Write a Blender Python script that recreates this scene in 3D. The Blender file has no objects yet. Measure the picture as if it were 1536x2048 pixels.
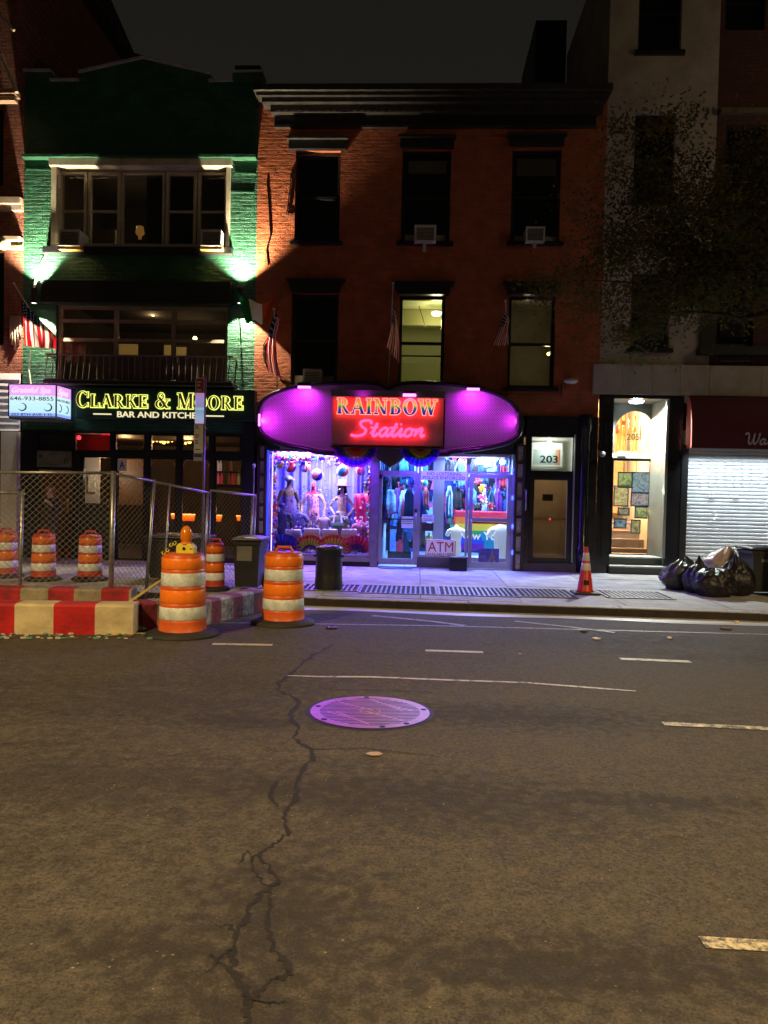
import bpy, math, random
from math import sin, cos, pi, radians
from mathutils import Vector, Matrix
random.seed(7)
scn = bpy.context.scene
COL = scn.collection

# ------------------------------------------------------------------ camera, world, exposure
F, CD, CH = 1480.0, 15.75, 1.60
CAMR = (Matrix.Rotation(.045, 3, 'Z') @ Matrix.Rotation(pi / 2 - .027, 3, 'X') @ Matrix.Rotation(.022, 3, 'Z'))
CAMC = Vector((0, -CD, CH))
cam = bpy.data.cameras.new('camera')
cam.sensor_fit = 'AUTO'; cam.sensor_width = 36; cam.lens = F * 36 / 2048
cam.clip_start = .05; cam.clip_end = 2000
camo = bpy.data.objects.new('camera', cam); COL.objects.link(camo)
camo.matrix_world = Matrix.Translation(CAMC) @ CAMR.to_4x4()
scn.camera = camo
world = bpy.data.worlds.new('World'); scn.world = world; world.use_nodes = True
wb = world.node_tree.nodes['Background']
_n = world.node_tree.nodes; _l = world.node_tree.links      # night sky glow: a little brighter towards the roofs
_tc = _n.new('ShaderNodeTexCoord'); _sx = _n.new('ShaderNodeSeparateXYZ'); _l.new(_tc.outputs['Generated'], _sx.inputs[0])
_cr = _n.new('ShaderNodeValToRGB'); _cr.color_ramp.elements[0].color = (1.25, 1.14, .92, 1); _cr.color_ramp.elements[1].color = (.62, .58, .50, 1); _cr.color_ramp.elements[1].position = .75
_l.new(_sx.outputs[2], _cr.inputs[0]); _l.new(_cr.outputs[0], wb.inputs[0]); wb.inputs[1].default_value = .0135
vs = scn.view_settings
vs.view_transform = 'Standard'; vs.look = 'None'; vs.exposure = 0; vs.gamma = 1; vs.use_curve_mapping = False
scn.render.engine = 'CYCLES'
cy = scn.cycles
cy.use_denoising = True; cy.max_bounces = 8; cy.transparent_max_bounces = 24; cy.sample_clamp_indirect = 3.0
cy.sample_clamp_direct = 0; cy.caustics_reflective = False; cy.caustics_refractive = False

LS = 1.0
def lamp_obj(name, kind, loc, power, color, parent=None, size=.1, aim=None, angle=None, blend=.15, sy=None):
    l = bpy.data.lights.new(name, kind); l.energy = power; l.color = color
    if kind == 'AREA':
        l.size = size
        if sy: l.shape = 'RECTANGLE'; l.size_y = sy
    else: l.shadow_soft_size = size
    if kind == 'SPOT': l.spot_size = angle; l.spot_blend = blend
    o = bpy.data.objects.new(name, l); COL.objects.link(o)
    o.location = loc
    if aim is not None:
        d = Vector(aim) - Vector(loc); o.rotation_euler = d.to_track_quat('-Z', 'Y').to_euler()
    if parent is not None:
        o.parent = parent; o.location = Vector(loc) - parent.location
    return o

# ------------------------------------------------------------------ geometry of the view: pixel of the photograph -> point in the place
def ray(px, py): return CAMR @ Vector(((px - 768) / F, (1024 - py) / F, -1.0))
def W(px, py, Y=0.0):
    d = ray(px, py); return CAMC + d * ((Y - CAMC.y) / d.y)
def G(px, py, z=0.0):
    d = ray(px, py); return CAMC + d * ((z - CAMC.z) / d.z)
RS, RY, RZ = .03, -4.85, -.13          # road: cross fall, gutter position, gutter height
def zroad(y): return RZ + RS * (RY - max(y, -17.0))
def RG(px, py):
    d = ray(px, py); n = Vector((0, RS, 1)); c = RZ + RS * RY
    return CAMC + d * ((c - n.dot(CAMC)) / n.dot(d))
def rect(l, t, r, b, Y=0.0):
    my, mx = (t + b) / 2, (l + r) / 2
    return W(l, my, Y).x, W(r, my, Y).x, W(mx, b, Y).z, W(mx, t, Y).z
def lin(c):
    return tuple(((v / 255) / 12.92 if v / 255 <= .04045 else ((v / 255 + .055) / 1.055) ** 2.4) for v in c)

# ------------------------------------------------------------------ mesh builder and scene graph
class MB:
    def __init__(s): s.v = []; s.f = []; s.m = []
    def face(s, pts, mi=0):
        n = len(s.v); s.v += [tuple(p) for p in pts]; s.f.append(tuple(range(n, n + len(pts)))); s.m.append(mi)
    def box(s, x0, x1, y0, y1, z0, z1, mi=0):
        n = len(s.v)
        s.v += [(x0, y0, z0), (x1, y0, z0), (x1, y1, z0), (x0, y1, z0), (x0, y0, z1), (x1, y0, z1), (x1, y1, z1), (x0, y1, z1)]
        for q in ((0, 3, 2, 1), (4, 5, 6, 7), (0, 1, 5, 4), (1, 2, 6, 5), (2, 3, 7, 6), (3, 0, 4, 7)):
            s.f.append(tuple(n + i for i in q)); s.m.append(mi)
        return s
    def prism(s, pts, d, mi=0, caps=True):       # polygon pts extruded along vector d
        n = len(s.v); k = len(pts); d = Vector(d)
        s.v += [tuple(p) for p in pts] + [tuple(Vector(p) + d) for p in pts]
        if caps:
            s.f.append(tuple(range(n, n + k))); s.m.append(mi)
            s.f.append(tuple(range(n + 2 * k - 1, n + k - 1, -1))); s.m.append(mi)
        for i in range(k):
            j = (i + 1) % k; s.f.append((n + i, n + k + i, n + k + j, n + j)); s.m.append(mi)
        return s
    def tube(s, pts, r, n=8, mi=0, closed=False, cap=True):
        pts = [Vector(p) for p in pts]; rings = []; K = len(pts)
        up = None
        for i, p in enumerate(pts):
            a = pts[(i - 1) % K] if (closed or i > 0) else p
            b = pts[(i + 1) % K] if (closed or i < K - 1) else p
            t = (b - a).normalized() if (b - a).length > 1e-9 else Vector((0, 0, 1))
            if up is None:
                up = Vector((0, 0, 1)) if abs(t.z) < .9 else Vector((1, 0, 0))
            x = t.cross(up)
            if x.length < 1e-6: x = t.orthogonal()
            x.normalize(); y = x.cross(t).normalized(); up = y
            rr = r[i] if isinstance(r, (list, tuple)) else r
            st = len(s.v)
            for j in range(n):
                a2 = 2 * pi * j / n; s.v.append(tuple(p + x * cos(a2) * rr + y * sin(a2) * rr))
            rings.append(st)
        for i in range(K if closed else K - 1):
            a, b = rings[i], rings[(i + 1) % K]
            for j in range(n):
                j2 = (j + 1) % n; s.f.append((a + j, a + j2, b + j2, b + j)); s.m.append(mi)
        if cap and not closed:
            s.f.append(tuple(rings[0] + j for j in range(n - 1, -1, -1))); s.m.append(mi)
            s.f.append(tuple(rings[-1] + j for j in range(n))); s.m.append(mi)
        return s
    def lathe(s, prof, c=(0, 0, 0), n=24, mi=0, mis=None):       # prof: (r, z)
        st = len(s.v)
        for r, z in prof:
            for j in range(n):
                a = 2 * pi * j / n; s.v.append((c[0] + r * cos(a), c[1] + r * sin(a), c[2] + z))
        for i in range(len(prof) - 1):
            for j in range(n):
                j2 = (j + 1) % n
                s.f.append((st + i * n + j, st + i * n + j2, st + (i + 1) * n + j2, st + (i + 1) * n + j)); s.m.append(mis[i] if mis else mi)
        for k, i in ((0, 0), (1, len(prof) - 1)):
            if prof[i][0] > 1e-4:
                q = [st + i * n + j for j in range(n)]
                s.f.append(tuple(q if k else q[::-1])); s.m.append(mis[min(i, len(prof) - 2)] if mis else mi)
        return s
    def grid(s, fn, nu, nv, mi=0, mfn=None):
        st = len(s.v)
        for i in range(nu + 1):
            for j in range(nv + 1): s.v.append(tuple(fn(i / nu, j / nv)))
        for i in range(nu):
            for j in range(nv):
                a = st + i * (nv + 1) + j
                s.f.append((a, a + nv + 1, a + nv + 2, a + 1)); s.m.append(mfn((i + .5) / nu, (j + .5) / nv) if mfn else mi)
        return s
    def sphere(s, c, r, nu=10, nv=7, mi=0, sq=(1, 1, 1), mfn=None):
        def fn(u, v):
            a, b = 2 * pi * u, pi * v
            return (c[0] + r * sq[0] * sin(b) * cos(a), c[1] + r * sq[1] * sin(b) * sin(a), c[2] - r * sq[2] * cos(b))
        return s.grid(fn, nu, nv, mi, mfn)
    def build(s, name, mats, parent=None, smooth=False, bevel=0, origin=None, solid=0):
        o0 = Vector(origin) if origin is not None else (abs_loc(parent) if parent is not None else Vector((0, 0, 0)))
        me = bpy.data.meshes.new(name)
        me.from_pydata([tuple(Vector(p) - o0) for p in s.v], [], s.f)
        if not isinstance(mats, (list, tuple)): mats = [mats]
        for m in mats: me.materials.append(m)
        if len(mats) > 1: me.polygons.foreach_set('material_index', s.m)
        if smooth: me.polygons.foreach_set('use_smooth', [True] * len(s.f))
        me.update()
        o = bpy.data.objects.new(name, me); COL.objects.link(o)
        if parent is not None:
            o.parent = parent
            if origin is not None: o.location = o0 - abs_loc(parent)
        elif origin is not None: o.location = o0
        if solid:
            md = o.modifiers.new('thick', 'SOLIDIFY'); md.thickness = solid; md.offset = 0
        if bevel:
            md = o.modifiers.new('edge', 'BEVEL'); md.width = bevel; md.segments = 2; md.limit_method = 'ANGLE'
        return o
def abs_loc(o):
    v = Vector((0, 0, 0))
    while o is not None: v += o.location; o = o.parent
    return v
def tag(o, label=None, cat=None, group=None, kind=None):
    if label: o['label'] = label
    if cat: o['category'] = cat
    if group: o['group'] = group
    if kind: o['kind'] = kind
    return o
def thing(name, label, cat, loc=(0, 0, 0), group=None):
    o = bpy.data.objects.new(name, None); COL.objects.link(o); o.location = loc; o.empty_display_size = .2
    return tag(o, label, cat, group)
def dup(root, loc, label=None, rz=0, sc=1):
    def cp(o, par):
        c = o.copy(); COL.objects.link(c)
        if par is not None: c.parent = par
        for k in o.children: cp(k, c)
        return c
    r = cp(root, None); r.location = loc; r.rotation_euler = (0, 0, rz); r.scale = (sc, sc, sc)
    if label: r['label'] = label
    return r
def bx(name, m, parent, x0, x1, y0, y1, z0, z1, bevel=0):
    return MB().box(x0, x1, y0, y1, z0, z1).build(name, m, parent, bevel=bevel)

# ------------------------------------------------------------------ materials
MATS = {}
def M(name, col, rough=.6, metal=0.0, var=0.0, vs_=4.0, bump=0.0, bs=30.0, em=None, es=1.0, spec=.5, brick=None, streak=None, vcol=None, trans=0, bd=.02, bstr=None):
    if name in MATS: return MATS[name]
    m = bpy.data.materials.new(name); m.use_nodes = True; MATS[name] = m
    nt = m.node_tree; N = nt.nodes; L = nt.links
    b = N['Principled BSDF']
    c = tuple(col) + (1,)
    b.inputs['Base Color'].default_value = c; b.inputs['Roughness'].default_value = rough; b.inputs['Metallic'].default_value = metal
    b.inputs['Specular IOR Level'].default_value = spec
    if trans: b.inputs['Transmission Weight'].default_value = trans
    if em is not None:
        b.inputs['Emission Color'].default_value = tuple(em) + (1,); b.inputs['Emission Strength'].default_value = es
    tc = None
    def coord():
        nonlocal tc
        if tc is None: tc = N.new('ShaderNodeTexCoord')
        return tc.outputs['Object']
    colout = None
    if var:
        nz = N.new('ShaderNodeTexNoise'); nz.inputs['Scale'].default_value = vs_; nz.inputs['Detail'].default_value = 6; nz.inputs['Roughness'].default_value = .65
        if streak:
            mp = N.new('ShaderNodeMapping'); mp.inputs['Scale'].default_value = streak; L.new(coord(), mp.inputs[0]); L.new(mp.outputs[0], nz.inputs[0])
        else: L.new(coord(), nz.inputs[0])
        mx = N.new('ShaderNodeMix'); mx.data_type = 'RGBA'
        d2 = vcol if vcol else tuple(v * (1 - var) for v in col)
        mx.inputs[6].default_value = tuple(d2) + (1,)
        mx.inputs[7].default_value = tuple(min(1, v * (1 + (0 if vcol else var))) for v in col) + (1,)
        rp = N.new('ShaderNodeMapRange'); rp.inputs[1].default_value = .32; rp.inputs[2].default_value = .68
        L.new(nz.outputs[0], rp.inputs[0]); L.new(rp.outputs[0], mx.inputs[0]); L.new(mx.outputs[2], b.inputs['Base Color']); colout = mx.outputs[2]
        rr = N.new('ShaderNodeMapRange'); rr.inputs[3].default_value = max(0, rough - .12); rr.inputs[4].default_value = min(1, rough + .12)
        L.new(nz.outputs[0], rr.inputs[0]); L.new(rr.outputs[0], b.inputs['Roughness'])
    h = None
    if bump:
        n2 = N.new('ShaderNodeTexNoise'); n2.inputs['Scale'].default_value = bs; n2.inputs['Detail'].default_value = 5
        if bstr:
            mp2 = N.new('ShaderNodeMapping'); mp2.inputs['Scale'].default_value = bstr; L.new(coord(), mp2.inputs[0]); L.new(mp2.outputs[0], n2.inputs[0]); n2.inputs['Detail'].default_value = 8; n2.inputs['Roughness'].default_value = .62
        else: L.new(coord(), n2.inputs[0])
        h = n2.outputs[0]
    if brick:
        sw = N.new('ShaderNodeMapping'); sw.inputs['Rotation'].default_value = (radians(90), 0, 0)
        nd = N.new('ShaderNodeTexNoise'); nd.inputs['Scale'].default_value = 3.0; L.new(coord(), nd.inputs[0])
        ad = N.new('ShaderNodeMix'); ad.data_type = 'VECTOR'; ad.inputs[0].default_value = .02
        L.new(coord(), ad.inputs[4]); L.new(nd.outputs[1], ad.inputs[5])
        L.new(ad.outputs[1], sw.inputs[0])
        bt = N.new('ShaderNodeTexBrick'); bt.inputs['Scale'].default_value = 1.0
        bt.inputs['Brick Width'].default_value = .21; bt.inputs['Row Height'].default_value = .075; bt.inputs['Mortar Size'].default_value = .009
        bt.inputs['Mortar Smooth'].default_value = .6
        bt.inputs['Color1'].default_value = (1, 1, 1, 1); bt.inputs['Color2'].default_value = (.82, .82, .82, 1); bt.inputs['Mortar'].default_value = (brick, brick, brick, 1)
        L.new(sw.outputs[0], bt.inputs[0])
        ml = N.new('ShaderNodeMix'); ml.data_type = 'RGBA'; ml.blend_type = 'MULTIPLY'; ml.inputs[0].default_value = 1
        if colout: L.new(colout, ml.inputs[6])
        else: ml.inputs[6].default_value = c
        L.new(bt.outputs[0], ml.inputs[7]); L.new(ml.outputs[2], b.inputs['Base Color'])
        iv = N.new('ShaderNodeMath'); iv.operation = 'SUBTRACT'; iv.inputs[0].default_value = 1; L.new(bt.outputs[1], iv.inputs[1])
        if h is not None:
            a2 = N.new('ShaderNodeMath'); a2.operation = 'MULTIPLY_ADD'; a2.inputs[1].default_value = 1.6; a2.inputs[1].default_value = 5.0 if bstr else 1.6; L.new(h, a2.inputs[0]); L.new(iv.outputs[0], a2.inputs[2]); h = a2.outputs[0]
        else: h = iv.outputs[0]
    if h is not None:
        bp = N.new('ShaderNodeBump'); bp.inputs['Strength'].default_value = bump or .5; bp.inputs['Distance'].default_value = bd
        L.new(h, bp.inputs['Height']); L.new(bp.outputs[0], b.inputs['Normal'])
    return m
def E(name, col, s=1.0, base=(.02, .02, .02)):
    return M(name, base, rough=.5, em=col, es=s)
def glass(name, tint=(1, 1, 1), refl=1.0, rough=.0):
    if name in MATS: return MATS[name]
    m = bpy.data.materials.new(name); m.use_nodes = True; MATS[name] = m
    nt = m.node_tree; N = nt.nodes; L = nt.links; N.remove(N['Principled BSDF'])
    t = N.new('ShaderNodeBsdfTransparent'); t.inputs[0].default_value = tuple(tint) + (1,)
    g = N.new('ShaderNodeBsdfGlossy'); g.inputs['Roughness'].default_value = rough; g.inputs[0].default_value = (refl, refl, refl, 1)
    fr = N.new('ShaderNodeFresnel'); fr.inputs[0].default_value = 1.5
    mx = N.new('ShaderNodeMixShader'); L.new(fr.outputs[0], mx.inputs[0]); L.new(t.outputs[0], mx.inputs[1]); L.new(g.outputs[0], mx.inputs[2])
    L.new(mx.outputs[0], N['Material Output'].inputs[0]); return m
def ramp_mat(name, stops, axis=2, lo=0, hi=1, es=1.0, base=.3):
    """flat print / lit face: colour bands along one object axis"""
    m = M(name, (.5, .5, .5), rough=.5); nt = m.node_tree; N = nt.nodes; L = nt.links; b = N['Principled BSDF']
    tc = N.new('ShaderNodeTexCoord'); sp = N.new('ShaderNodeSeparateXYZ'); L.new(tc.outputs['Object'], sp.inputs[0])
    mr = N.new('ShaderNodeMapRange'); mr.inputs[1].default_value = lo; mr.inputs[2].default_value = hi; L.new(sp.outputs[axis], mr.inputs[0])
    cr = N.new('ShaderNodeValToRGB'); e = cr.color_ramp.elements
    e[0].position = stops[0][0]; e[0].color = tuple(stops[0][1]) + (1,); e[1].position = stops[-1][0]; e[1].color = tuple(stops[-1][1]) + (1,)
    for p, c in stops[1:-1]:
        k = e.new(p); k.color = tuple(c) + (1,)
    L.new(mr.outputs[0], cr.inputs[0]); L.new(cr.outputs[0], b.inputs['Base Color'])
    if es: L.new(cr.outputs[0], b.inputs['Emission Color']); b.inputs['Emission Strength'].default_value = es
    return m

GREEN = M('green_painted_brick', (.020, .105, .056), .5, var=.3, vs_=2.5, bump=.7, bs=5, brick=.95, bd=.013, bstr=(.7, 1, 1.6))
REDB = M('red_painted_brick', (.35, .088, .030), .7, var=.3, vs_=3, bump=.55, bs=6, brick=.95, bd=.010, bstr=(.75, 1, 1.5))
BRICK = M('bare_brick', (.27, .095, .06), .85, var=.35, vs_=6, bump=.6, bs=30, brick=.55)
TAN = M('tan_stucco', (.34, .30, .26), .85, var=.25, vs_=1.5, bump=.3, bs=25)
TANSTONE = M('tan_stone_band', (.36, .32, .265), .8, var=.2, vs_=2, bump=.2, bs=20)
DBRICK = M('dark_red_brick', (.085, .032, .026), .85, var=.3, vs_=4, bump=.6, bs=20, brick=.6)
BLACK = M('black_paint', (.012, .012, .014), .35, var=.4, vs_=2)
BLACKM = M('black_matte', (.008, .008, .009), .6, var=.3, vs_=5)
NAVY = M('navy_paint', (.0035, .006, .014), .4, var=.4, vs_=3, bump=.1, bs=20)
CREAM = M('cream_paint', (.50, .44, .33), .5, var=.2, vs_=4)
STEEL = M('dark_steel', (.05, .045, .04), .4, .6, var=.4, vs_=12)
GALV = M('galvanised_steel', (.42, .42, .40), .38, .75, var=.3, vs_=14)
ALU = M('aluminium_frame', (.46, .46, .50), .38, .55, var=.12, vs_=8)
PURPLEF = M('grey_shop_frame', (.24, .22, .24), .45, .3, var=.2, vs_=6)
GLASS = glass('window_glass')
GLASSD = glass('dim_window_glass', (.55, .55, .55))
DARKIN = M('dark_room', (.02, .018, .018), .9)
# ------------------------------------------------------------------ ground
def road_material():
    m = M('asphalt', (.062, .058, .054), .72); nt = m.node_tree; N = nt.nodes; L = nt.links; b = N['Principled BSDF']
    tc = N.new('ShaderNodeTexCoord'); co = tc.outputs['Object']
    def noise(sc, det=4, stretch=None):
        n = N.new('ShaderNodeTexNoise'); n.inputs['Scale'].default_value = sc; n.inputs['Detail'].default_value = det
        if stretch:
            mp = N.new('ShaderNodeMapping'); mp.inputs['Scale'].default_value = stretch; L.new(co, mp.inputs[0]); L.new(mp.outputs[0], n.inputs[0])
        else: L.new(co, n.inputs[0])
        return n.outputs[0]
    def rng(x, a, b2, c=0, d=1):
        r = N.new('ShaderNodeMapRange'); r.inputs[1].default_value = a; r.inputs[2].default_value = b2; r.inputs[3].default_value = c; r.inputs[4].default_value = d
        L.new(x, r.inputs[0]); return r.outputs[0]
    def mth(op, a, b2):
        q = N.new('ShaderNodeMath'); q.operation = op
        for i, x in enumerate((a, b2)):
            if isinstance(x, (int, float)): q.inputs[i].default_value = x
            else: L.new(x, q.inputs[i])
        return q.outputs[0]
    agg = noise(110, 3); mid = noise(9, 6); big = noise(.55, 5, (.35, 1, 1)); pit = noise(16, 6); grit = noise(48, 4)
    # worn, darker stretches with ragged edges (tar and wear), longer along the street
    worn = rng(mth('ADD', mth('MULTIPLY', big, .8), mth('MULTIPLY', pit, .42)), .60, .74)
    patches = None
    for (px, py, rx_, ry_) in ((1050, 1432, 1.2, .35), (850, 1590, 1.0, .34), (560, 1830, .42, .5), (480, 2000, .40, .30), (560, 1575, .38, .22), (1120, 1930, .95, .2), (480, 1440, .55, .28), (1250, 1600, .8, .14), (330, 1900, .5, .16)):
        p = RG(px, py)
        mp = N.new('ShaderNodeMapping'); mp.vector_type = 'POINT'; mp.inputs['Location'].default_value = (-p.x / rx_, -p.y / ry_, 0); mp.inputs['Scale'].default_value = (1 / rx_, 1 / ry_, 0)
        L.new(co, mp.inputs[0]); ln = N.new('ShaderNodeVectorMath'); ln.operation = 'LENGTH'; L.new(mp.outputs[0], ln.inputs[0])
        d = rng(ln.outputs['Value'], .1, 1.5, 1, 0)
        patches = d if patches is None else mth('MAXIMUM', patches, d)
    pm = rng(mth('ADD', patches, mth('MULTIPLY', mth('SUBTRACT', mth('ADD', mth('MULTIPLY', pit, .5), mth('MULTIPLY', grit, .5)), .5), 5.0)), .22, .85)
    dark = mth('MAXIMUM', mth('MULTIPLY', worn, .55), mth('MULTIPLY', pm, .74))
    base = N.new('ShaderNodeMix'); base.data_type = 'RGBA'; base.inputs[6].default_value = (.036, .032, .028, 1); base.inputs[7].default_value = (.112, .100, .084, 1)
    L.new(rng(mth('ADD', mth('MULTIPLY', mid, .22), mth('ADD', mth('MULTIPLY', agg, .38), mth('MULTIPLY', grit, .40))), .40, .60), base.inputs[0])
    mx = N.new('ShaderNodeMix'); mx.data_type = 'RGBA'; mx.inputs[7].default_value = (.020, .018, .018, 1)
    L.new(dark, mx.inputs[0]); L.new(base.outputs[2], mx.inputs[6])
    sp = N.new('ShaderNodeTexVoronoi'); sp.inputs['Scale'].default_value = 42; L.new(co, sp.inputs[0])
    fl = mth('MULTIPLY', rng(sp.outputs['Distance'], .14, .22, 1, 0), rng(noise(17, 2), .64, .70))
    mx2 = N.new('ShaderNodeMix'); mx2.data_type = 'RGBA'; mx2.inputs[7].default_value = (.26, .23, .18, 1); L.new(fl, mx2.inputs[0]); L.new(mx.outputs[2], mx2.inputs[6])
    L.new(mx2.outputs[2], b.inputs['Base Color'])
    L.new(rng(mid, .3, .7, .74, .95), b.inputs['Roughness']); b.inputs['Specular IOR Level'].default_value = .3
    bp = N.new('ShaderNodeBump'); bp.inputs['Strength'].default_value = 1; bp.inputs['Distance'].default_value = .010
    L.new(mth('ADD', mth('ADD', mth('MULTIPLY', agg, .55), mth('MULTIPLY', grit, 1.1)), mth('SUBTRACT', pit, mth('MULTIPLY', dark, .25))), bp.inputs['Height']); L.new(bp.outputs[0], b.inputs['Normal'])
    return m
ROAD = road_material()
mb = MB()
xs = [-400, -60, -20, 20, 60, 400]; ys = [-400, -60, -17, -12, -8, -4.0]
for i in range(5):
    for j in range(5):
        q = [(xs[i], ys[j]), (xs[i + 1], ys[j]), (xs[i + 1], ys[j + 1]), (xs[i], ys[j + 1])]
        mb.face([(x, y, zroad(y)) for x, y in q])
tag(mb.build('road', ROAD), kind='structure')
mb = MB(); mb.box(-400, 400, -4.0, 400, -.9, -.35)
tag(mb.build('ground', M('soil', (.05, .045, .04), .9)), kind='structure')

def ycurb(x): return -4.82 - .042 * x
CONC = M('concrete', (.30, .295, .28), .75, var=.32, vs_=3.2, bump=.35, bs=45, bd=.006)
CONC2 = M('concrete_patched', (.25, .245, .235), .75, var=.4, vs_=2.2, bump=.35, bs=40, bd=.006)
KERB = M('granite_kerb', (.27, .26, .25), .65, var=.35, vs_=7, bump=.4, bs=50, bd=.006)
mb = MB()
for x0, x1 in ((-60, -14), (-14, 12), (12, 60)):
    mb.prism([(x0, ycurb(x0) + .2, -.012), (x1, ycurb(x1) + .2, -.012), (x1, .9, -.012), (x0, .9, -.012)], (0, 0, -.35))
walk = tag(mb.build('sidewalk', M('dark_joint', (.05, .048, .045), .9)), kind='structure')
rows = [.3, -1.25, -2.75, None]
k = 0; x = -13.6; rr = random.Random(3)
while x < 11:
    w = 1.52
    for r in range(3):
        ya = rows[r]; yb0 = rows[r + 1] if rows[r + 1] is not None else None
        g = .006
        pts = []
        y0a = ycurb(x) + .215 if yb0 is None else yb0; y1a = ycurb(x + w) + .215 if yb0 is None else yb0
        dz = rr.uniform(-.004, .003)
        pts = [(x + g, y0a + g, dz), (x + w - g, y1a + g, dz), (x + w - g, ya - g, dz), (x + g, ya - g, dz)]
        MB().prism(pts, (0, 0, -.05)).build('paving_slab', CONC if rr.random() < .7 else CONC2, walk)
        k += 1
    x += w
kerb = tag(MB().prism([(-60, ycurb(-60) + .01, -.02), (60, ycurb(60) + .01, -.02), (60, ycurb(60) + .19, -.02), (-60, ycurb(-60) + .19, -.02)], (0, 0, -.35)).build('kerb', KERB), kind='structure')
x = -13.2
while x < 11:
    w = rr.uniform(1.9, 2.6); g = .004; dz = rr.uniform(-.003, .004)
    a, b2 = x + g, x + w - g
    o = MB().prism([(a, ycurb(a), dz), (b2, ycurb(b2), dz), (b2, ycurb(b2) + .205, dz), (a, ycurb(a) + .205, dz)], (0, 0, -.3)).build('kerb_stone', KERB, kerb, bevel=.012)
    MB().prism([(a, ycurb(a) - .008, dz - .016), (b2, ycurb(b2) - .008, dz - .016), (b2, ycurb(b2) - .002, dz - .016), (a, ycurb(a) - .002, dz - .016)], (0, 0, -.2)).build('kerb_shade_face', M('kerb_shade_tone', (.022, .016, .013), .5, .3, var=.5, vs_=9), kerb)  # dark facing added; its colour puts the kerb front in shade
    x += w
# pale gutter strip of old concrete along the kerb
GUT = M('gutter_concrete', (.50, .50, .47), .36, spec=.8, var=.30, vs_=2.5, bump=.4, bs=40, bd=.006, streak=(.5, 2, 1))
mb = MB(); n = 40
for i in range(n):
    xa = -1.9 + i * 12 / n; xb = xa + 12 / n
    wa = .48 + .05 * sin(xa * 2.1) + max(0, xa - 3) * .02; wb_ = .48 + .05 * sin(xb * 2.1) + max(0, xb - 3) * .02
    p = [(xa, ycurb(xa) - wa), (xb, ycurb(xb) - wb_), (xb, ycurb(xb) + .02), (xa, ycurb(xa) + .02)]
    mb.face([(x, y, zroad(y) + .005) for x, y in p])
tag(mb.build('gutter', GUT), kind='structure')

# painted markings
def marking_mat(name, col, wear):
    m = M(name, col, .6); nt = m.node_tree; N = nt.nodes; L = nt.links; b = N['Principled BSDF']
    tc = N.new('ShaderNodeTexCoord'); nz = N.new('ShaderNodeTexNoise'); nz.inputs['Scale'].default_value = 16; nz.inputs['Detail'].default_value = 6; nz.inputs['Roughness'].default_value = .75
    L.new(tc.outputs['Object'], nz.inputs[0]); mr = N.new('ShaderNodeMapRange'); mr.inputs[1].default_value = wear - .07; mr.inputs[2].default_value = wear + .07
    L.new(nz.outputs[0], mr.inputs[0]); mx = N.new('ShaderNodeMix'); mx.data_type = 'RGBA'; L.new(mr.outputs[0], mx.inputs[0])
    mx.inputs[6].default_value = (.055, .05, .046, 1); mx.inputs[7].default_value = tuple(col) + (1,); L.new(mx.outputs[2], b.inputs['Base Color'])
    bp = N.new('ShaderNodeBump'); bp.inputs['Distance'].default_value = .01; L.new(nz.outputs[0], bp.inputs['Height']); bp.inputs['Strength'].default_value = .4; L.new(bp.outputs[0], b.inputs['Normal'])
    return m
PAINT = marking_mat('road_paint', (.50, .46, .36), .42)
PAINTW = marking_mat('worn_road_paint', (.62, .55, .40), .50)
PAINTF = marking_mat('faded_road_paint', (.26, .25, .25), .46)
def strip(name, pix, wpx, m, dz=.0042):
    """thin painted strip through ground points; wpx = widths in metres at each point"""
    pts = [RG(*p) for p in pix]; mb = MB(); L_, R_ = [], []
    for i, p in enumerate(pts):
        a = pts[max(0, i - 1)]; b2 = pts[min(len(pts) - 1, i + 1)]; t = (b2 - a); t.z = 0; t.normalize(); nrm = Vector((-t.y, t.x, 0))
        w = wpx[i] if isinstance(wpx, (list, tuple)) else wpx
        for S, s in ((L_, 1), (R_, -1)):
            q = p + nrm * w / 2 * s; S.append((q.x, q.y, zroad(q.y) + dz))
    for i in range(len(pts) - 1): mb.face([R_[i], R_[i + 1], L_[i + 1], L_[i]])
    return tag(mb.build(name, m), kind='structure')
strip('lane_dash', [(425, 1288.5), (545, 1290.5)], .10, PAINT)
strip('lane_dash', [(851, 1301.5), (966, 1305)], .10, PAINT)
strip('lane_dash', [(1240, 1318), (1381, 1324)], .11, PAINT)
strip('lane_dash', [(1326, 1448), (1536, 1458), (1600, 1461)], .085, PAINTW)
strip('lane_dash', [(1404, 1886), (1600, 1897)], .068, PAINTW)
strip('parking_lane_line', [(440, 1246), (612, 1248), (900, 1252.5), (1250, 1262), (1600, 1271)], .075, PAINTF)
strip('hatch_line', [(745, 1232), (860, 1243), (930, 1252)], .10, PAINTF, .0062)
strip('hatch_line', [(1030, 1243), (1150, 1256), (1230, 1266)], .09, PAINTF, .0062)
strip('utility_line', [(575, 1352), (640, 1354), (740, 1354.5), (900, 1361), (1050, 1366), (1180, 1376), (1272, 1383)], [.02, .05, .055, .05, .045, .05, .02], marking_mat('chalk_line', (.50, .49, .52), .44))

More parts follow.
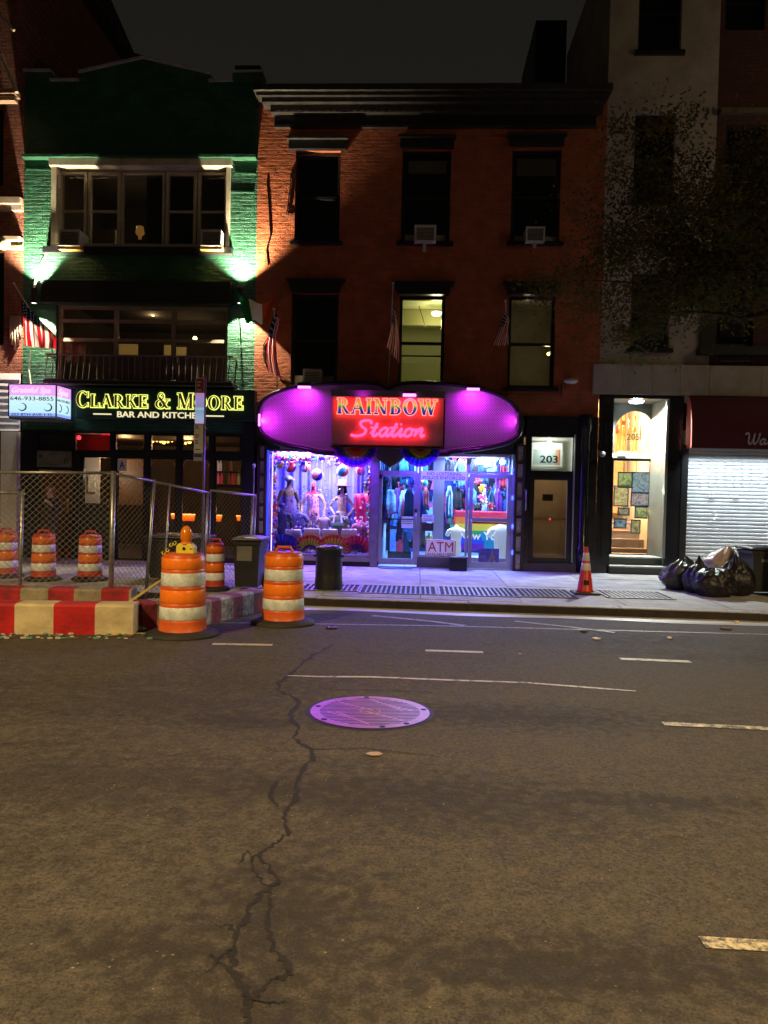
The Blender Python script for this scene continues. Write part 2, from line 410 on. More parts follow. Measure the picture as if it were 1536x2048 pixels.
# cracks: ragged dark openings in the asphalt
CRK = M('crack_fill', (.010, .009, .009), .8, var=.5, vs_=20)
def crack(pix, wpx, name='road_crack', seed=1, jit=1.0):
    r = random.Random(seed); pts = []; ws = []
    for i in range(len(pix) - 1):
        (ax, ay), (bx_, by) = pix[i], pix[i + 1]; n = max(2, int(math.hypot(bx_ - ax, by - ay) / 6))
        for k in range(n):
            t = k / n; j = jit * (2.5 + (ay - 1250) / 150)
            pts.append((ax + (bx_ - ax) * t + r.uniform(-j, j), ay + (by - ay) * t + r.uniform(-j, j) * .5))
            a = wpx[min(i, len(wpx) - 1)]; b2 = wpx[min(i + 1, len(wpx) - 1)]; ws.append((a + (b2 - a) * t) * r.choice((.35, .6, .8, 1.0, 1.3)))
    strip(name, pts, ws, CRK, .0022 + .00016 * seed)
crack([(668, 1290), (630, 1310), (600, 1328), (590, 1342), (557, 1365), (556, 1382), (580, 1390), (600, 1404), (584, 1420), (580, 1440), (598, 1455), (586, 1475), (605, 1490), (622, 1500), (628, 1516), (612, 1530), (598, 1555), (590, 1600), (571, 1625), (570, 1655), (577, 1670), (548, 1690), (521, 1705), (527, 1725), (548, 1745), (556, 1766), (522, 1788), (502, 1810), (494, 1840), (474, 1865), (466, 1900), (464, 1936), (478, 1966), (502, 2000), (488, 2026), (500, 2060)],
      [.05, .05, .045, .04, .03, .03, .035, .03, .03, .04, .03, .028, .03, .03, .03, .026, .03, .026, .02, .02, .018, .010, .014, .016, .018, .018, .02, .021, .02, .02, .021, .023, .023, .024, .02, .02], seed=1)
crack([(540, 1775), (536, 1850), (545, 1900), (574, 1925), (575, 1950), (545, 1962), (520, 1985), (502, 2003)], [.006, .012, .012, .022, .024, .02, .026, .03], seed=2)
crack([(521, 1705), (503, 1725), (495, 1705), (478, 1725), (470, 1738)], [.01, .008, .008, .006, .004], seed=3)
crack([(503, 1725), (512, 1748), (532, 1772), (556, 1766)], [.008, .008, .008, .01], seed=4)
crack([(422, 1908), (448, 1935), (464, 1950)], [.012, .016, .02], seed=5)
crack([(622, 1500), (720, 1496), (820, 1508), (900, 1515)], [.014, .008, .008, .004], seed=6, jit=.5)
crack([(590, 1378), (720, 1380), (850, 1384), (930, 1394)], [.012, .010, .012, .006], seed=7, jit=.4)
crack([(560, 1560), (540, 1585), (545, 1605), (556, 1622)], [.03, .022, .014, .006], seed=8)
crack([(466, 1900), (440, 1915), (425, 1940), (400, 1950)], [.012, .009, .006, .003], seed=10)
crack([(475, 1865), (455, 1850), (440, 1855), (418, 1840)], [.010, .008, .005, .003], seed=11)
crack([(502, 2000), (540, 2010), (575, 2004)], [.014, .008, .003], seed=16)
crack([(640, 1400), (612, 1396), (596, 1404)], [.006, .01, .014], seed=9)

# ------------------------------------------------------------------ facade builder
def wall_holes(mb, x0, x1, z0, z1, holes, Y=0.0, depth=.25, mi=0, mr=None):
    """front face at Y with rectangular openings and their reveals"""
    X = sorted({x0, x1, *[h[i] for h in holes for i in (0, 1)]}); Z = sorted({z0, z1, *[h[i] for h in holes for i in (2, 3)]})
    X = [v for v in X if x0 <= v <= x1]; Z = [v for v in Z if z0 <= v <= z1]
    for i in range(len(X) - 1):
        for j in range(len(Z) - 1):
            cx, cz = (X[i] + X[i + 1]) / 2, (Z[j] + Z[j + 1]) / 2
            if any(h[0] < cx < h[1] and h[2] < cz < h[3] for h in holes): continue
            mb.face([(X[i], Y, Z[j]), (X[i + 1], Y, Z[j]), (X[i + 1], Y, Z[j + 1]), (X[i], Y, Z[j + 1])], mi)
    mr = mi if mr is None else mr
    for a, b2, c, d in holes:
        y2 = Y + depth
        mb.face([(a, Y, c), (a, Y, d), (a, y2, d), (a, y2, c)], mr); mb.face([(b2, Y, c), (b2, y2, c), (b2, y2, d), (b2, Y, d)], mr)
        mb.face([(a, Y, d), (b2, Y, d), (b2, y2, d), (a, y2, d)], mr); mb.face([(a, Y, c), (a, y2, c), (b2, y2, c), (b2, Y, c)], mr)
def shell(mb, x0, x1, z0, z1, Y, dep, mi=0):
    mb.face([(x0, Y, z0), (x0, Y, z1), (x0, Y + dep, z1), (x0, Y + dep, z0)], mi); mb.face([(x1, Y, z0), (x1, Y + dep, z0), (x1, Y + dep, z1), (x1, Y, z1)], mi)
    mb.face([(x0, Y + dep, z0), (x0, Y + dep, z1), (x1, Y + dep, z1), (x1, Y + dep, z0)], mi)
def room(name, m, parent, x0, x1, y0, y1, z0, z1):
    """inside of a room seen through an opening: floor, ceiling, back and side walls, inner face"""
    mb = MB()
    mb.face([(x0, y1, z0), (x1, y1, z0), (x1, y1, z1), (x0, y1, z1)]); mb.face([(x0, y0, z0), (x0, y1, z0), (x0, y1, z1), (x0, y0, z1)])
    mb.face([(x1, y1, z0), (x1, y0, z0), (x1, y0, z1), (x1, y1, z1)]); mb.face([(x0, y0, z0), (x1, y0, z0), (x1, y1, z0), (x0, y1, z0)])
    mb.face([(x0, y1, z1), (x1, y1, z1), (x1, y0, z1), (x0, y0, z1)])
    return mb.build(name, m, parent)
def frame(name, m, parent, x0, x1, z0, z1, Y, t=.05, d=.06, bevel=0):
    mb = MB(); mb.box(x0, x0 + t, Y, Y + d, z0, z1); mb.box(x1 - t, x1, Y, Y + d, z0, z1)
    mb.box(x0 + t, x1 - t, Y + .001, Y + d - .001, z0, z0 + t); mb.box(x0 + t, x1 - t, Y + .001, Y + d - .001, z1 - t, z1)
    return mb.build(name, m, parent, bevel=bevel)
def pane(parent, x0, x1, z0, z1, Y, m=None, name='pane'):
    return MB().face([(x0, Y, z0), (x1, Y, z0), (x1, Y, z1), (x0, Y, z1)]) or mbpane(parent, x0, x1, z0, z1, Y, m, name)
def mbpane(parent, x0, x1, z0, z1, Y, m, name):
    mb = MB(); mb.face([(x0, Y, z0), (x1, Y, z0), (x1, Y, z1), (x0, Y, z1)]); return mb.build(name, m or GLASS, parent)

XG0, XG1, XR1, XT1 = -8.62, -3.55, 3.74, 5.98      # party walls along the street
# ================================================================== green bar building
gb = thing('bar_building', 'two-storey green painted brick bar building with stepped gabled parapet', 'building', (XG0, 0, 0))
bay = rect(104, 322, 461, 498); gar = rect(112, 611, 455, 768)
hol = [bay, gar]
zs = W(300, 772).z      # top of the shop front sign
mb = MB(); wall_holes(mb, XG0, XG1, 0 + zs - 1.0, W(280, 165).z, hol, 0, .34)
shell(mb, XG0, XG1, 0, W(280, 165).z, .002, 9)
mb.face([(XG0, .002, W(280, 165).z), (XG1, .002, W(280, 165).z), (XG1, 9, W(280, 165).z), (XG0, 9, W(280, 165).z)])
mb.build('wall', GREEN, gb)
zp = W(280, 165).z
def par(pts): return [(W(px, py).x, .001, W(px, py).z) for px, py in pts]
MB().prism(par([(49, 143), (101, 143), (101, 163), (158, 163), (158, 146), (286, 117), (420, 148), (420, 163), (465, 163), (465, 141), (516, 141), (516, 166), (49, 166)])[::-1], (0, .3, 0)).build('parapet', GREEN, gb)
COP = M('stone_coping', (.36, .37, .40), .55, var=.3, vs_=6)
def coping(a, b2, t=.05):
    p, q = W(*a), W(*b2); MB().prism([(p.x, -.05, p.z), (q.x, -.05, q.z), (q.x, -.05, q.z + t), (p.x, -.05, p.z + t)], (0, .42, 0)).build('coping', COP if t > .04 else BLACKM, gb)
coping((48, 144), (103, 144)); coping((101, 163), (158, 163)); coping((158, 147), (286, 118)); coping((286, 118), (420, 149)); coping((418, 164), (466, 164))
p = W(465, 144); q = W(527, 144)
bx('coping', COP, gb, p.x, q.x, -.09, .35, p.z - .04, p.z); bx('parapet_block', GREEN, gb, p.x + .03, q.x - .03, -.06, .3, W(490, 166).z, p.z - .042); bx('parapet_block', BLACKM, gb, p.x + .06, q.x - .06, -.04, .28, p.z, W(490, 133).z)
# rough stucco band lines on the upper wall
for (l, t, r) in ((150, 172, 205), (300, 178, 380), (60, 200, 120), (425, 232, 480), (90, 228, 105), (470, 250, 512), (80, 243, 130), (52, 340, 100), (470, 348, 512), (462, 385, 508)):
    p, q = W(l, t), W(r, t + 2); MB().prism([(p.x, -.001, p.z), (q.x, -.001, q.z + .01), (q.x, -.001, q.z + .035), (p.x, -.001, p.z + .03)], (0, -.022, 0)).build('stucco_ridge', GREEN, gb)
# window bay
x0, x1, z0, z1 = bay
wb_ = MB(); t = .11
wb_.box(x0, x0 + .12, -.05, .32, z0, z1); wb_.box(x1 - .09, x1, -.05, .32, z0, z1); wb_.box(x0 + .12, x1 - .09, -.049, .32, z0, z0 + .10); wb_.box(x0 - .03, x1 + .03, -.11, .32, z1 - .14, z1 + .01)
wbay = wb_.build('window_bay', CREAM, gb, bevel=.008)
bx('bay_hood', GREEN, gb, XG0 + .02, XG1 - .02, -.17, .0, z1 + .012, z1 + .08)
cols = [(112, 176), (176, 243), (243, 331), (331, 395), (395, 457)]
for i, (l, r) in enumerate(cols):
    xa, xb = W(l, 410, .2).x, W(r, 410, .2).x; za, zb = z0 + .10, z1 - .15
    fr = frame('window_frame', CREAM, wbay, xa + .01, xb - .01, za, zb, .16, .07 if i != 2 else .05, .09, .006)
    if i != 2: zm = za + (zb - za) * .46; bx('sash_rail', CREAM, wbay, xa + .08, xb - .08, .18, .24, zm, zm + .045)
    mbpane(wbay, xa + .06, xb - .06, za + .05, zb - .05, .23, GLASSD, 'pane')
CURT = M('brown_curtain', (.12, .085, .06), .9, var=.3, vs_=3)
rm = room('upstairs_room', M('upstairs_wall', (.10, .08, .06), .9), gb, x0 + .1, x1 - .1, .33, 2.6, z0, z1)
def curtain(name, m, parent, xa, xb, za, zb, Y, folds=6, amp=.04):
    mb = MB(); mb.grid(lambda u, v: (xa + (xb - xa) * u, Y + amp * sin(u * folds * 2 * pi) * (1 - .3 * v) + amp * .4 * sin(u * folds * 4.3 * pi + v * 2), za + (zb - za) * v), folds * 8, 4)
    return mb.build(name, m, parent, smooth=True)
lamp_obj('upstairs_light', 'POINT', tuple(W(262, 440, .9)), 5, (1, .75, .45), gb, .1)
curtain('curtain', CURT, gb, W(292, 400, .4).x, W(330, 400, .4).x, z0 + .1, z1 - .15, .42, 4)
curtain('curtain', M('grey_curtain', (.10, .10, .10), .9), gb, W(340, 400, .4).x, W(392, 400, .4).x, z0 + .1, z1 - .15, .45, 5)
bx('upstairs_sofa', M('cream_upholstery', (.35, .29, .2), .9), gb, W(182, 400, .8).x, W(238, 400, .8).x, .6, 1.1, z0 + .1, z0 + .62)
lm = MB(); c = W(280, 465, .7); lm.lathe([(.05, -.22), (.03, -.1), (.10, -.02), (.075, .13)], c, 14); lm.build('table_lamp', E('dim_lampshade', lin((220, 150, 70)), .35), gb, smooth=True)
bx('lamp_table', M('dark_wood', (.05, .03, .018), .5, var=.3), gb, c.x - .3, c.x + .3, .5, .95, z0 + .0, c.z - .22)
bx('sill', BLACK, gb, x0 - .12, x1 + .08, -.16, .0, z0 - .13, z0 - .004)
# band over the glazed door, then the glazed sectional door and juliet balcony
x0, x1, z0, z1 = gar
bx('fascia_band', BLACKM, gb, W(92, 600).x, W(466, 600).x, -.22, .0, z1 + .0, z1 + .46)
GRF = M('bronze_frame', (.36, .28, .22), .45, .2, var=.15, vs_=5)
gd = frame('sectional_door', GRF, gb, x0, x1, z0, z1, .10, .07, .06)
for px in (232, 347): xc = W(px, 660, .1).x; bx('mullion', GRF, gd, xc - .045, xc + .045, .092, .165, z0 + .07, z1 - .07)
for py in (643, 681): zc = W(280, py, .1).z; bx('door_rail', GRF, gd, x0 + .07, x1 - .07, .095, .16, zc - .035, zc + .035)
xe = [x0 + .07, W(232, 660, .1).x, W(347, 660, .1).x, x1 - .07]; ze = [z0 + .05, W(280, 681, .1).z, W(280, 643, .1).z, z1 - .05]
for i in range(3):
    for j in range(3): mbpane(gd, xe[i], xe[i + 1], ze[j], ze[j + 1], .13, GLASS, 'pane')
room('bar_upper_room', M('bar_upper_wall', (.055, .04, .028), .9, var=.3, vs_=1.2), gb, x0 - .3, x1 + .3, .34, 4.2, z0 - .2, z1 + .3)
for (px, py, Y) in ((306, 628, 2.2), (390, 677, 2.8)):
    c = W(px, py, Y); MB().sphere(c, .055).build('ceiling_bulb', E('warm_bulb', lin((255, 225, 150)), 7), gb, smooth=True)
    MB().tube([(c.x, c.y, c.z + .05), (c.x, c.y, z1 + .29)], .008, 6).build('bulb_cord', BLACK, gb)
    lamp_obj('bulb_light', 'POINT', (c.x, c.y - .02, c.z - .1), 6, (1, .68, .3), gb, .05)
for (l, t, r, b2, Y) in ((230, 688, 275, 712, 3.6), (328, 690, 342, 712, 3.9), (350, 694, 372, 712, 3.9)):
    a = rect(l, t, r, b2, Y); bx('lit_panel', E('lit_cream_panel', lin((150, 115, 55)), .35, (.3, .25, .15)), gb, a[0], a[1], Y, Y + .04, a[2], a[3])
# juliet balcony
bal = thing('balcony_railing', 'black iron balcony railing with thin bars under the glazed door', 'railing', (W(90, 760).x, -.5, W(270, 768).z))
xa, xb = W(90, 740, -.45).x, W(464, 740, -.45).x; zt, zb = W(270, 710, -.45).z, W(270, 768, -.45).z
mb = MB(); mb.box(xa, xb, -.47, -.43, zt - .03, zt); mb.box(xa + .001, xb - .001, -.465, -.435, zb + .05, zb + .08)
for X in (xa, xb - .03): mb.box(X, X + .03, -.43, 0, zt - .029, zt - .001); mb.box(X, X + .03, -.43, 0, zb + .051, zb + .079)
RLG = M('railing_iron', (.22, .18, .16), .5, .3, var=.3, vs_=9)
mb.build('rail', RLG, bal)
for i in range(30):
    X = xa + .05 + (xb - xa - .1) * i / 29; s = .05 if i < 8 else (-.0 if i < 24 else .03)
    MB().tube([(X, -.45, zt - .03), (X - s, -.45, zb + .07)], .009, 5).build('baluster', RLG, bal)
bx('balcony_floor', BLACKM, bal, xa - .02, xb + .02, -.5, -.002, zb - .02, zb + .045)
curtain('privacy_screen', M('brown_mesh_screen', (.10, .072, .062), .9, var=.3, vs_=5), bal, W(215, 740, -.43).x, W(398, 740, -.43).x, zb + .1, zt - .02, -.41, 9, .012)
# ground floor shop front of the bar
sx0, sx1 = XG0 + .02, XG1 - .02
zt = W(300, 845).z
wins = []
for (l, t, r, b2) in ((147, 863, 222, 904), (228, 866, 291, 903), (299, 868, 355, 903), (361, 868, 420, 904), (427, 870, 482, 906)): wins.append(rect(l, t, r, b2))
low = [rect(163, 912, 223, 1010), rect(231, 914, 288, 1120), rect(296, 915, 352, 1120), rect(360, 916, 420, 1120), rect(428, 918, 484, 1120)]
door = rect(78, 940, 146, 1132); mboard = rect(76, 868, 141, 898)
mb = MB(); wall_holes(mb, XG0, XG1, 0, zs - 1.0, [], .002, .2) if False else None
wall_holes(mb, XG0, XG1, -.02, zs - 1.0, [h for h in wins + low + [door, mboard]], -.02, .2)
sf = mb.build('shop_front', NAVY, gb)
BARW = M('bar_panelling', (.060, .030, .014), .6, var=.4, vs_=3)
room('bar_room', BARW, gb, XG0 + .3, XG1 - .2, .19, 4.5, .0, zs - 1.02)
GOLD = M('gold_leaf_line', (.65, .42, .14), .35, .8)
for i, h in enumerate(wins + low):
    a, b2, c, d = h
    w = frame('window', NAVY, gb, a, b2, c, d, .02, .035, .05)
    mbpane(w, a + .03, b2 - .03, c + .03, d - .03, .045, GLASS, 'pane')
    if i in (1, 3) or i > 5 and i < 9:
        e = .05; c2 = d - .30 if i > 4 else c
        pts = [(a + e, .04, c2 + e + .06), (a + e, .04, d - e - .08), (a + e + .07, .04, d - e)] if i > 4 else [(a + e, .04, d - e), (a + e, .04, c + e + .08), (a + e + .08, .04, c + e)]
        pr = [(a + b2 - x, y, z) for x, y, z in pts][::-1]
        MB().tube(pts + pr, .006, 4).build('gold_line', GOLD, w)
bx('stall_riser', NAVY, gb, W(232, 1130).x, W(486, 1130).x, -.06, -.021, .0, W(300, 1121).z)
bx('pilaster', NAVY, gb, W(486, 1000).x, W(508, 1000).x, -.10, -.021, 0, W(490, 846).z); bx('pilaster', NAVY, gb, W(148, 1000).x, W(160, 1000).x, -.08, -.021, 0, W(150, 909).z)
a, b2, c, d = door
rd = bx('door', M('red_door', (.12, .006, .014), .5, var=.25, vs_=3), gb, a + .02, b2 - .02, .05, .10, .0, d - .02)
tag(rd, 'dark red front door of the bar')
bx('door_handle', GOLD, rd, b2 - .14, b2 - .11, .0, .05, 1.0, 1.3)
for k in (.25, 1.15): frame('door_moulding', M('red_door', (.1, .01, .02)), rd, a + .12, b2 - .12, k, k + .75, .035, .04, .014)
a, b2, c, d = mboard; bx('dark_fanlight', M('smoked_panel', (.03, .025, .03), .15), gb, a, b2, .03, .05, c, d)
# lights and furniture inside the bar
for (l, t, r, b2) in ((341, 1027, 349, 1038), (361, 1028, 388, 1042), (426, 1030, 442, 1043), (472, 1031, 481, 1042)):
    h = rect(l, t, r, b2, 1.2); MB().prism([(h[0], 1.2, h[3]), (h[1], 1.2, h[3]), (h[1] - .03, 1.2, h[2]), (h[0] + .03, 1.2, h[2])], (0, .12, 0)).build('amber_sconce', ramp_mat('amber_glow', [(0, lin((190, 70, 10))), (.75, lin((235, 110, 25))), (1, lin((255, 205, 120)))], 2, h[2] - 0, h[3], 1.6), gb)
    lamp_obj('sconce_light', 'POINT', ((h[0] + h[1]) / 2, 1.0, h[3] + .15), 2.2, (1, .55, .2), gb, .05)
for i in range(13):
    px = 305 + i * 8.2 + random.uniform(-2, 2); p = W(px, 884 + random.uniform(-3, 3), 2.6)
    if 345 < px < 362 or px > 404: continue
    MB().sphere(p, .035 if i % 3 else .055, 8, 6).build('string_bulb', E('string_bulb_glow', lin((255, 190, 90)), 4), gb, smooth=True)
lamp_obj('bar_light', 'POINT', tuple(W(250, 895, 1.6)), 28, (1, .6, .25), gb, .1); lamp_obj('bar_light', 'POINT', tuple(W(375, 890, 1.7)), 26, (1, .62, .25), gb, .1); lamp_obj('bar_light', 'POINT', tuple(W(205, 945, .9)), 15, (1, .85, .62), gb, .1)
h = rect(160, 905, 232, 1015, 1.5); bx('pale_inner_wall', M('pale_inner_wall', (.50, .43, .36), .8), gb, h[0], W(199, 960, 1.5).x, 1.5, 1.55, h[2], h[3])
h = rect(176, 950, 190, 984, 1.45); bx('framed_picture', M('framed_picture', (.55, .5, .38), .6, var=.4, vs_=14), gb, h[0], h[1], 1.44, 1.48, h[2], h[3])
h = rect(238, 915, 290, 1010, 1.6); bx('timber_screen', M('amber_timber', (.22, .10, .035), .5, var=.4, vs_=5, streak=(8, 1, 1)), gb, h[0], h[1], 1.6, 1.65, h[2], h[3])
h = rect(141, 862, 200, 905, .8); bx('red_lit_panel', M('red_wall', (.30, .04, .03), .7), gb, h[0], W(228, 880, .8).x, .8, .85, h[2], h[3] + .1)
lamp_obj('red_light', 'POINT', tuple(W(185, 880, .45)), 1.0, (1, .06, .04), gb, .05)
h = rect(203, 855, 219, 870, .35); nx = bx('exit_sign', E('red_sign_box', lin((255, 20, 40)), .8), gb, h[0], h[1], .33, .37, h[2], h[3])
c = W(157, 875, .1); MB().sphere((c.x, .12, c.z), .05, 8, 6).build('red_lantern', E('red_lantern_glow', (1, .03, .05), 2.5), gb, smooth=True)
# shelf of bottles by the last window
h = rect(430, 970, 482, 972, .7); bx('bottle_shelf', BARW, gb, h[0], h[1], .6, .85, h[2] - .03, h[3]); bx('bottle_shelf', BARW, gb, h[0], h[1], .6, .85, W(455, 943, .7).z - .03, W(455, 943, .7).z)
rb = random.Random(5)
for (px, py, colr) in ((431, 968, (210, 60, 70)), (436, 968, (230, 110, 110)), (443, 968, (225, 60, 80)), (458, 968, (120, 80, 50)), (465, 969, (190, 60, 50)), (470, 969, (160, 60, 40)), (477, 969, (170, 140, 80)), (435, 942, (230, 200, 180)), (441, 942, (230, 190, 170)), (462, 942, (140, 80, 50))):
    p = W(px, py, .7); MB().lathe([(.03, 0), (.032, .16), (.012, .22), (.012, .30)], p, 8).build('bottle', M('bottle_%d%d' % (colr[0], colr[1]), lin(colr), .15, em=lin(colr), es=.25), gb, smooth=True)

# ================================================================== red brick building
rbld = thing('red_brick_building', 'three-storey red painted brick building with black cornice over the lit shop', 'building', (XG1, 0, 0))
U = [rect(590, 300, 680, 484), rect(803, 298, 901, 485), rect(1023, 297, 1121, 485)]
Lw = [rect(582, 586, 676, 772), rect(797, 590, 889, 775), rect(1016, 590, 1110, 776)]
ztop = W(850, 190).z; zshop = W(850, 800).z
mb = MB(); wall_holes(mb, XG1, XR1, zshop - .3, ztop, U + Lw, 0, .26)
shell(mb, XG1, XR1, 0, ztop, .002, 10); mb.face([(XG1, .002, ztop), (XR1, .002, ztop), (XR1, 10, ztop), (XG1, 10, ztop)])
mb.build('wall', REDB, rbld)
# cornice: stepped black mouldings
xa, xb = W(550, 230).x, W(1192, 230).x
COR = M('cornice_paint', (.032, .029, .025), .4, var=.4, vs_=6)
z = lambda py: W(850, py).z
ck = bx('cornice', COR, rbld, W(516, 200).x, XR1 + .0, -.46, -.001, z(203), z(190), .01)
bx('cornice_step', COR, rbld, W(521, 200).x, XR1 - .05, -.40, -.001, z(210), z(203.2)); bx('cornice_step', COR, rbld, W(530, 215).x, XR1 - .1, -.32, -.001, z(219), z(210.2))
bx('cornice_step', COR, rbld, W(545, 215).x, xb + .1, -.20, -.001, z(233), z(219.2)); bx('frieze', BLACK, rbld, xa, xb, -.05, -.001, z(253), z(233.2)); bx('frieze_moulding', COR, rbld, xa, xb, -.08, -.001, z(258), z(253.2))
for i in range(46):
    X = xa + .08 + (xb - xa - .2) * i / 45; bx('dentil', COR, rbld, X, X + .07, -.216, -.2005, z(231), z(225))
for (l, zt_, r) in ((575, 279, 697), (797, 276, 912), (1015, 271, 1132)):
    a, b2 = W(l, zt_).x, W(r, zt_).x; zc = W((l + r) / 2, zt_).z
    lt = bx('lintel', BLACK, rbld, a + .04, b2 - .04, -.10, -.001, zc - .24, zc - .05, .01); bx('lintel_cap', COR, rbld, a, b2, -.17, -.001, zc - .048, zc)
for (l, zt_, r) in ((573, 561, 692), (784, 566, 910), (1004, 566, 1124)):
    a, b2 = W(l, zt_).x, W(r, zt_).x; zc = W((l + r) / 2, zt_).z
    MB().prism([(a, -.14, zc), (b2, -.14, zc), (b2 - .1, -.14, zc - .15), (b2 - .12, -.14, zc - .27), (a + .12, -.14, zc - .27), (a + .1, -.14, zc - .15)], (0, .139, 0)).build('lintel', BLACK, rbld)
BLIND = M('window_blind', (.85, .78, .68), .9, var=.1)
def sash(parent, h, Y=.12, zmid=None, g=GLASSD, fm=BLACK, t=.07):
    a, b2, c, d = h; w = frame('window', fm, parent, a, b2, c, d, Y, t, .08); zm = c + (d - c) * .5 if zmid is None else zmid
    bx('meeting_rail', fm, w, a + t, b2 - t, Y - .01, Y + .06, zm - .03, zm + .03)
    mbpane(w, a + t, b2 - t, zm + .03, d - t, Y + .03, g, 'pane'); mbpane(w, a + t, b2 - t, c + t, zm - .03, Y + .05, g, 'pane'); return w
for h in U: sash(rbld, h)
sash(rbld, Lw[0]); sash(rbld, Lw[1], zmid=W(845, 687, .12).z, g=GLASS); sash(rbld, Lw[2], zmid=W(1062, 689, .12).z, g=GLASS)
for h in U + Lw: bx('sill', BLACK, rbld, h[0] - .08, h[1] + .08, -.10, .12, h[2] - .07, h[2] - .001)
for (l, t, r, b2) in ((817, 322, 893, 347), (1034, 318, 1114, 352)):
    h = rect(l, t, r, b2, .2); bx('window_blind', BLIND, rbld, h[0], h[1], .20, .215, h[2], h[3])
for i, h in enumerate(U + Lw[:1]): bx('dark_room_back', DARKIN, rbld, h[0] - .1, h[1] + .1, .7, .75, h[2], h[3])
# lit rooms on the first floor
a, b2, c, d = Lw[1]
room('lit_room', M('olive_room_wall', (.44, .44, .24), .9), rbld, a - .3, b2 + .5, .27, 3.0, c - .1, d + .05)
bx('ceiling_beam', M('olive_beam', (.25, .24, .10), .8), rbld, a - .28, b2 + .48, 1.4, 1.6, d - .32, d + .04)
bx('far_cabinet', M('olive_cabinet', (.22, .22, .10), .8), rbld, a - .2, b2 + .3, 2.5, 2.95, c + .0, c + .95)
bx('window_bar', BLACK, rbld, a + .07, b2 - .07, .20, .23, W(845, 712, .2).z - .015, W(845, 712, .2).z + .015)
p = W(873, 629, 1.0); MB().lathe([(.0, -.03), (.09, -.02), (.12, .02), (.11, .05), (.0, .06)], p, 14).build('ceiling_lamp', E('pale_lamp_glow', lin((255, 255, 190)), 6), rbld, smooth=True)
lamp_obj('room_light', 'POINT', (p.x, p.y - .1, p.z - .25), 26, (1, .95, .5), rbld, .1)
MB().tube([W(838, 612, .9), W(851, 655, .9)], .008, 5).build('pull_cord', STEEL, rbld)
a, b2, c, d = Lw[2]
room('dim_room', M('grey_room_wall', (.30, .27, .20), .9, var=.3, vs_=1.5), rbld, a - .2, b2 + .2, .27, 1.6, c - .1, d + .05)
p = W(1097, 708, .6); MB().sphere(p, .035, 8, 6).build('wall_lamp', E('yellow_lamp_glow', lin((255, 225, 110)), 8), rbld, smooth=True)
lamp_obj('room_light', 'POINT', (p.x - .05, p.y - .1, p.z), 2.2, (1, .85, .4), rbld, .05)
lamp_obj('room_light', 'POINT', ((a + b2) / 2, .5, d - .25), .9, (1, .85, .55), rbld, .1)
MB().tube([W(534, 360, -.01), W(538, 420, -.012), W(541, 470, -.01), W(533, 500, -.01), W(536, 530, -.01)], .012, 5).build('cable', BLACK, rbld)
MB().tube([W(582, 345, -.012), W(581, 370, -.02), W(574, 425, -.02), W(573, 430, -.02), W(586, 430, -.02)], .014, 5).build('cable', BLACK, rbld)
MB().tube([W(540, 668, -.02), W(527, 690, -.02), W(527, 712, -.02), W(531, 728, -.02)], .013, 5).build('cable', BLACK, rbld)
MB().tube([W(556, 750, -.02), W(572, 757, -.02), W(585, 770, -.02)], .010, 5).build('cable', BLACK, rbld)
MB().tube([W(1016, 640, -.03), W(1015, 720, -.03), W(1014, 800, -.03)], .010, 5).build('conduit', STEEL, rbld)
def cloth_mat(name, col, t_=.3):
    m = bpy.data.materials.new(name); m.use_nodes = True; nt = m.node_tree; N = nt.nodes; L = nt.links; N.remove(N['Principled BSDF'])
    d = N.new('ShaderNodeBsdfDiffuse'); t = N.new('ShaderNodeBsdfTranslucent'); mx = N.new('ShaderNodeMixShader'); mx.inputs[0].default_value = t_
    d.inputs[0].default_value = t.inputs[0].default_value = tuple(col) + (1,); L.new(d.outputs[0], mx.inputs[1]); L.new(t.outputs[0], mx.inputs[2]); L.new(mx.outputs[0], N['Material Output'].inputs[0]); return m
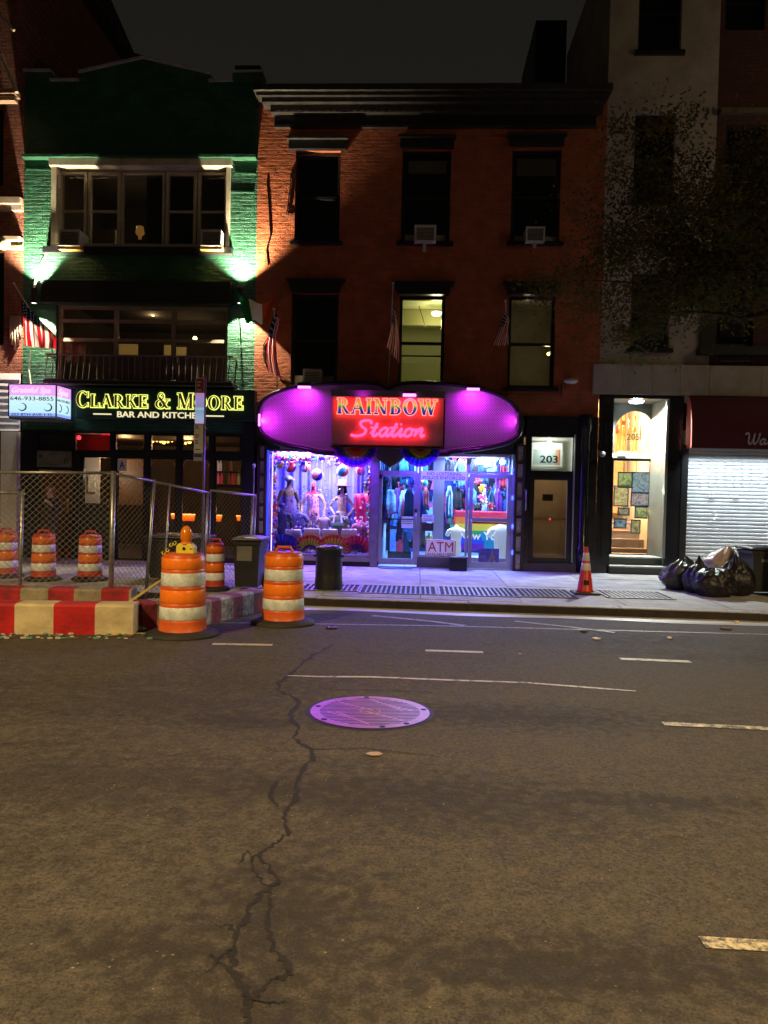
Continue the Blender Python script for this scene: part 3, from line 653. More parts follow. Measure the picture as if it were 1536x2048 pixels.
# ------------------------------------------------------------------ lettering
def text_mesh(body, extrude=.01, offset=0.0, shear=0.0, res=3):
    cu = bpy.data.curves.new('text', 'FONT'); cu.body = body; cu.extrude = extrude; cu.offset = offset; cu.shear = shear; cu.resolution_u = res
    o = bpy.data.objects.new('text', cu); COL.objects.link(o)
    dg = bpy.context.evaluated_depsgraph_get(); me = bpy.data.meshes.new_from_object(o.evaluated_get(dg))
    v = [tuple(p.co) for p in me.vertices]; f = [tuple(p.vertices) for p in me.polygons]
    bpy.data.objects.remove(o); bpy.data.curves.remove(cu); bpy.data.meshes.remove(me)
    return v, f
def text(name, body, x0, x1, z0, z1, Y, mat, parent, depth=.004, offset=0.0, shear=0.0, ux=None, org=None):
    """flat lettering filling a box on a wall facing the street (or on the plane org/ux)"""
    v, f = text_mesh(body, .5, offset, shear)
    mnx = min(p[0] for p in v); mxx = max(p[0] for p in v); mny = min(p[1] for p in v); mxy = max(p[1] for p in v)
    mb = MB()
    for x, y, zz in v:
        a = (x - mnx) / (mxx - mnx); b2 = (y - mny) / (mxy - mny); dd = -(zz + .5) * depth
        if ux is None: mb.v.append((x0 + (x1 - x0) * a, Y + dd, z0 + (z1 - z0) * b2))
        else:
            n = Vector((0, 0, 1)).cross(Vector(ux)).normalized()
            mb.v.append(tuple(Vector(org) + Vector(ux) * (x0 + (x1 - x0) * a) + Vector((0, 0, 1)) * (z0 + (z1 - z0) * b2) + n * dd))
    mb.f = f; mb.m = [0] * len(f)
    if len(body) > 3 and (x1 - x0) / len(body) > .07:      # big lettering: each character a part of its own
        par = list(range(len(mb.v)))
        def fd(i):
            while par[i] != i: par[i] = par[par[i]]; i = par[i]
            return i
        for q in f:
            for i in q[1:]: par[fd(i)] = fd(q[0])
        gs = {}
        for q in f: gs.setdefault(fd(q[0]), []).append(q)
        for fs in gs.values():
            ids = sorted({i for q in fs for i in q}); mp = {i: k for k, i in enumerate(ids)}; m2 = MB(); m2.v = [mb.v[i] for i in ids]; m2.f = [tuple(mp[i] for i in q) for q in fs]; m2.m = [0] * len(fs); m2.build('letter', mat, parent)
        return None
    return mb.build(name, mat, parent)
K_, T_ = .21, .075
def ser(x, w=.17): return [('h', x - w, x + w, .0, T_), ('h', x - w, x + w, 1 - T_, 1)]
GL = {
 'C': (.95, [('a', .5, .5, .46, .53, 42, 318, K_, .07), ('l', .86, .64, .86, .98, .06), ('l', .87, .05, .87, .28, .04)]),
 'L': (.86, ser(.24) + [('l', .24, 0, .24, 1, K_), ('h', .1, .82, 0, T_), ('l', .79, .02, .79, .32, .07)]),
 'A': (1.0, [('l', .14, 0, .50, 1, .09), ('l', .50, 1, .86, 0, K_), ('h', .27, .74, .30, .37), ('h', .0, .28, 0, T_), ('h', .68, 1.02, 0, T_)]),
 'R': (.98, [('h', .07, .41, 0, T_), ('l', .24, 0, .24, 1, K_), ('h', .07, .42, 1 - T_, 1), ('h', .3, .42, .46, .53), ('a', .40, .73, .36, .27, -92, 92, K_, .07), ('l', .46, .50, .84, 0, K_), ('h', .72, 1.0, 0, T_)]),
 'K': (1.0, ser(.24) + [('l', .24, 0, .24, 1, K_), ('l', .36, .42, .80, 1, .09), ('l', .46, .58, .86, 0, K_), ('h', .66, .96, 1 - T_, 1), ('h', .70, 1.03, 0, T_)]),
 'E': (.86, ser(.24) + [('l', .24, 0, .24, 1, K_), ('h', .2, .78, 1 - T_, 1), ('h', .2, .66, .46, .53), ('h', .2, .82, 0, T_), ('l', .76, .72, .76, .98, .06), ('l', .64, .38, .64, .62, .06), ('l', .80, .02, .80, .30, .06)]),
 '&': (1.05, [('a', .44, .76, .22, .25, 0, 360, .10, .07), ('a', .40, .27, .37, .29, 20, 350, .17, .07), ('l', .30, .74, .88, 0, K_), ('l', .72, .24, .92, .56, .08), ('h', .74, 1.04, .52, .59), ('h', .8, 1.06, 0, T_)]),
 'M': (1.25, [('l', .20, 0, .20, 1, .09), ('l', .22, 1, .60, 0, K_), ('l', .58, 0, .98, 1, .08), ('l', 1.03, 0, 1.03, 1, K_), ('h', .05, .34, 1 - T_, 1), ('h', .06, .34, 0, T_), ('h', .88, 1.2, 1 - T_, 1), ('h', .86, 1.2, 0, T_)]),
 'O': (1.02, [('a', .51, .5, .49, .53, 0, 360, K_ + .02, .07)]),
 'I': (.48, ser(.24) + [('l', .24, 0, .24, 1, K_)]),
 'N': (1.1, [('l', .22, 0, .22, 1, .09), ('l', .22, 1, .86, 0, K_), ('l', .88, 0, .88, 1, .09), ('h', .04, .32, 1 - T_, 1), ('h', .06, .38, 0, T_), ('h', .72, 1.04, 1 - T_, 1)]),
 'B': (.92, [('h', .07, .45, 0, T_), ('l', .24, 0, .24, 1, K_), ('h', .07, .45, 1 - T_, 1), ('h', .3, .45, .48, .55), ('a', .42, .755, .33, .245, -92, 92, K_, .07), ('a', .43, .265, .40, .265, -92, 92, K_, .07)]),
 'W': (1.4, [('l', .18, 1, .46, 0, K_), ('l', .46, 0, .74, 1, .09), ('l', .66, 1, .96, 0, K_), ('l', .96, 0, 1.24, 1, .09), ('h', .02, .36, 1 - T_, 1), ('h', .55, .86, 1 - T_, 1), ('h', 1.08, 1.38, 1 - T_, 1)]),
 ' ': (.45, [])}
def serif(name, body, x0, x1, z0, z1, Y, mat, parent, depth=.03, grow=0.0, gap=.07, small=None):
    tot = sum(GL[ch][0] * (small if (small and i > 0 and (body[i - 1] != ' ' and ch != '&')) else 1) + gap for i, ch in enumerate(body)) - gap
    u = (x1 - x0) / tot; h = z1 - z0; x = x0; out = []
    for i, ch in enumerate(body):
        s = small if (small and i > 0 and (body[i - 1] != ' ' and ch != '&')) else 1
        w, st = GL[ch]; mb = MB(); k = 0
        for q in st:
            dd = -depth - k * .0006; k += 1; U = u * s; Hh = h * s
            def P(a, b2): return (x + a * U, Y, z0 + b2 * Hh)
            if q[0] == 'h': a, b2, c, d = q[1] * U - grow, q[2] * U + grow, q[3] * Hh - grow, q[4] * Hh + grow; pts = [(x + a, Y, z0 + c), (x + b2, Y, z0 + c), (x + b2, Y, z0 + d), (x + a, Y, z0 + d)]; mb.prism(pts, (0, dd, 0))
            elif q[0] == 'l':
                g = q[5] * U / 2 + grow; ax, az, bx_, bz = q[1] * U, q[2] * Hh, q[3] * U, q[4] * Hh
                if az > bz: ax, az, bx_, bz = bx_, bz, ax, az
                az -= grow; bz += grow
                mb.prism([(x + ax - g, Y, z0 + az), (x + ax + g, Y, z0 + az), (x + bx_ + g, Y, z0 + bz), (x + bx_ - g, Y, z0 + bz)], (0, dd, 0))
            else:
                _, cx, cz, rx, rz, a0, a1, wx, wz = q; n = 22; full = a1 - a0 >= 359
                for j in range(n):
                    t0, t1 = radians(a0 + (a1 - a0) * j / n), radians(a0 + (a1 - a0) * (j + 1) / n)
                    ro = (rx * U + grow, rz * Hh + grow); ri = (max(.001, (rx - wx) * U - grow), max(.001, (rz - wz) * Hh - grow))
                    C0 = (x + cx * U, z0 + cz * Hh)
                    f = lambda r, t: (C0[0] + r[0] * cos(t), Y, C0[1] + r[1] * sin(t))
                    mb.prism([f(ri, t0), f(ro, t0), f(ro, t1), f(ri, t1)], (0, dd, 0))
        if mb.f: out.append(mb.build(name, mat, parent))
        x += (w * s + gap) * u
    return out
def smooth_line(pts, n=6):
    P = [Vector((p[0], p[1], 0)) for p in pts]; out = []
    for i in range(len(P) - 1):
        a, b2, c, d = P[max(0, i - 1)], P[i], P[i + 1], P[min(len(P) - 1, i + 2)]
        for k in range(n):
            t = k / n; out.append(.5 * (2 * b2 + (c - a) * t + (2 * a - 5 * b2 + 4 * c - d) * t * t + (3 * b2 - a - 3 * c + d) * t ** 3))
    return out + [P[-1]]

# ================================================================== bar sign
bs = thing('bar_sign', 'dark green bar sign with glowing yellow-green serif letters', 'sign', tuple(W(330, 840, -.3)))
p, q = W(152, 772, -.30), W(508, 842, -.30); Y = -.30
bx('sign_board', M('sign_green', (.010, .042, .032), .45, var=.25, vs_=2), bs, p.x, q.x, Y, -.03, q.z, p.z - .02, .012)
zl = W(320, 817, Y).z; zu = W(320, 786, Y).z; xa, xb = W(153, 800, Y).x, W(487, 805, Y).x
HALO = E('letter_halo', lin((232, 240, 110)), 1.7); LET = M('bronze_letter_face', (.09, .05, .03), .4, .3, em=lin((70, 45, 30)), es=.5)
serif('letter_halo', 'CLARKE & MOORE', xa, xb, zl, zu, Y - .012, HALO, bs, .012, .013, small=.84)
serif('letter', 'CLARKE & MOORE', xa, xb, zl, zu, Y - .03, LET, bs, .02, -.004, small=.84)
IV = E('ivory_letters', lin((255, 238, 190)), 1.0)
text('lettering', 'BAR AND KITCHEN', W(235, 830, Y).x, W(408, 832, Y).x, W(320, 836, Y).z, W(320, 824, Y).z, Y - .006, IV, bs, .02, .012)
for l, r, py in ((187, 223, 828), (412, 448, 832)): a = W(l, py, Y); b2 = W(r, py, Y); bx('dash', IV, bs, a.x, b2.x, Y - .02, Y - .002, a.z - .012, a.z + .014)

# ================================================================== perforated lobed shop sign
SY = -.62
ss = thing('lobed_shop_sign', 'wide rounded perforated shop sign washed in purple light', 'sign', tuple(W(778, 905, SY)))
top = [(514, 838), (517, 815), (530, 797), (560, 782), (600, 772), (660, 767), (720, 765), (755, 768), (778, 776), (800, 768), (840, 765), (900, 768), (945, 775), (990, 787), (1020, 803), (1038, 825)]
bot = [(1042, 848), (1036, 872), (1010, 888), (960, 898), (900, 906), (880, 910), (670, 908), (610, 899), (560, 888), (530, 874), (517, 857)]
out = [W(x, y, SY) for x, y in top + bot]; cen = sum(out, Vector()) / len(out)
def perf_mat():
    m = M('perforated_mesh', (.50, .44, .52), .5, .2); nt = m.node_tree; N = nt.nodes; L = nt.links; b = N['Principled BSDF']
    tc = N.new('ShaderNodeTexCoord'); mp = N.new('ShaderNodeMapping'); mp.inputs['Scale'].default_value = (1 / .036, 1 / .036, 1 / .036); mp.inputs['Rotation'].default_value = (0, radians(45), 0); L.new(tc.outputs['Object'], mp.inputs[0])
    fr = N.new('ShaderNodeVectorMath'); fr.operation = 'FRACTION'; L.new(mp.outputs[0], fr.inputs[0]); sb = N.new('ShaderNodeVectorMath'); sb.operation = 'SUBTRACT'; sb.inputs[1].default_value = (.5, .5, .5); L.new(fr.outputs[0], sb.inputs[0])
    ml = N.new('ShaderNodeVectorMath'); ml.operation = 'MULTIPLY'; ml.inputs[1].default_value = (1, 0, 1); L.new(sb.outputs[0], ml.inputs[0]); ln = N.new('ShaderNodeVectorMath'); ln.operation = 'LENGTH'; L.new(ml.outputs[0], ln.inputs[0])
    mr = N.new('ShaderNodeMapRange'); mr.inputs[1].default_value = .24; mr.inputs[2].default_value = .36; L.new(ln.outputs['Value'], mr.inputs[0])
    mx = N.new('ShaderNodeMix'); mx.data_type = 'RGBA'; mx.inputs[7].default_value = (.55, .42, .55, 1); mx.inputs[6].default_value = (.06, .03, .09, 1); L.new(mr.outputs[0], mx.inputs[0]); L.new(mx.outputs[2], b.inputs['Base Color'])
    return m
PERF = perf_mat()
fine = [Vector((p.x, 0, p.y)) for p in smooth_line([(o.x, o.z) for o in out] + [(out[0].x, out[0].z)], 5)][:-1]
outl = [Vector((p.x, SY, p.z)) for p in fine]
MB().prism([(p.x, SY + .03, p.z) for p in outl], (0, .05, 0)).build('mesh_face', PERF, ss)
MB().prism([(cen.x + (p.x - cen.x) * .995, SY + .09, cen.z + (p.z - cen.z) * .985) for p in outl], (0, -SY - .1, 0)).build('sign_body', BLACKM, ss)
MB().tube([p + Vector((0, .0, 0)) for p in outl], .042, 8, closed=True).build('rim', M('sign_rim', (.03, .02, .035), .3, .3), ss, smooth=True)
inner = [Vector((cen.x + (p.x - cen.x) * .978, SY - .0, cen.z + (p.z - cen.z) * .92)) for p in outl]
MB().tube(inner, .018, 6, closed=True).build('inner_trim', M('lilac_trim', (.35, .25, .4), .4), ss, smooth=True)
a, b2 = W(560, 880, SY), W(668, 900, SY); bx('access_panel', M('perforated_panel', (.35, .3, .36), .5), ss, a.x, b2.x, SY + .015, SY + .03, b2.z, a.z)
PURP = (.74, .025, .95)
for (l, t, r, b3, tw) in ((595, 769, 622, 777, 0), (933, 773, 960, 790, 1)):
    h = rect(l, t, r, b3, SY - .22); fl = thing('flood_light', 'violet LED flood light on the %s lobe of the purple sign' % ('left' if not tw else 'right'), 'flood light', ((h[0] + h[1]) / 2, SY - .2, h[3]), 'flood lights on the shop sign')
    bx('housing', BLACK, fl, h[0], h[1], SY - .24, SY - .16, h[3] - .03, h[3] + .04); bx('bracket', STEEL, fl, (h[0] + h[1]) / 2 - .02, (h[0] + h[1]) / 2 + .02, SY - .16, SY + .02, h[3] - .0, h[3] + .02)
    bx('led_strip', E('violet_led', lin((255, 130, 255)), 3.2), fl, h[0] + .01, h[1] - .01, SY - .235, SY - .165, h[3] - .075, h[3] - .031)
    lamp_obj('led_beam', 'AREA', ((h[0] + h[1]) / 2, SY - .2, h[3] - .08), 15, PURP, fl, .26, aim=((h[0] + h[1]) / 2 + (.1 if tw else -.15), SY + .03, h[3] - .75), sy=.06)
h = rect(517, 828, 520, 852, SY - .08); sl = thing('side_light', 'short upright violet light bar at the left tip of the purple sign', 'light bar', (h[0], SY - .08, h[2])); bx('led_strip', E('violet_led', (1, 1, 1)), sl, h[0], h[0] + .03, SY - .10, SY - .05, h[2], h[3])
lamp_obj('led_beam', 'AREA', (h[0] + .06, SY - .12, (h[2] + h[3]) / 2), 8, PURP, sl, .28, aim=(h[0] + .9, SY + .05, (h[2] + h[3]) / 2), sy=.06)
h = rect(1034, 825, 1038, 858, SY - .08); sl = thing('side_light', 'violet light bar at the right tip of the purple sign', 'light bar', (h[0], SY - .08, h[2])); bx('led_strip', M('violet_cover', (.5, .3, .55), .4), sl, h[0], h[0] + .03, SY - .10, SY - .05, h[2], h[3])
lamp_obj('led_beam', 'AREA', (h[0] - .02, SY - .12, (h[2] + h[3]) / 2), 3, PURP, sl, .28, aim=(h[0] - .9, SY + .05, (h[2] + h[3]) / 2), sy=.06)
# centre sign box
NY = -.98
nb = thing('neon_sign_box', 'brown sign box with rainbow letters over pink script in red neon glow', 'sign', tuple(W(775, 890, NY)))
a = rect(664, 783, 887, 891, NY)
BOXB = M('brown_sign_face', (.30, .22, .19), .6, var=.15, vs_=3)
zt = W(775, 796, NY).z
bx('sign_face', BOXB, nb, a[0], a[1], NY, NY + .28, a[2], zt - .002); bx('top_housing', M('housing_grey', (.13, .115, .10), .6), nb, a[0] - .01, a[1] + .01, NY - .14, NY + .28, zt, a[3])
bx('edge_trim', STEEL, nb, a[1], a[1] + .03, NY - .02, NY + .28, a[2] - .02, zt - .003); bx('edge_trim', STEEL, nb, a[0] - .02, a[1] + .031, NY - .025, NY + .28, a[2] - .05, a[2] - .021)
xa, xb = W(673, 815, NY - .1).x, W(875, 815, NY - .1).x; zl, zu = W(775, 829, NY - .1).z, W(775, 798, NY - .1).z
RBOW = ramp_mat('rainbow_letter', [(0, lin((60, 20, 130))), (.22, lin((20, 60, 160))), (.42, lin((30, 130, 90))), (.58, lin((210, 200, 60))), (.78, lin((255, 165, 70))), (1, lin((255, 120, 90)))], 2, zl - a[2] - 0 + (a[2] - W(775, 890, NY).z), zu - W(775, 890, NY).z, .75)
NRED = E('red_neon_glow', (1.0, .010, .006), 30); NP = E('pink_neon_edge', lin((255, 150, 140)), 1.7)
serif('neon_backlight', 'RAINBOW', xa, xb, zl, zu, NY - .075, NRED, nb, .012, -.004)
serif('letter_edge', 'RAINBOW', xa, xb, zl, zu, NY - .10, NP, nb, .012, .015)
serif('letter', 'RAINBOW', xa, xb, zl, zu, NY - .12, RBOW, nb, .012, .001)
SC = {'S': [(1.05, .78), (1.02, .98), (.62, 1.0), (.42, .84), (.55, .60), (.80, .40), (.70, .12), (.30, .0), (-.05, .08)],
      't': [(.0, .12), (.20, .5), (.32, .78), (.16, .3), (.14, .06), (.26, .02), (.44, .2)],
      'a': [(.55, .42), (.36, .5), (.12, .34), (.10, .08), (.28, .02), (.48, .3), (.54, .46), (.48, .14), (.56, .02), (.74, .16)],
      'i': [(.02, .16), (.20, .48), (.12, .12), (.20, .02), (.36, .16)],
      'o': [(.34, .5), (.12, .36), (.08, .1), (.24, .02), (.44, .14), (.46, .40), (.34, .5), (.50, .40), (.66, .44)],
      'n': [(.04, .04), (.16, .48), (.12, .2), (.30, .46), (.44, .46), (.40, .16), (.46, .02), (.62, .14)]}
PNK = E('pink_neon_tube', lin((255, 80, 150)), 1.9); wd = {'S': 1.12, 't': .44, 'a': .70, 'i': .34, 'o': .62, 'n': .6}
x = W(703, 860, NY - .1).x; x1_ = W(848, 860, NY - .1).x; zl = W(775, 873, NY - .1).z; zu = W(775, 842, NY - .1).z
tot = sum(wd[c] for c in 'Station'); u = (x1_ - x) / tot; hh = zu - zl
for ch in 'Station':
    sc_ = 1.0 if ch == 'S' else 1.12
    ln = [(x + (p.x * 1.0 + p.y * .12) * u, NY - .09, zl + p.y * hh * sc_) for p in smooth_line(SC[ch], 5)]
    MB().tube(ln, .031, 6).build('neon_script', PNK, nb, smooth=True)
    MB().tube([(p[0], NY - .055, p[2]) for p in ln], .014, 4).build('neon_backlight', NRED, nb)
    if ch == 't': MB().tube([(x - .02 * u, NY - .09, zl + .56 * hh), (x + .46 * u, NY - .09, zl + .60 * hh)], .022, 6).build('neon_script', PNK, nb, smooth=True)
    x += wd[ch] * u
    if ch == 'i': MB().sphere((x - .12 * u, NY - .09, zl + .80 * hh), .024, 8, 6).build('neon_script', PNK, nb)
c = W(725, 790, NY - .16); h = rect(806, 788, 832, 793, NY - .16)
bx('led_strip', E('violet_led', (1, 1, 1)), nb, h[0], h[1], NY - .19, NY - .141, h[2], h[3]); bx('fixture', STEEL, nb, h[0] + .02, h[1] - .02, NY - .25, NY - .1, h[3] + .002, h[3] + .05)
lamp_obj('led_beam', 'AREA', ((h[0] + h[1]) / 2, NY - .2, h[2] - .02), .8, PURP, nb, .2, aim=((h[0] + h[1]) / 2, NY, h[2] - .5), sy=.04)
lamp_obj('led_beam', 'AREA', (c.x, NY - .24, c.z - .02), .8, PURP, nb, .2, aim=(c.x, NY - .0, c.z + .4), sy=.04)
# rainbow bunting below the sign: pleated half fans
BY = -.80
for (l, r, t, b3, lab) in ((667, 757, 891, 935, 'pleated rainbow bunting half-fan below the left of the neon box, red centred'), (800, 882, 891, 934, 'pleated rainbow bunting half-fan below the right of the neon box, green ringed')):
    p, q = W(l, t, BY), W(r, t, BY); cx = (p.x + q.x) / 2; R_ = (q.x - p.x) / 2; cz = p.z - .0; hz = p.z - W((l + r) / 2, b3, BY).z; left = l < 700
    cs = [lin(c) for c in (((225, 50, 40), (235, 110, 60), (190, 160, 90), (120, 100, 90), (70, 40, 160), (190, 60, 210)) if left else ((150, 40, 20), (205, 130, 30), (200, 180, 40), (60, 90, 40), (60, 50, 190), (150, 60, 210)))]
    ms = [cloth_mat('bunting_%d_%d' % (left, i), c) for i, c in enumerate(cs)]
    bd = [0, .28, .45, .58, .68, .88, 1.01]
    def fn(u, v, cx=cx, cz=cz, R_=R_, hz=hz):
        a = pi + pi * u; r = v * (1 + .02 * sin(u * 60)); return (cx + R_ * r * cos(a), BY + .05 * sin(u * 22 * pi) * v - .06 * v, cz + hz * r * sin(a))
    mb = MB(); mb.grid(fn, 66, 18, mfn=lambda u, v: max(i for i in range(6) if v >= bd[i]))
    tag(mb.build('bunting', ms, None, origin=(cx, BY, cz), smooth=True), lab, 'bunting', 'rainbow bunting under the neon box')
dm = [W(752, 892, -.72), W(806, 892, -.72), W(812, 910, -.72), W(800, 922, -.72), W(778, 935, -.72), W(758, 920, -.72), W(745, 908, -.72)]
tag(MB().prism(dm, (0, .5, 0)).build('sign_keel', M('brown_sign_keel', (.10, .07, .06), .6), ss))

# ================================================================== shop front of the lit shop
sh = thing('shop_front', 'glazed shop front with display window, glass doors and glass-block side columns', 'shop front', (W(515, 1140).x, 0, 0))
DF = PURPLEF
zl_ = 0.0; ztp = W(780, 903).z
for (l, r, y0_, n, lab) in ((515, 533, 905, 8, 0), (1027, 1047, 905, 7, 1)):
    a, b2 = W(l, 1030).x, W(r, 1030).x; zt = W((l + r) / 2, 890).z
    mb = MB(); mb.box(a, a + .05, -.12, .2, 0, zt); mb.box(b2 - .05, b2, -.12, .2, 0, zt); hcell = zt / n
    for i in range(n + 1): mb.box(a + .05, b2 - .05, -.118, .19, max(0, i * hcell - .03), min(zt, i * hcell + .03))
    cl = mb.build('side_column', M('maroon_column', (.035, .014, .018), .4, var=.3), sh)
    for i in range(n): bx('glass_block', M('wired_glass', (.55, .50, .45), .12, var=.35, vs_=18, bump=.8, bs=60), cl, a + .052, b2 - .052, -.07, -.03, i * hcell + .032, (i + 1) * hcell - .032)
xcol1 = W(1047, 1030).x
bx('head_beam', BLACKM, sh, W(533, 900).x, W(1027, 900).x, -.10, .2, ztp - .02, zshop - .3)
bx('side_fascia', BLACKM, sh, XG1 + .005, W(533, 900).x - .0, -.05, -.002, W(525, 889).z, zshop - .3); bx('side_fascia', BLACKM, sh, W(1027, 900).x, W(1047, 900).x, -.05, -.002, W(1030, 889).z, zshop - .3)
h = rect(540, 903, 744, 1108); dw = h
x0, x1, z0, z1 = dw
pl = thing('display_window', 'bright violet display window full of mannequins and garlands', 'shop window', (x0, 0, 0))
frame('window_frame', DF, pl, x0 - .07, x1 + .0, z0 - .05, z1 + .03, -.05, .05, .1)
mbpane(pl, x0 - .02, x1 - .05, z0, z1, -.01, GLASS, 'pane')
bx('bulkhead', M('beige_bulkhead', (.34, .29, .29), .7, var=.25, vs_=2), pl, x0 - .07, x1 + .0, -.03, .12, .10, z0 - .052); bx('plinth', BLACKM, pl, x0 - .07, x1, -.02, .12, 0, .10)
bx('window_board', M('pale_shelf', (.55, .5, .55), .6), pl, x0 - .05, x1, .02, 1.3, z0 - .06, z0 - .001)
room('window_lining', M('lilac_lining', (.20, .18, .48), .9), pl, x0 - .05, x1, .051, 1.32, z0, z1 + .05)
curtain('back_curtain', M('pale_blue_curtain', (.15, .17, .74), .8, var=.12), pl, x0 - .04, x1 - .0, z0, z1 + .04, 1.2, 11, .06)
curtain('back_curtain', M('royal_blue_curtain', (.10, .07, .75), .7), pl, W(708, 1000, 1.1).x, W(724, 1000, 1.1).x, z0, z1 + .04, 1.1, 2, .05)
lamp_obj('window_light', 'AREA', ((x0 + x1) / 2, .16, z1 - .02), 330, (.20, .13, 1.0), pl, x1 - x0 - .2, aim=((x0 + x1) / 2, .75, z0), sy=.2)
lamp_obj('window_light', 'AREA', ((x0 + x1) / 2 + .15, .42, z1 - .03), 100, (.92, .80, 1.0), pl, .9, aim=((x0 + x1) / 2 + .15, .6, z0), sy=.2)
bx('light_tube', E('violet_tube', lin((190, 170, 255)), 2.5), pl, x0 + .02, x0 + .04, .06, .08, z0, z1); bx('light_tube', E('blue_tube', lin((40, 60, 255)), 2.5), pl, x0 - .055, x0 - .035, -.08, -.052, z0 - .1, z1)
bx('canopy_strip', E('canopy_led', lin((190, 170, 255)), 2.0), sh, W(545, 905, -.3).x, W(1010, 905, -.3).x, -.33, -.29, W(780, 908, -.62).z - .03, W(780, 908, -.62).z - .01)
lamp_obj('canopy_light', 'AREA', (W(650, 905, -.3).x, -.31, W(780, 908, -.62).z - .035), 165, (.19, .03, .97), sh, 1.9, aim=(W(650, 905, -.3).x, -1.2, 0), sy=.05)
lamp_obj('canopy_light', 'AREA', (W(900, 905, -.3).x, -.31, W(780, 908, -.62).z - .035), 140, (.12, .07, 1.0), sh, 2.2, aim=(W(900, 905, -.3).x, -1.1, 0), sy=.05)
# post, entrance door, fixed light, right door
post = W(742, 1030).x, W(757, 1030).x; bx('post', DF, sh, post[0], post[1], -.06, .1, 0, ztp - .02)
def door(l, t, r, b3, name, parent, mat, tl=.07, tr=.1, tt=.09, tb=.13, Y=-.01, handle=None):
    a, b2, c, d = rect(l, t, r, b3); c = max(c, .02)
    dr = MB(); dr.box(a, a + tl, Y, Y + .05, c, d); dr.box(b2 - tr, b2, Y, Y + .05, c, d); dr.box(a + tl, b2 - tr, Y + .001, Y + .049, c, c + tb); dr.box(a + tl, b2 - tr, Y + .001, Y + .049, d - tt, d)
    o = dr.build(name, mat, parent, bevel=.004); mbpane(o, a + tl, b2 - tr, c + tb, d - tt, Y + .025, GLASS, 'pane'); return o, (a, b2, c, d)
d1, r1 = door(757, 945, 836, 1129, 'glass_door', sh, ALU)
bx('push_bar', STEEL, d1, r1[0] + .07, r1[1] - .1, -.06, -.035, 1.02, 1.045); MB().tube([(r1[1] - .05, -.012, 1.16), (r1[1] - .05, -.09, 1.14), (r1[1] - .05, -.09, .92), (r1[1] - .05, -.012, .9)], .014, 8).build('handle', GALV, d1, smooth=True)
MB().lathe([(.03, -.03), (.03, .03)], (r1[1] - .05, -.03, 1.22), 10).build('lock', STEEL, d1); bx('closer', BLACK, d1, r1[0] + .0, r1[0] + .07, -.04, -.011, r1[3] - .14, r1[3] - .05); bx('hinge', BLACK, d1, r1[0] - .03, r1[0] + .02, -.045, -.0, .03, .12)
a, b2, c, d = rect(757, 906, 836, 945); tr_ = frame('transom', ALU, sh, a, b2, c, ztp - .02, -.01, .04, .05); mbpane(tr_, a + .04, b2 - .04, c + .04, ztp - .06, .015, GLASS, 'pane')
a, b2, c, d = rect(836, 906, 936, 1115); fx = frame('fixed_light', ALU, sh, a, b2, c, ztp - .02, -.012, .05, .06); mbpane(fx, a + .05, b2 - .05, c + .05, ztp - .07, .015, GLASS, 'pane')
bx('kick_panel', M('grey_kick_panel', (.13, .12, .14), .5, var=.2), sh, a + .001, b2 - .001, -.005, .05, .02, c - .002)
d2, r2 = door(937, 948, 1022, 1137, 'glass_door', sh, ALU, .08, .09, .09, .13)
bx('push_bar', STEEL, d2, r2[0] + .08, r2[1] - .09, -.06, -.035, .98, 1.01); bx('mail_plate', ALU, d2, r2[0] + .08, r2[1] - .09, -.015, .02, 1.02, 1.10); MB().tube([(r2[0] + .05, -.012, 1.06), (r2[0] + .05, -.08, 1.04), (r2[0] + .05, -.08, .84), (r2[0] + .05, -.012, .82)], .014, 8).build('handle', GALV, d2, smooth=True)
a, b2, c, d = rect(937, 906, 1022, 947); tr_ = frame('transom', ALU, sh, a, b2, c, ztp - .02, -.01, .04, .05); mbpane(tr_, a + .04, b2 - .04, c + .04, ztp - .06, .015, GLASS, 'pane')
bx('jamb', M('blue_lit_jamb', (.4, .4, .5), .4), sh, r2[1] + .004, W(1027, 1030).x - .001, -.04, .1, 0, ztp - .02)
for py in (940, 996, 1053, 1105):
    c = W(1025, py, -.06); MB().sphere(c, .035, 8, 6, sq=(.6, .6, 1.5)).build('blue_bulb', E('blue_bulb_glow', lin((60, 80, 255)), 6), sh, smooth=True)
bx('threshold', ALU, sh, W(757, 1130).x, W(1027, 1130).x, -.05, .06, 0.001, .018)
# shop interior
ix0, ix1, iy1 = post[1] + .0, W(1027, 1030).x, 4.6
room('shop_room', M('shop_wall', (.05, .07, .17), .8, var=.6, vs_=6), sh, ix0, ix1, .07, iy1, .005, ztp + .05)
FLR = M('shop_floor_tile', (.62, .66, .75), .35, var=.15, vs_=2)
k = 0
for i in range(5):
    for j in range(7):
        xa = ix0 + .01 + (ix1 - ix0) * i / 5; ya = .08 + j * .6; bx('floor_tile', FLR, sh, xa, xa + (ix1 - ix0) / 5 - .01, ya, ya + .59, .006, .014)
lamp_obj('shop_light', 'AREA', (ix0 + .55, 1.6, ztp - .05), 350, (.13, .36, 1.0), sh, .9, aim=(ix0 + .55, 1.6, 0), sy=2.4)
lamp_obj('shop_light', 'AREA', (ix0 + 2.1, .9, ztp - .05), 390, (.42, .56, 1.0), sh, 1.1, aim=(ix0 + 2.1, 1.1, 0), sy=1.4)
lamp_obj('shop_light', 'AREA', (ix0 + 1.3, 3.4, ztp - .05), 180, (.2, .42, 1.0), sh, 1.8, aim=(ix0 + 1.3, 3.4, 0), sy=1.4)
bx('inner_post', M('lilac_post', (.40, .38, .58), .5), sh, W(866, 1000, .5).x, W(888, 1000, .5).x, .5, .62, .015, ztp)
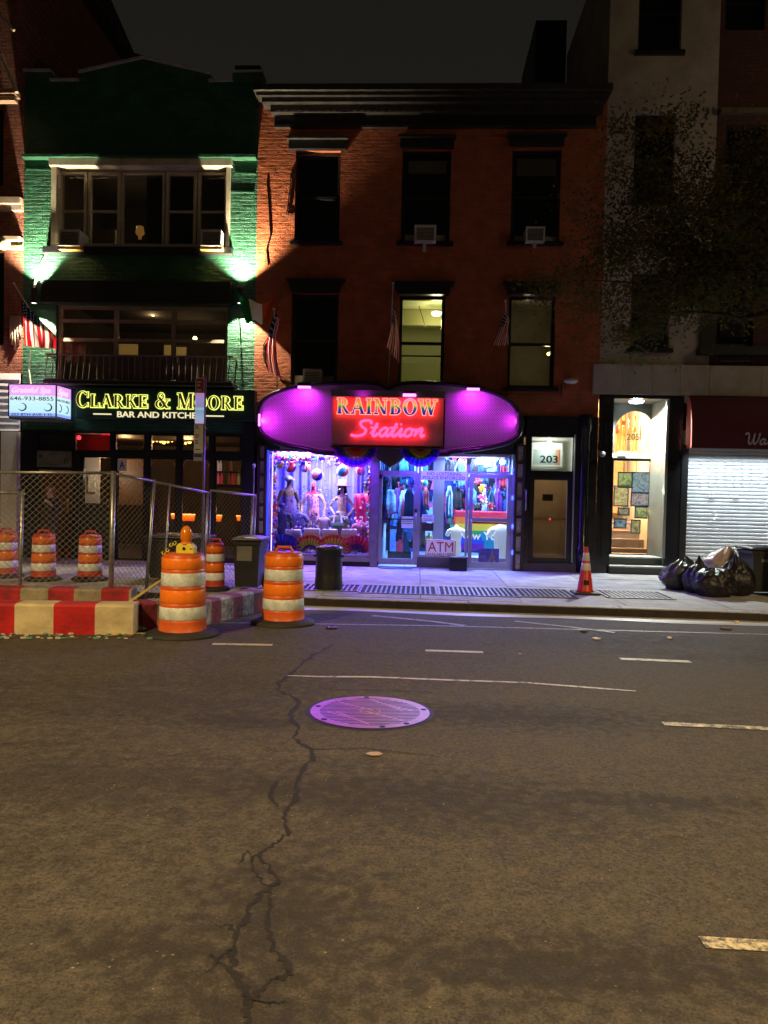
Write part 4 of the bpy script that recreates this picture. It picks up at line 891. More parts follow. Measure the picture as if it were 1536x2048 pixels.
# ------------------------------------------------------------------ figures: one continuous skinned body
def skinned(verts, edges, radii, root=0, sub=2):
    me = bpy.data.meshes.new('body'); me.from_pydata(verts, edges, []); me.update()
    o = bpy.data.objects.new('body', me); COL.objects.link(o)
    sk = o.modifiers.new('skin', 'SKIN'); sk.use_smooth_shade = True
    for i, s in enumerate(me.skin_vertices[0].data):
        r = radii[i]; s.radius = r if isinstance(r, tuple) else (r, r); s.use_root = (i == root)
    sb = o.modifiers.new('sub', 'SUBSURF'); sb.levels = sub; sb.render_levels = sub
    dg = bpy.context.evaluated_depsgraph_get(); m2 = bpy.data.meshes.new_from_object(o.evaluated_get(dg))
    bpy.data.objects.remove(o); bpy.data.meshes.remove(me); return m2
def figure(name, parent, mats, matfn, pose, base, h=1.76, face=0.0, female=False, fingers=True, legs=True, sub=2):
    """pose: dict of joints in metres for a 1.76 m figure facing -Y; matfn(x,y,z) -> material index"""
    J = dict(pelvis=(0, 0, .95), belly=(0, 0, 1.10), chest=(0, 0, 1.29), collar=(0, 0, 1.43), neck=(0, -.005, 1.50), jaw=(0, -.03, 1.575), head=(0, -.012, 1.655), crown=(0, .0, 1.725),
             nose=(0, -.125, 1.625), lsho=(-.17, 0, 1.41), lelb=(-.235, .02, 1.13), lwri=(-.25, -.04, .88), rsho=(.17, 0, 1.41), relb=(.235, .02, 1.13), rwri=(.25, -.04, .88),
             lhip=(-.09, 0, .90), lkne=(-.10, -.02, .50), lank=(-.105, .03, .09), ltoe=(-.12, -.14, .03), rhip=(.09, 0, .90), rkne=(.10, -.02, .50), rank=(.105, .03, .09), rtoe=(.12, -.14, .03))
    if female:
        for k in ('lsho', 'rsho'): J[k] = (J[k][0] * .84, 0, 1.40)
    J.update(pose)
    R_ = dict(pelvis=(.165, .115), belly=(.135, .10), chest=(.165, .115), collar=(.10, .075), neck=(.055, .058), jaw=(.058, .066), head=(.079, .098), crown=(.058, .07), nose=.016, lsho=.066, lelb=.043, lwri=.030, rsho=.066, relb=.043, rwri=.030,
              lhip=.092, lkne=.058, lank=.042, ltoe=.034, rhip=.092, rkne=.058, rank=.042, rtoe=.034)
    if female: R_.update(chest=(.145, .12), belly=(.105, .085), pelvis=(.165, .12), lsho=.052, rsho=.052, lelb=.034, relb=.034, neck=(.043, .045))
    ed = [('pelvis', 'belly'), ('belly', 'chest'), ('chest', 'collar'), ('collar', 'neck'), ('neck', 'jaw'), ('jaw', 'head'), ('head', 'crown'), ('head', 'nose'), ('collar', 'lsho'), ('lsho', 'lelb'), ('lelb', 'lwri'), ('collar', 'rsho'), ('rsho', 'relb'), ('relb', 'rwri')]
    if legs: ed += [('pelvis', 'lhip'), ('lhip', 'lkne'), ('lkne', 'lank'), ('lank', 'ltoe'), ('pelvis', 'rhip'), ('rhip', 'rkne'), ('rkne', 'rank'), ('rank', 'rtoe')]
    if fingers:
        for s in 'lr':
            w_, e_ = Vector(J[s + 'wri']), Vector(J[s + 'elb']); d = (w_ - e_).normalized(); side = d.cross(Vector((1 if s == 'l' else -1, .3, 0))).normalized() if abs(d.z) > .5 else Vector((0, 0, 1)).cross(d).normalized()
            pm = w_ + d * .06; J[s + 'pal'] = tuple(pm); R_[s + 'pal'] = (.034, .018); ed.append((s + 'wri', s + 'pal'))
            for i, (o, l) in enumerate(((-.03, .060), (-.010, .075), (.010, .080), (.029, .068))):
                a = pm + side * o + d * .035; b2 = a + d * l * .55 + Vector((0, -.006, 0)); c = b2 + d * l * .42 + Vector((0, -.016, 0))
                for k, q in enumerate((a, b2, c)): J[f'{s}f{i}{k}'] = tuple(q); R_[f'{s}f{i}{k}'] = .0095 - .001 * k
                ed += [(s + 'pal', f'{s}f{i}0'), (f'{s}f{i}0', f'{s}f{i}1'), (f'{s}f{i}1', f'{s}f{i}2')]
            a = w_ + d * .03 + side * -.035 + Vector((0, -.02, 0)); b2 = a + d * .035 + side * -.02 + Vector((0, -.015, 0))
            J[s + 't0'] = tuple(a); J[s + 't1'] = tuple(b2); R_[s + 't0'] = .011; R_[s + 't1'] = .0095; ed += [(s + 'wri', s + 't0'), (s + 't0', s + 't1')]
    keys = [k for k in J if any(k in e for e in ed)]; ix = {k: i for i, k in enumerate(keys)}
    me = skinned([J[k] for k in keys], [(ix[a], ix[b2]) for a, b2 in ed], [R_[k] for k in keys], ix['pelvis'], sub)
    me.materials.clear()
    for m in mats: me.materials.append(m)
    for p in me.polygons:
        c = p.center; p.material_index = matfn(c.x, c.y, c.z); p.use_smooth = True
    s = h / 1.76; me.transform(Matrix.Translation((0, 0, 0)) @ Matrix.Rotation(face, 4, 'Z') @ Matrix.Scale(s, 4))
    me.name = name; o = bpy.data.objects.new(name, me); COL.objects.link(o)
    if parent is not None: o.parent = parent; o.location = Vector(base) - abs_loc(parent)
    else: o.location = base
    return o
def cloth(name, m, parent, pts, d=.02, Y=None):
    return MB().prism(pts, (0, d, 0)).build(name, m, parent, bevel=.006)

# ------------------------------------------------------------------ contents of the display window
SKINM = M('tan_mannequin', (.42, .25, .17), .4); SKIND = M('dark_mannequin', (.09, .055, .05), .35); SKINP = M('pale_mannequin', (.55, .36, .28), .4)
WHITE = M('white_cloth', (.80, .78, .80), .8, bump=.2, bs=18)
zb = dw[2]
def man_base(px, Y): return (W(px, 1000, Y).x, Y, zb - .02)
# head height in picture tells the figure's size
def fig_h(px, pytop, Y): return W(px, pytop, Y).z - zb + .02
PURV = M('violet_vest', (.10, .05, .30), .7, var=.3, vs_=9); PINKV = M('pink_print_vest', (.75, .30, .50), .7, var=.4, vs_=12); BEI = M('beige_top', (.75, .52, .36), .7, var=.4, vs_=14); CRIM = M('crimson_robe', (.75, .03, .16), .45, bump=.4, bs=8)
def mann(lab, px, Y, pytop, mats, fn, pose, face=0, female=False, cut=.0):
    b2 = man_base(px, Y); h = fig_h(px, pytop, Y)
    t = thing('mannequin', lab, 'mannequin', b2, None); s = 1.76 / 1.76
    drop = (b2[2] + h) - 1.76      # figures stand behind the board: cut by setting the feet lower
    hh = max(h, 1.2); o = figure('figure', t, mats, fn, pose, b2, hh, face, female, fingers=True); return t, b2, hh / 1.76
t1, b1, s1 = mann('dark bare-chested mannequin in a cap, far left of the violet window', 577, .72, 953, [SKIND, PURV], lambda x, y, z: 1 if .85 < z < 1.28 and abs(x) < .2 else 0, dict(lelb=(-.26, .05, 1.14), relb=(.27, .05, 1.14), rwri=(.22, -.1, .95)), .5)
def at(b2, s, x, y, z): return (b2[0] + x * s, b2[1] + y * s, b2[2] + z * s)
mb = MB(); c = at(b1, s1, 0, 0, 1.70); mb.sphere(c, .115 * s1, 12, 6, sq=(.9, 1.05, .75)); mb.box(c[0] + .0, c[0] + .15 * s1, c[1] - .19 * s1, c[1] - .05, c[2] - .03, c[2] - .015); mb.build('cap', M('grey_cap', (.25, .25, .28), .7), t1, smooth=True)
MB().box(c[0] + .03, c[0] + .15 * s1, c[1] - .20 * s1, c[1] - .06, c[2] - .012, c[2] - .002).build('cap_peak', WHITE, t1)
t2, b2_, s2 = mann('pink chested mannequin in an open print vest and red neck scarf', 627, .80, 962, [SKINP, PINKV, M('violet_tie', (.15, .05, .6), .6), M('red_hood', (.45, .02, .06), .7)], lambda x, y, z: 3 if z > 1.44 else (2 if abs(x + .03) < .035 and 1.1 < z and y < -.08 else (1 if .8 < z < 1.42 and abs(x) < .19 else 0)), dict(lelb=(-.29, .03, 1.15), relb=(.29, .03, 1.15), lwri=(-.29, -.05, .92), rwri=(.28, -.05, .92)))
t3, b3, s3 = mann('woman mannequin with long dark hair, straw hat and hands on hips', 684, .70, 968, [SKINP, BEI, M('lilac_top', (.35, .25, .6), .7)], lambda x, y, z: 1 if 1.02 < z < 1.34 and abs(x) < .17 else (2 if .75 < z <= .98 else 0), dict(lelb=(-.32, .06, 1.17), lwri=(-.20, -.06, 1.02), relb=(.32, .06, 1.17), rwri=(.21, -.06, 1.0)), 0, True)
HAIR = M('dark_hair', (.02, .012, .02), .5)
mb = MB(); c = at(b3, s3, 0, .02, 1.62); mb.grid(lambda u, v: (c[0] + (.092 + .035 * v) * s3 * sin(pi * (1.04 * u - .52)), c[1] + .02 + .085 * s3 * cos(pi * (1.04 * u - .52)), c[2] + .13 - .36 * v), 16, 5); mb.build('hair', HAIR, t3, smooth=True, solid=.025)
mb = MB(); mb.box(c[0] - .065, c[0] + .065, c[1] - .125, c[1] - .10, c[2] + .062, c[2] + .09); mb.build('fringe', HAIR, t3, bevel=.01)
mb = MB(); mb.lathe([(.0, .13), (.09, .125), (.10, .03), (.105, .0), (.17, -.02), (.215, .0), (.21, .008), (.105, .012)], (c[0], c[1] - .01, c[2] + .09), 20); mb.build('straw_hat', M('pink_straw', (.30, .19, .22), .8, bump=.4, bs=60), t3, smooth=True)
t4, b4, s4 = mann('mannequin in a crimson robe and peaked cap at the right end of the window', 733, .78, 962, [SKIND, CRIM], lambda x, y, z: 1 if .6 < z < 1.42 and abs(x) < .24 else 0, dict(lelb=(-.25, -.06, 1.16), lwri=(-.10, -.16, 1.12)), -.5)
mb = MB(); c = at(b4, s4, 0, 0, 1.70); mb.sphere(c, .115 * s4, 12, 6, sq=(.95, 1.05, .7)); mb.box(c[0] - .2 * s4, c[0] - .05, c[1] - .1, c[1] + .05, c[2] - .02, c[2] - .005); mb.build('cap', BLACK, t4, smooth=True)
mb = MB(); mb.grid(lambda u, v: (b4[0] + (-.20 - .06 * v + .36 * u) * 1, b4[1] - .15 - .03 * sin(u * 14 + v * 3), b4[2] + .62 + .72 * v * .98), 14, 6); mb.build('robe_front', CRIM, t4, smooth=True, solid=.012)
# headless bust in harness
def torso(name, lab, px, Y, pytop, pybot, m, group=None, extra=None, armless=True, w=1.0):
    zt, z0_ = W(px, pytop, Y).z, W(px, pybot, Y).z; X = W(px, (pytop + pybot) / 2, Y).x; H_ = zt - z0_
    t = thing(name, lab, 'mannequin', (X, Y, z0_), group)
    v = [(0, 0, .0), (0, 0, .18), (0, 0, .42), (0, 0, .66), (0, 0, .84), (0, -.0, .93), (0, 0, 1.0), (-.24 * w, 0, .80), (-.30 * w, .0, .62), (.24 * w, 0, .80), (.30 * w, 0, .62)]
    me = skinned([(x * H_, y * H_, z * H_) for x, y, z in v], [(0, 1), (1, 2), (2, 3), (3, 4), (4, 5), (5, 6), (4, 7), (7, 8), (4, 9), (9, 10)], [tuple(q * H_ for q in r) for r in ((.17 * w, .12), (.20 * w, .14), (.15 * w, .11), (.21 * w, .15), (.12 * w, .1), (.065, .065), (.07, .07), (.09, .09), (.075, .075), (.09, .09), (.075, .075))])
    me.materials.clear(); me.materials.append(m); me.name = 'torso'
    for p in me.polygons: p.use_smooth = True
    o = bpy.data.objects.new('torso', me); COL.objects.link(o); o.parent = t
    return t, X, z0_, H_
bt, X, zq, Hq = torso('bust', 'grey green bust with a white collar and pale green harness band', 676, .42, 1024, 1090, M('grey_green_bust', (.24, .27, .22), .6))
mb = MB(); mb.lathe([(.10 * Hq, .0), (.07 * Hq, .05 * Hq), (.07 * Hq, .09 * Hq)], (X, .42, zq + Hq * .93), 14); mb.build('collar', WHITE, bt, smooth=True)
bx('chest_band', M('neon_green_band', (.35, .9, .45), .5), bt, X - .20 * Hq, X + .20 * Hq, .42 - .20 * Hq, .42 - .13 * Hq, zq + .60 * Hq, zq + .68 * Hq)
for s in (-1, 1): MB().prism([(X + s * .10 * Hq, .42 - .19 * Hq, zq + .68 * Hq), (X + s * .16 * Hq, .42 - .19 * Hq, zq + .68 * Hq), (X + s * .12 * Hq, .42 - .12 * Hq, zq + .92 * Hq), (X + s * .07 * Hq, .42 - .12 * Hq, zq + .92 * Hq)], (0, .02, 0)).build('strap', WHITE, bt)
torso('bust', 'bust in white shorts to the left of the harness bust', 648, .40, 1030, 1085, M('white_pink_bust', (.70, .55, .55), .6))
torso('bust', 'dark blue bust under a cap, lower left of the violet window', 565, .42, 1018, 1076, M('blue_bust', (.03, .03, .10), .5))
torso('bust', 'bust in a pink tasselled top in the right corner of the window', 722, .45, 1040, 1100, M('tasselled_top', (.5, .16, .28), .8, var=.5, vs_=25))
torso('bust', 'speckled blue bust in the lower middle of the window', 596, .50, 1020, 1085, M('speckled_blue', (.16, .16, .5), .8, var=.8, vs_=16))
c = W(563, 1010, .36); tag(MB().sphere(c, .08, 12, 7, sq=(1, 1.1, .8)).build('sailor_cap', M('navy_cap', (.02, .02, .12), .6), None, smooth=True, origin=tuple(c)), 'small navy cap resting on the dark blue bust', 'cap')
# tinsel spray in the middle
mb = MB(); rt = random.Random(2)
for i in range(800):
    px = rt.gauss(616, 30); py = rt.uniform(975, 1090); c = W(px, py, rt.uniform(.30, .44)); a = rt.uniform(0, pi); r = rt.uniform(.010, .022)
    mb.face([(c.x - r * cos(a), c.y, c.z - r * sin(a)), (c.x + r * sin(a) * .5, c.y - .01, c.z - r * cos(a) * .5), (c.x + r * cos(a), c.y, c.z + r * sin(a)), (c.x - r * sin(a) * .5, c.y + .01, c.z + r * cos(a) * .5)], rt.randrange(3))
tag(mb.build('tinsel', [M('silver_tinsel', (.7, .65, .9), .25, .5), M('blue_tinsel', (.06, .06, .4), .4), M('white_tinsel', (.8, .8, .9), .4)]), 'loose silver and blue tinsel spray across the window middle', 'tinsel', kind='stuff')
# folded white underwear packs
for i, (l, t, r, b2) in enumerate(((571, 1060, 601, 1082), (609, 1058, 638, 1080), (646, 1059, 674, 1082), (684, 1059, 712, 1086))):
    h = rect(l, t, r, b2, .24); w = h[1] - h[0]; hh = h[3] - h[2]
    u = thing('white_shorts', ['white shorts form tinted blue, leftmost of the four on the board', 'white shorts form with pink trim, second of the four', 'white shorts form behind the dustbin, third of the four', 'white shorts form above the pink fan, last of the four'][i], 'shorts', (h[0], .24, h[2] - .12), 'white shorts on the window board')
    MB().prism([(h[0], .2, h[3]), (h[1], .2, h[3] + .015), (h[1] + .05, .2, h[2] - .10), (h[0] + w * .62, .2, h[2] - .12), (h[0] + w * .5, .2, h[2] + .02), (h[0] + w * .35, .2, h[2] - .09), (h[0] - .04, .2, h[2] - .04)], (0, .12, 0)).build('shorts', WHITE, u, bevel=.012)
    bx('waistband', M('white_waistband', (.86, .84, .86), .5), u, h[0] - .006, h[1] + .006, .185, .33, h[3] - hh * .35, h[3] + .004, .006)
mb = MB()      # crowd of small goods low in the window, between the figures
for i in range(520):
    px = rt.uniform(552, 738); py = 1098 - abs(rt.gauss(0, 34)); c = W(px, py, rt.uniform(.30, .62)); a = rt.uniform(0, pi); r = rt.uniform(.012, .045); e = rt.uniform(.4, 1)
    mb.face([(c.x - r * cos(a), c.y, c.z - r * sin(a)), (c.x + r * sin(a) * e, c.y - .015, c.z - r * cos(a) * e), (c.x + r * cos(a), c.y + .01, c.z + r * sin(a)), (c.x - r * sin(a) * e, c.y + .015, c.z + r * cos(a) * e)], rt.randrange(6))
tag(mb.build('window_goods', [WHITE, M('goods_pink', (.8, .3, .5), .6), M('goods_blue', (.12, .14, .6), .6), M('goods_dark', (.04, .03, .12), .6), M('goods_lilac', (.55, .45, .8), .6), M('goods_cream', (.8, .7, .6), .6)]), 'crowd of small pale, pink and blue goods heaped low in the violet window', 'goods', kind='stuff')
# open hand fans
fan_cols = [[(60, 50, 200)] * 12, [(235, 60, 60), (240, 120, 50), (245, 200, 60)], None, None]
for i, (cx, cy, rp, lab) in enumerate(((567, 1108, 37, 'open blue hand fan at the left end of the window board'), (620, 1106, 36, 'open rainbow banded hand fan with purple centre'), (667, 1108, 38, 'open red and yellow hand fan partly behind the dustbin'), (712, 1108, 37, 'open hot pink hand fan at the right end of the window board'))):
    Y = .10; c = W(cx, cy, Y); R_ = W(cx + rp, cy, Y).x - c.x; c = Vector((c.x, Y, max(c.z, zb + .005)))
    t = thing('hand_fan', lab, 'hand fan', tuple(c), 'hand fans along the window board')
    bands = [[(45, 40, 190), (60, 60, 230)], [(130, 40, 150), (190, 220, 60), (245, 190, 60), (235, 60, 60)], [(190, 60, 50), (230, 200, 70), (245, 180, 60), (235, 70, 50)], [(120, 30, 160), (230, 30, 110), (250, 50, 120)]][i]
    ms = [M('fan_%d_%d' % (i, k), lin(q), .6) for k, q in enumerate(bands)]
    def fn(u, v, c=c, R_=R_): a = radians(8 + 164 * u); r = R_ * (.30 + .70 * v); return (c.x + r * cos(a), Y + .012 * (1 if int(u * 26 + .5) % 2 else -1), c.z + r * sin(a))
    mb = MB(); mb.grid(fn, 26, 8, mfn=lambda u, v, n=len(ms): min(n - 1, int(v * n))); mb.build('fan_leaf', ms, t)
    for k in range(13): a = radians(8 + 164 * k / 12); MB().prism([(c.x, Y - .016, c.z), (c.x + .004, Y - .016, c.z), (c.x + R_ * .97 * cos(a) + .006, Y - .018, c.z + R_ * .97 * sin(a)), (c.x + R_ * .97 * cos(a) - .006, Y - .018, c.z + R_ * .97 * sin(a))], (0, .006, 0)).build('rib', BLACK, t)
# beach balls
balls = [(560, 929, 9, ((70, 190, 90), (245, 180, 60), (250, 240, 240))), (581, 934, 12, ((70, 60, 170), (245, 190, 70), (240, 240, 250), (225, 50, 60))), (610, 934, 11, ((250, 240, 245), (240, 130, 90), (240, 200, 90), (60, 60, 200))), (634, 950, 12, ((20, 20, 220), (240, 190, 130), (250, 245, 250), (240, 160, 110))), (685, 942, 12, ((20, 150, 130), (250, 140, 70), (250, 250, 245))), (722, 941, 10, ((235, 30, 60), (250, 170, 190), (250, 245, 250)))]
blab = ['green and orange beach ball by the left garland', 'purple and yellow beach ball hanging upper left', 'white topped orange beach ball below the top garland', 'deep blue and peach beach ball above the pink mannequin', 'teal and orange beach ball above the straw hat', 'red and pink beach ball on the right']
for (px, py, r, cs), lab in zip(balls, blab):
    Y = .34; c = W(px, py, Y); R_ = r / F * (Y + CD); n = 6; ms = [M('ball_%d_%d_%d' % q, lin(q), .3) for q in cs]
    t = thing('beach_ball', lab, 'beach ball', tuple(c), 'beach balls hanging in the window')
    rot = random.uniform(0, 2)
    mb = MB(); mb.sphere((0, 0, 0), R_, 24, 12, mfn=lambda u, v, n=len(ms): int((u * 6 + .3) % 6) % n)
    mb.v = [tuple(Matrix.Rotation(.5, 3, 'Y') @ Matrix.Rotation(rot, 3, 'Z') @ Vector(q) + c) for q in mb.v]; mb.build('ball', ms, t, smooth=True)
    MB().tube([c + Vector((0, 0, R_)), (c.x, Y, dw[3] + .04)], .003, 4).build('string', WHITE, t)
# garlands
GC = [M('garland_%d' % i, lin(q), .5) for i, q in enumerate(((230, 30, 50), (30, 150, 70), (40, 40, 220), (245, 200, 60), (40, 190, 200), (240, 120, 170), (245, 240, 250), (150, 50, 180), (245, 130, 50)))]
def garland(lab, path, n, spread, r0, Y):
    mb = MB(); rg = random.Random(len(lab))
    for i in range(n):
        t = i / n * (len(path) - 1); k = int(t); f = t - k; px = path[k][0] + (path[k + 1][0] - path[k][0]) * f + rg.gauss(0, spread); py = path[k][1] + (path[k + 1][1] - path[k][1]) * f + abs(rg.gauss(0, spread)) * (1 if spread > 3 else 0)
        c = W(px, py, Y + rg.uniform(-.05, .05)); mb.sphere(c, r0 * rg.uniform(.6, 1.3), 6, 4, rg.randrange(9), sq=(1, 1, rg.uniform(.8, 1.3)))
    o = tag(mb.build('garland', GC, None), lab, 'garland', kind='thing')
garland('bushy garland of coloured flowers across the top of the violet window', [(552, 906), (640, 906), (742, 912)], 620, 8.0, .028, .20)
garland('string of coloured pom-poms down the left edge of the window', [(550, 925), (549, 990), (551, 1040), (549, 1104)], 95, 1.6, .030, .12)
garland('string of coloured pom-poms down the right edge of the window', [(740, 925), (741, 960), (738, 990)], 34, 1.4, .030, .12)
garland('pale flower spray hanging in the right corner of the window', [(736, 1000), (738, 1060), (737, 1104)], 90, 2.6, .026, .16)
mb = MB(); rt = random.Random(9)
for i in range(34):
    c = W(rt.uniform(565, 720), rt.uniform(925, 985), 1.05); s = .022; mb.face([(c.x - s, c.y, c.z + s), (c.x, c.y - .01, c.z), (c.x, c.y - .01, c.z - s * .5), (c.x - s, c.y, c.z - .004)]); mb.face([(c.x, c.y - .01, c.z), (c.x + s, c.y, c.z + s), (c.x + s, c.y, c.z - .004), (c.x, c.y - .01, c.z - s * .5)])
tag(mb.build('paper_butterflies', M('navy_paper', (.02, .02, .12), .7)), 'tiny dark paper butterflies pinned on the pale curtain', 'butterflies', kind='stuff')

# ------------------------------------------------------------------ goods in the shop
rg = random.Random(21)
def garment(x, y, z, w, h, col, rot, seed):
    r = random.Random(seed); mb = MB(); ph = r.uniform(0, 6); ca, sa = cos(rot), sin(rot)
    def fn(u, v):
        wv = w * (.35 + .65 * min(1, (1 - v) * 3.2)) if v > .8 else w * (1 + .12 * (1 - v)); X = (u - .5) * wv; Yy = .03 * sin(u * 13 + ph) * (1 - v * .7) + .012 * sin(v * 9 + ph); return (x + X * ca - Yy * sa, y + X * sa + Yy * ca, z - h * (1 - v) + (.03 * sin(u * 7 + ph) if v < .05 else 0))
    mb.grid(fn, 8, 8); return mb.build('hanging_garment', col, None, smooth=True, origin=(x, y, z), solid=.012)
cc = [M('garm_%d' % i, lin(q), .8, var=.35, vs_=14) for i, q in enumerate(((60, 110, 220), (20, 30, 70), (110, 160, 240), (15, 15, 25), (110, 170, 240), (190, 60, 80), (25, 40, 120), (170, 200, 250), (20, 60, 80), (120, 60, 150), (10, 12, 20)))]
zc = ztp; CN = ['mid blue', 'dark navy', 'bright blue', 'near black', 'pale blue', 'rose red', 'deep blue', 'icy blue', 'dark teal', 'violet', 'black']
for i in range(84):
    side = i % 2; lv = (i // 2) % 3; d = .7 + 3.3 * (i // 6) / 14
    x = ix0 + .32 + rg.uniform(-.08, .3) + (.3 if side else 0); z = (zc - .12, zc - .85, 1.05)[lv] + rg.uniform(-.1, .1)
    ci = rg.randrange(11); tag(garment(x + rg.uniform(-.1, .3), d + rg.uniform(-.1, .1), z, rg.uniform(.16, .34), rg.uniform(.35, .7), cc[ci], rg.uniform(-1.2, 1.2), i), '%s garment hanging %s %s behind the left door of the shop' % (CN[ci], ('high up', 'at head height', 'low')[lv], ('close', 'midway', 'deep')[min(2, int((d - .7) / 1.1))]), 'garment', 'garments behind the left door')
for i in range(44):
    x = ix0 + 1.45 + rg.uniform(0, 1.55); z = (zc - .1, zc - .75)[i % 2] + rg.uniform(-.06, .06); y = 1.15 + rg.uniform(0, .5)
    ci = (i * 7 + 3) % 11; tag(garment(x, y, z, rg.uniform(.14, .26), rg.uniform(.4, .8), cc[ci], rg.uniform(-1.1, 1.1), 100 + i), '%s garment hanging %s in the right half of the shop' % (CN[ci], ('high up', 'at head height')[i % 2]), 'garment', 'garments in the right half of the shop')
def flat(name, lab, cat, l, t, r, b2, Y, m, d=.012, group=None, kind=None):
    h = rect(l, t, r, b2, Y); return tag(MB().box(h[0], h[1], Y, Y + d, h[2], h[3]).build(name, m, None, origin=((h[0] + h[1]) / 2, Y, h[2])), lab, cat, group, kind), h
# dense small goods pinned on the shop's walls
mb = MB(); rk = random.Random(33)
def good(c, ux, w, hh, mi):
    nrm = Vector((0, 0, 1)).cross(ux) * .03; t = rk.uniform(-.5, .5); u2 = (ux * cos(t) + Vector((0, 0, 1)) * sin(t)); v2 = Vector((0, 0, 1)) * cos(t) - ux * sin(t)
    mb.face([c - u2 * w - v2 * hh, c + u2 * w - v2 * hh + nrm, c + u2 * w * .7 + v2 * hh, c - u2 * w * .7 + v2 * hh - nrm], mi)
for i in range(900):
    k = rk.random(); z = rk.uniform(.75, ztp - .05)
    if k < .4: good(Vector((ix0 + .04 + rk.uniform(0, .10), rk.uniform(.4, 4.5), z)), Vector((0, 1, 0)), rk.uniform(.03, .11), rk.uniform(.06, .22), rk.randrange(14))
    elif k < .7: good(Vector((rk.uniform(ix0, ix1), 4.45 - rk.uniform(0, .1), z)), Vector((1, 0, 0)), rk.uniform(.04, .13), rk.uniform(.06, .25), rk.randrange(14))
    else: good(Vector((rk.uniform(ix0 + 1.3, ix1), 1.85 - rk.uniform(0, .12), z)), Vector((1, 0, 0)), rk.uniform(.03, .10), rk.uniform(.05, .22), rk.randrange(14))
tag(mb.build('small_goods', cc + [M('good_%d' % i, lin(q), .6) for i, q in enumerate(((230, 90, 150), (235, 230, 240), (60, 170, 120)))], None), 'dense small goods and accessories pinned over the walls of the lit shop', 'goods', kind='stuff')
# notice, atm sign and posters on the glass
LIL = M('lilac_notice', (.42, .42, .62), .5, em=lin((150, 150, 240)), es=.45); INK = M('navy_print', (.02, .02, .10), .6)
o, h = flat('notice_sign', 'lilac window notice reading NO LOITERING POLICE ENFORCED', 'sign', 842, 942, 935, 961, -.035, LIL, .012)
text('lettering', 'NO LOITERING', h[0] + .13, h[1] - .13, h[2] + .105, h[3] - .025, -.036, INK, o, .003, .01); text('lettering', 'POLICE ENFORCED', h[0] + .04, h[1] - .05, h[2] + .02, h[2] + .09, -.036, INK, o, .003, .01)
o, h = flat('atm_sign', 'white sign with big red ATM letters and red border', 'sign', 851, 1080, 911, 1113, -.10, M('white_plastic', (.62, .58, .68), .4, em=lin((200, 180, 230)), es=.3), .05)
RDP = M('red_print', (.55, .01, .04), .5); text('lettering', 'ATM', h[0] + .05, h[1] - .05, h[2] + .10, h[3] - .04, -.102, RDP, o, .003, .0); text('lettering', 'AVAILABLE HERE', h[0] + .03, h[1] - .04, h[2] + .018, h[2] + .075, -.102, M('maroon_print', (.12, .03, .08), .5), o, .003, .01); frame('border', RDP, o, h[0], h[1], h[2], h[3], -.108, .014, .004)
o, h = flat('paper_notice', 'small printed notice taped on the glass beside the door', 'notice', 844, 1029, 868, 1044, -.03, LIL)
text('lettering', 'PLEASE', h[0] + .05, h[1] - .05, h[3] - .05, h[3] - .02, -.031, INK, o, .002); bx('print_line', INK, o, h[0] + .03, h[1] - .03, -.033, -.0305, h[2] + .06, h[2] + .07); bx('print_line', INK, o, h[0] + .03, h[1] - .03, -.033, -.0305, h[2] + .03, h[2] + .04)
o, h = flat('dark_poster', 'dark brown poster on the glass above the ATM sign', 'poster', 844, 1046, 867, 1062, -.03, M('poster_brown', (.07, .035, .03), .5, var=.7, vs_=9))
o, h = flat('door_notice', 'small white notice on the left glass door', 'notice', 803, 1033, 826, 1056, -.04, LIL, .004)
for k in range(3): bx('print_line', INK, o, h[0] + .02, h[1] - .03, -.0425, -.0405, h[3] - .06 - k * .045, h[3] - .048 - k * .045)
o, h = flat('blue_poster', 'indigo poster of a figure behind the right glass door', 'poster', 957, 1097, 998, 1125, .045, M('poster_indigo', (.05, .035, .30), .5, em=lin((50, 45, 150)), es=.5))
text('lettering', 'Lust', h[0] + .03, h[0] + .15, h[2] + .10, h[2] + .18, .044, M('poster_white', (.7, .65, .8), .5), o, .002)
X = h[0] + (h[1] - h[0]) * .64; MB().prism([(X - .09, .044, h[2] + .01), (X - .02, .044, h[2] + .17), (X, .044, h[3] - .02), (X + .03, .044, h[3] - .05), (X + .05, .044, h[2] + .15), (X + .10, .044, h[2] + .01), (X + .03, .044, h[2] + .01), (X, .044, h[2] + .08), (X - .03, .044, h[2] + .01)], (0, -.003, 0)).build('printed_figure', M('poster_grey', (.4, .35, .45), .5, var=.6, vs_=20), o)
# rainbow banner
h = rect(909, 1022, 1019, 1101, .55)
BCOL = [(110, 40, 190), (40, 90, 230), (40, 170, 90), (235, 220, 70), (245, 140, 50), (230, 60, 90)]
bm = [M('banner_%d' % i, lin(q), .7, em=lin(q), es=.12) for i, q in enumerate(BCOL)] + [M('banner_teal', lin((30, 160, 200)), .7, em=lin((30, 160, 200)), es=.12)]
mb = MB(); mb.grid(lambda u, v: (h[0] + (h[1] - h[0]) * u, .55 + .02 * sin(u * 17) * (1 - v * .6), h[2] + (h[3] - h[2]) * v), 24, 24, mfn=lambda u, v: 6 if (u > .55 and v < .5 + (u - .55) * .2) or (.42 < u < .62 and .05 < v < .45 and u > .62 - v * .4) else min(5, int(v * 6)))
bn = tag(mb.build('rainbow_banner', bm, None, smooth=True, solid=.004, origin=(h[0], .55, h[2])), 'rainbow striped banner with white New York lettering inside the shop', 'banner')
a = rect(918, 1064, 1014, 1080, .52); text('lettering', 'New York', a[0], a[1], a[2], a[3], .52, M('white_print', (.85, .85, .9), .5, em=(.8, .85, 1), es=.5), bn, .003, .012)
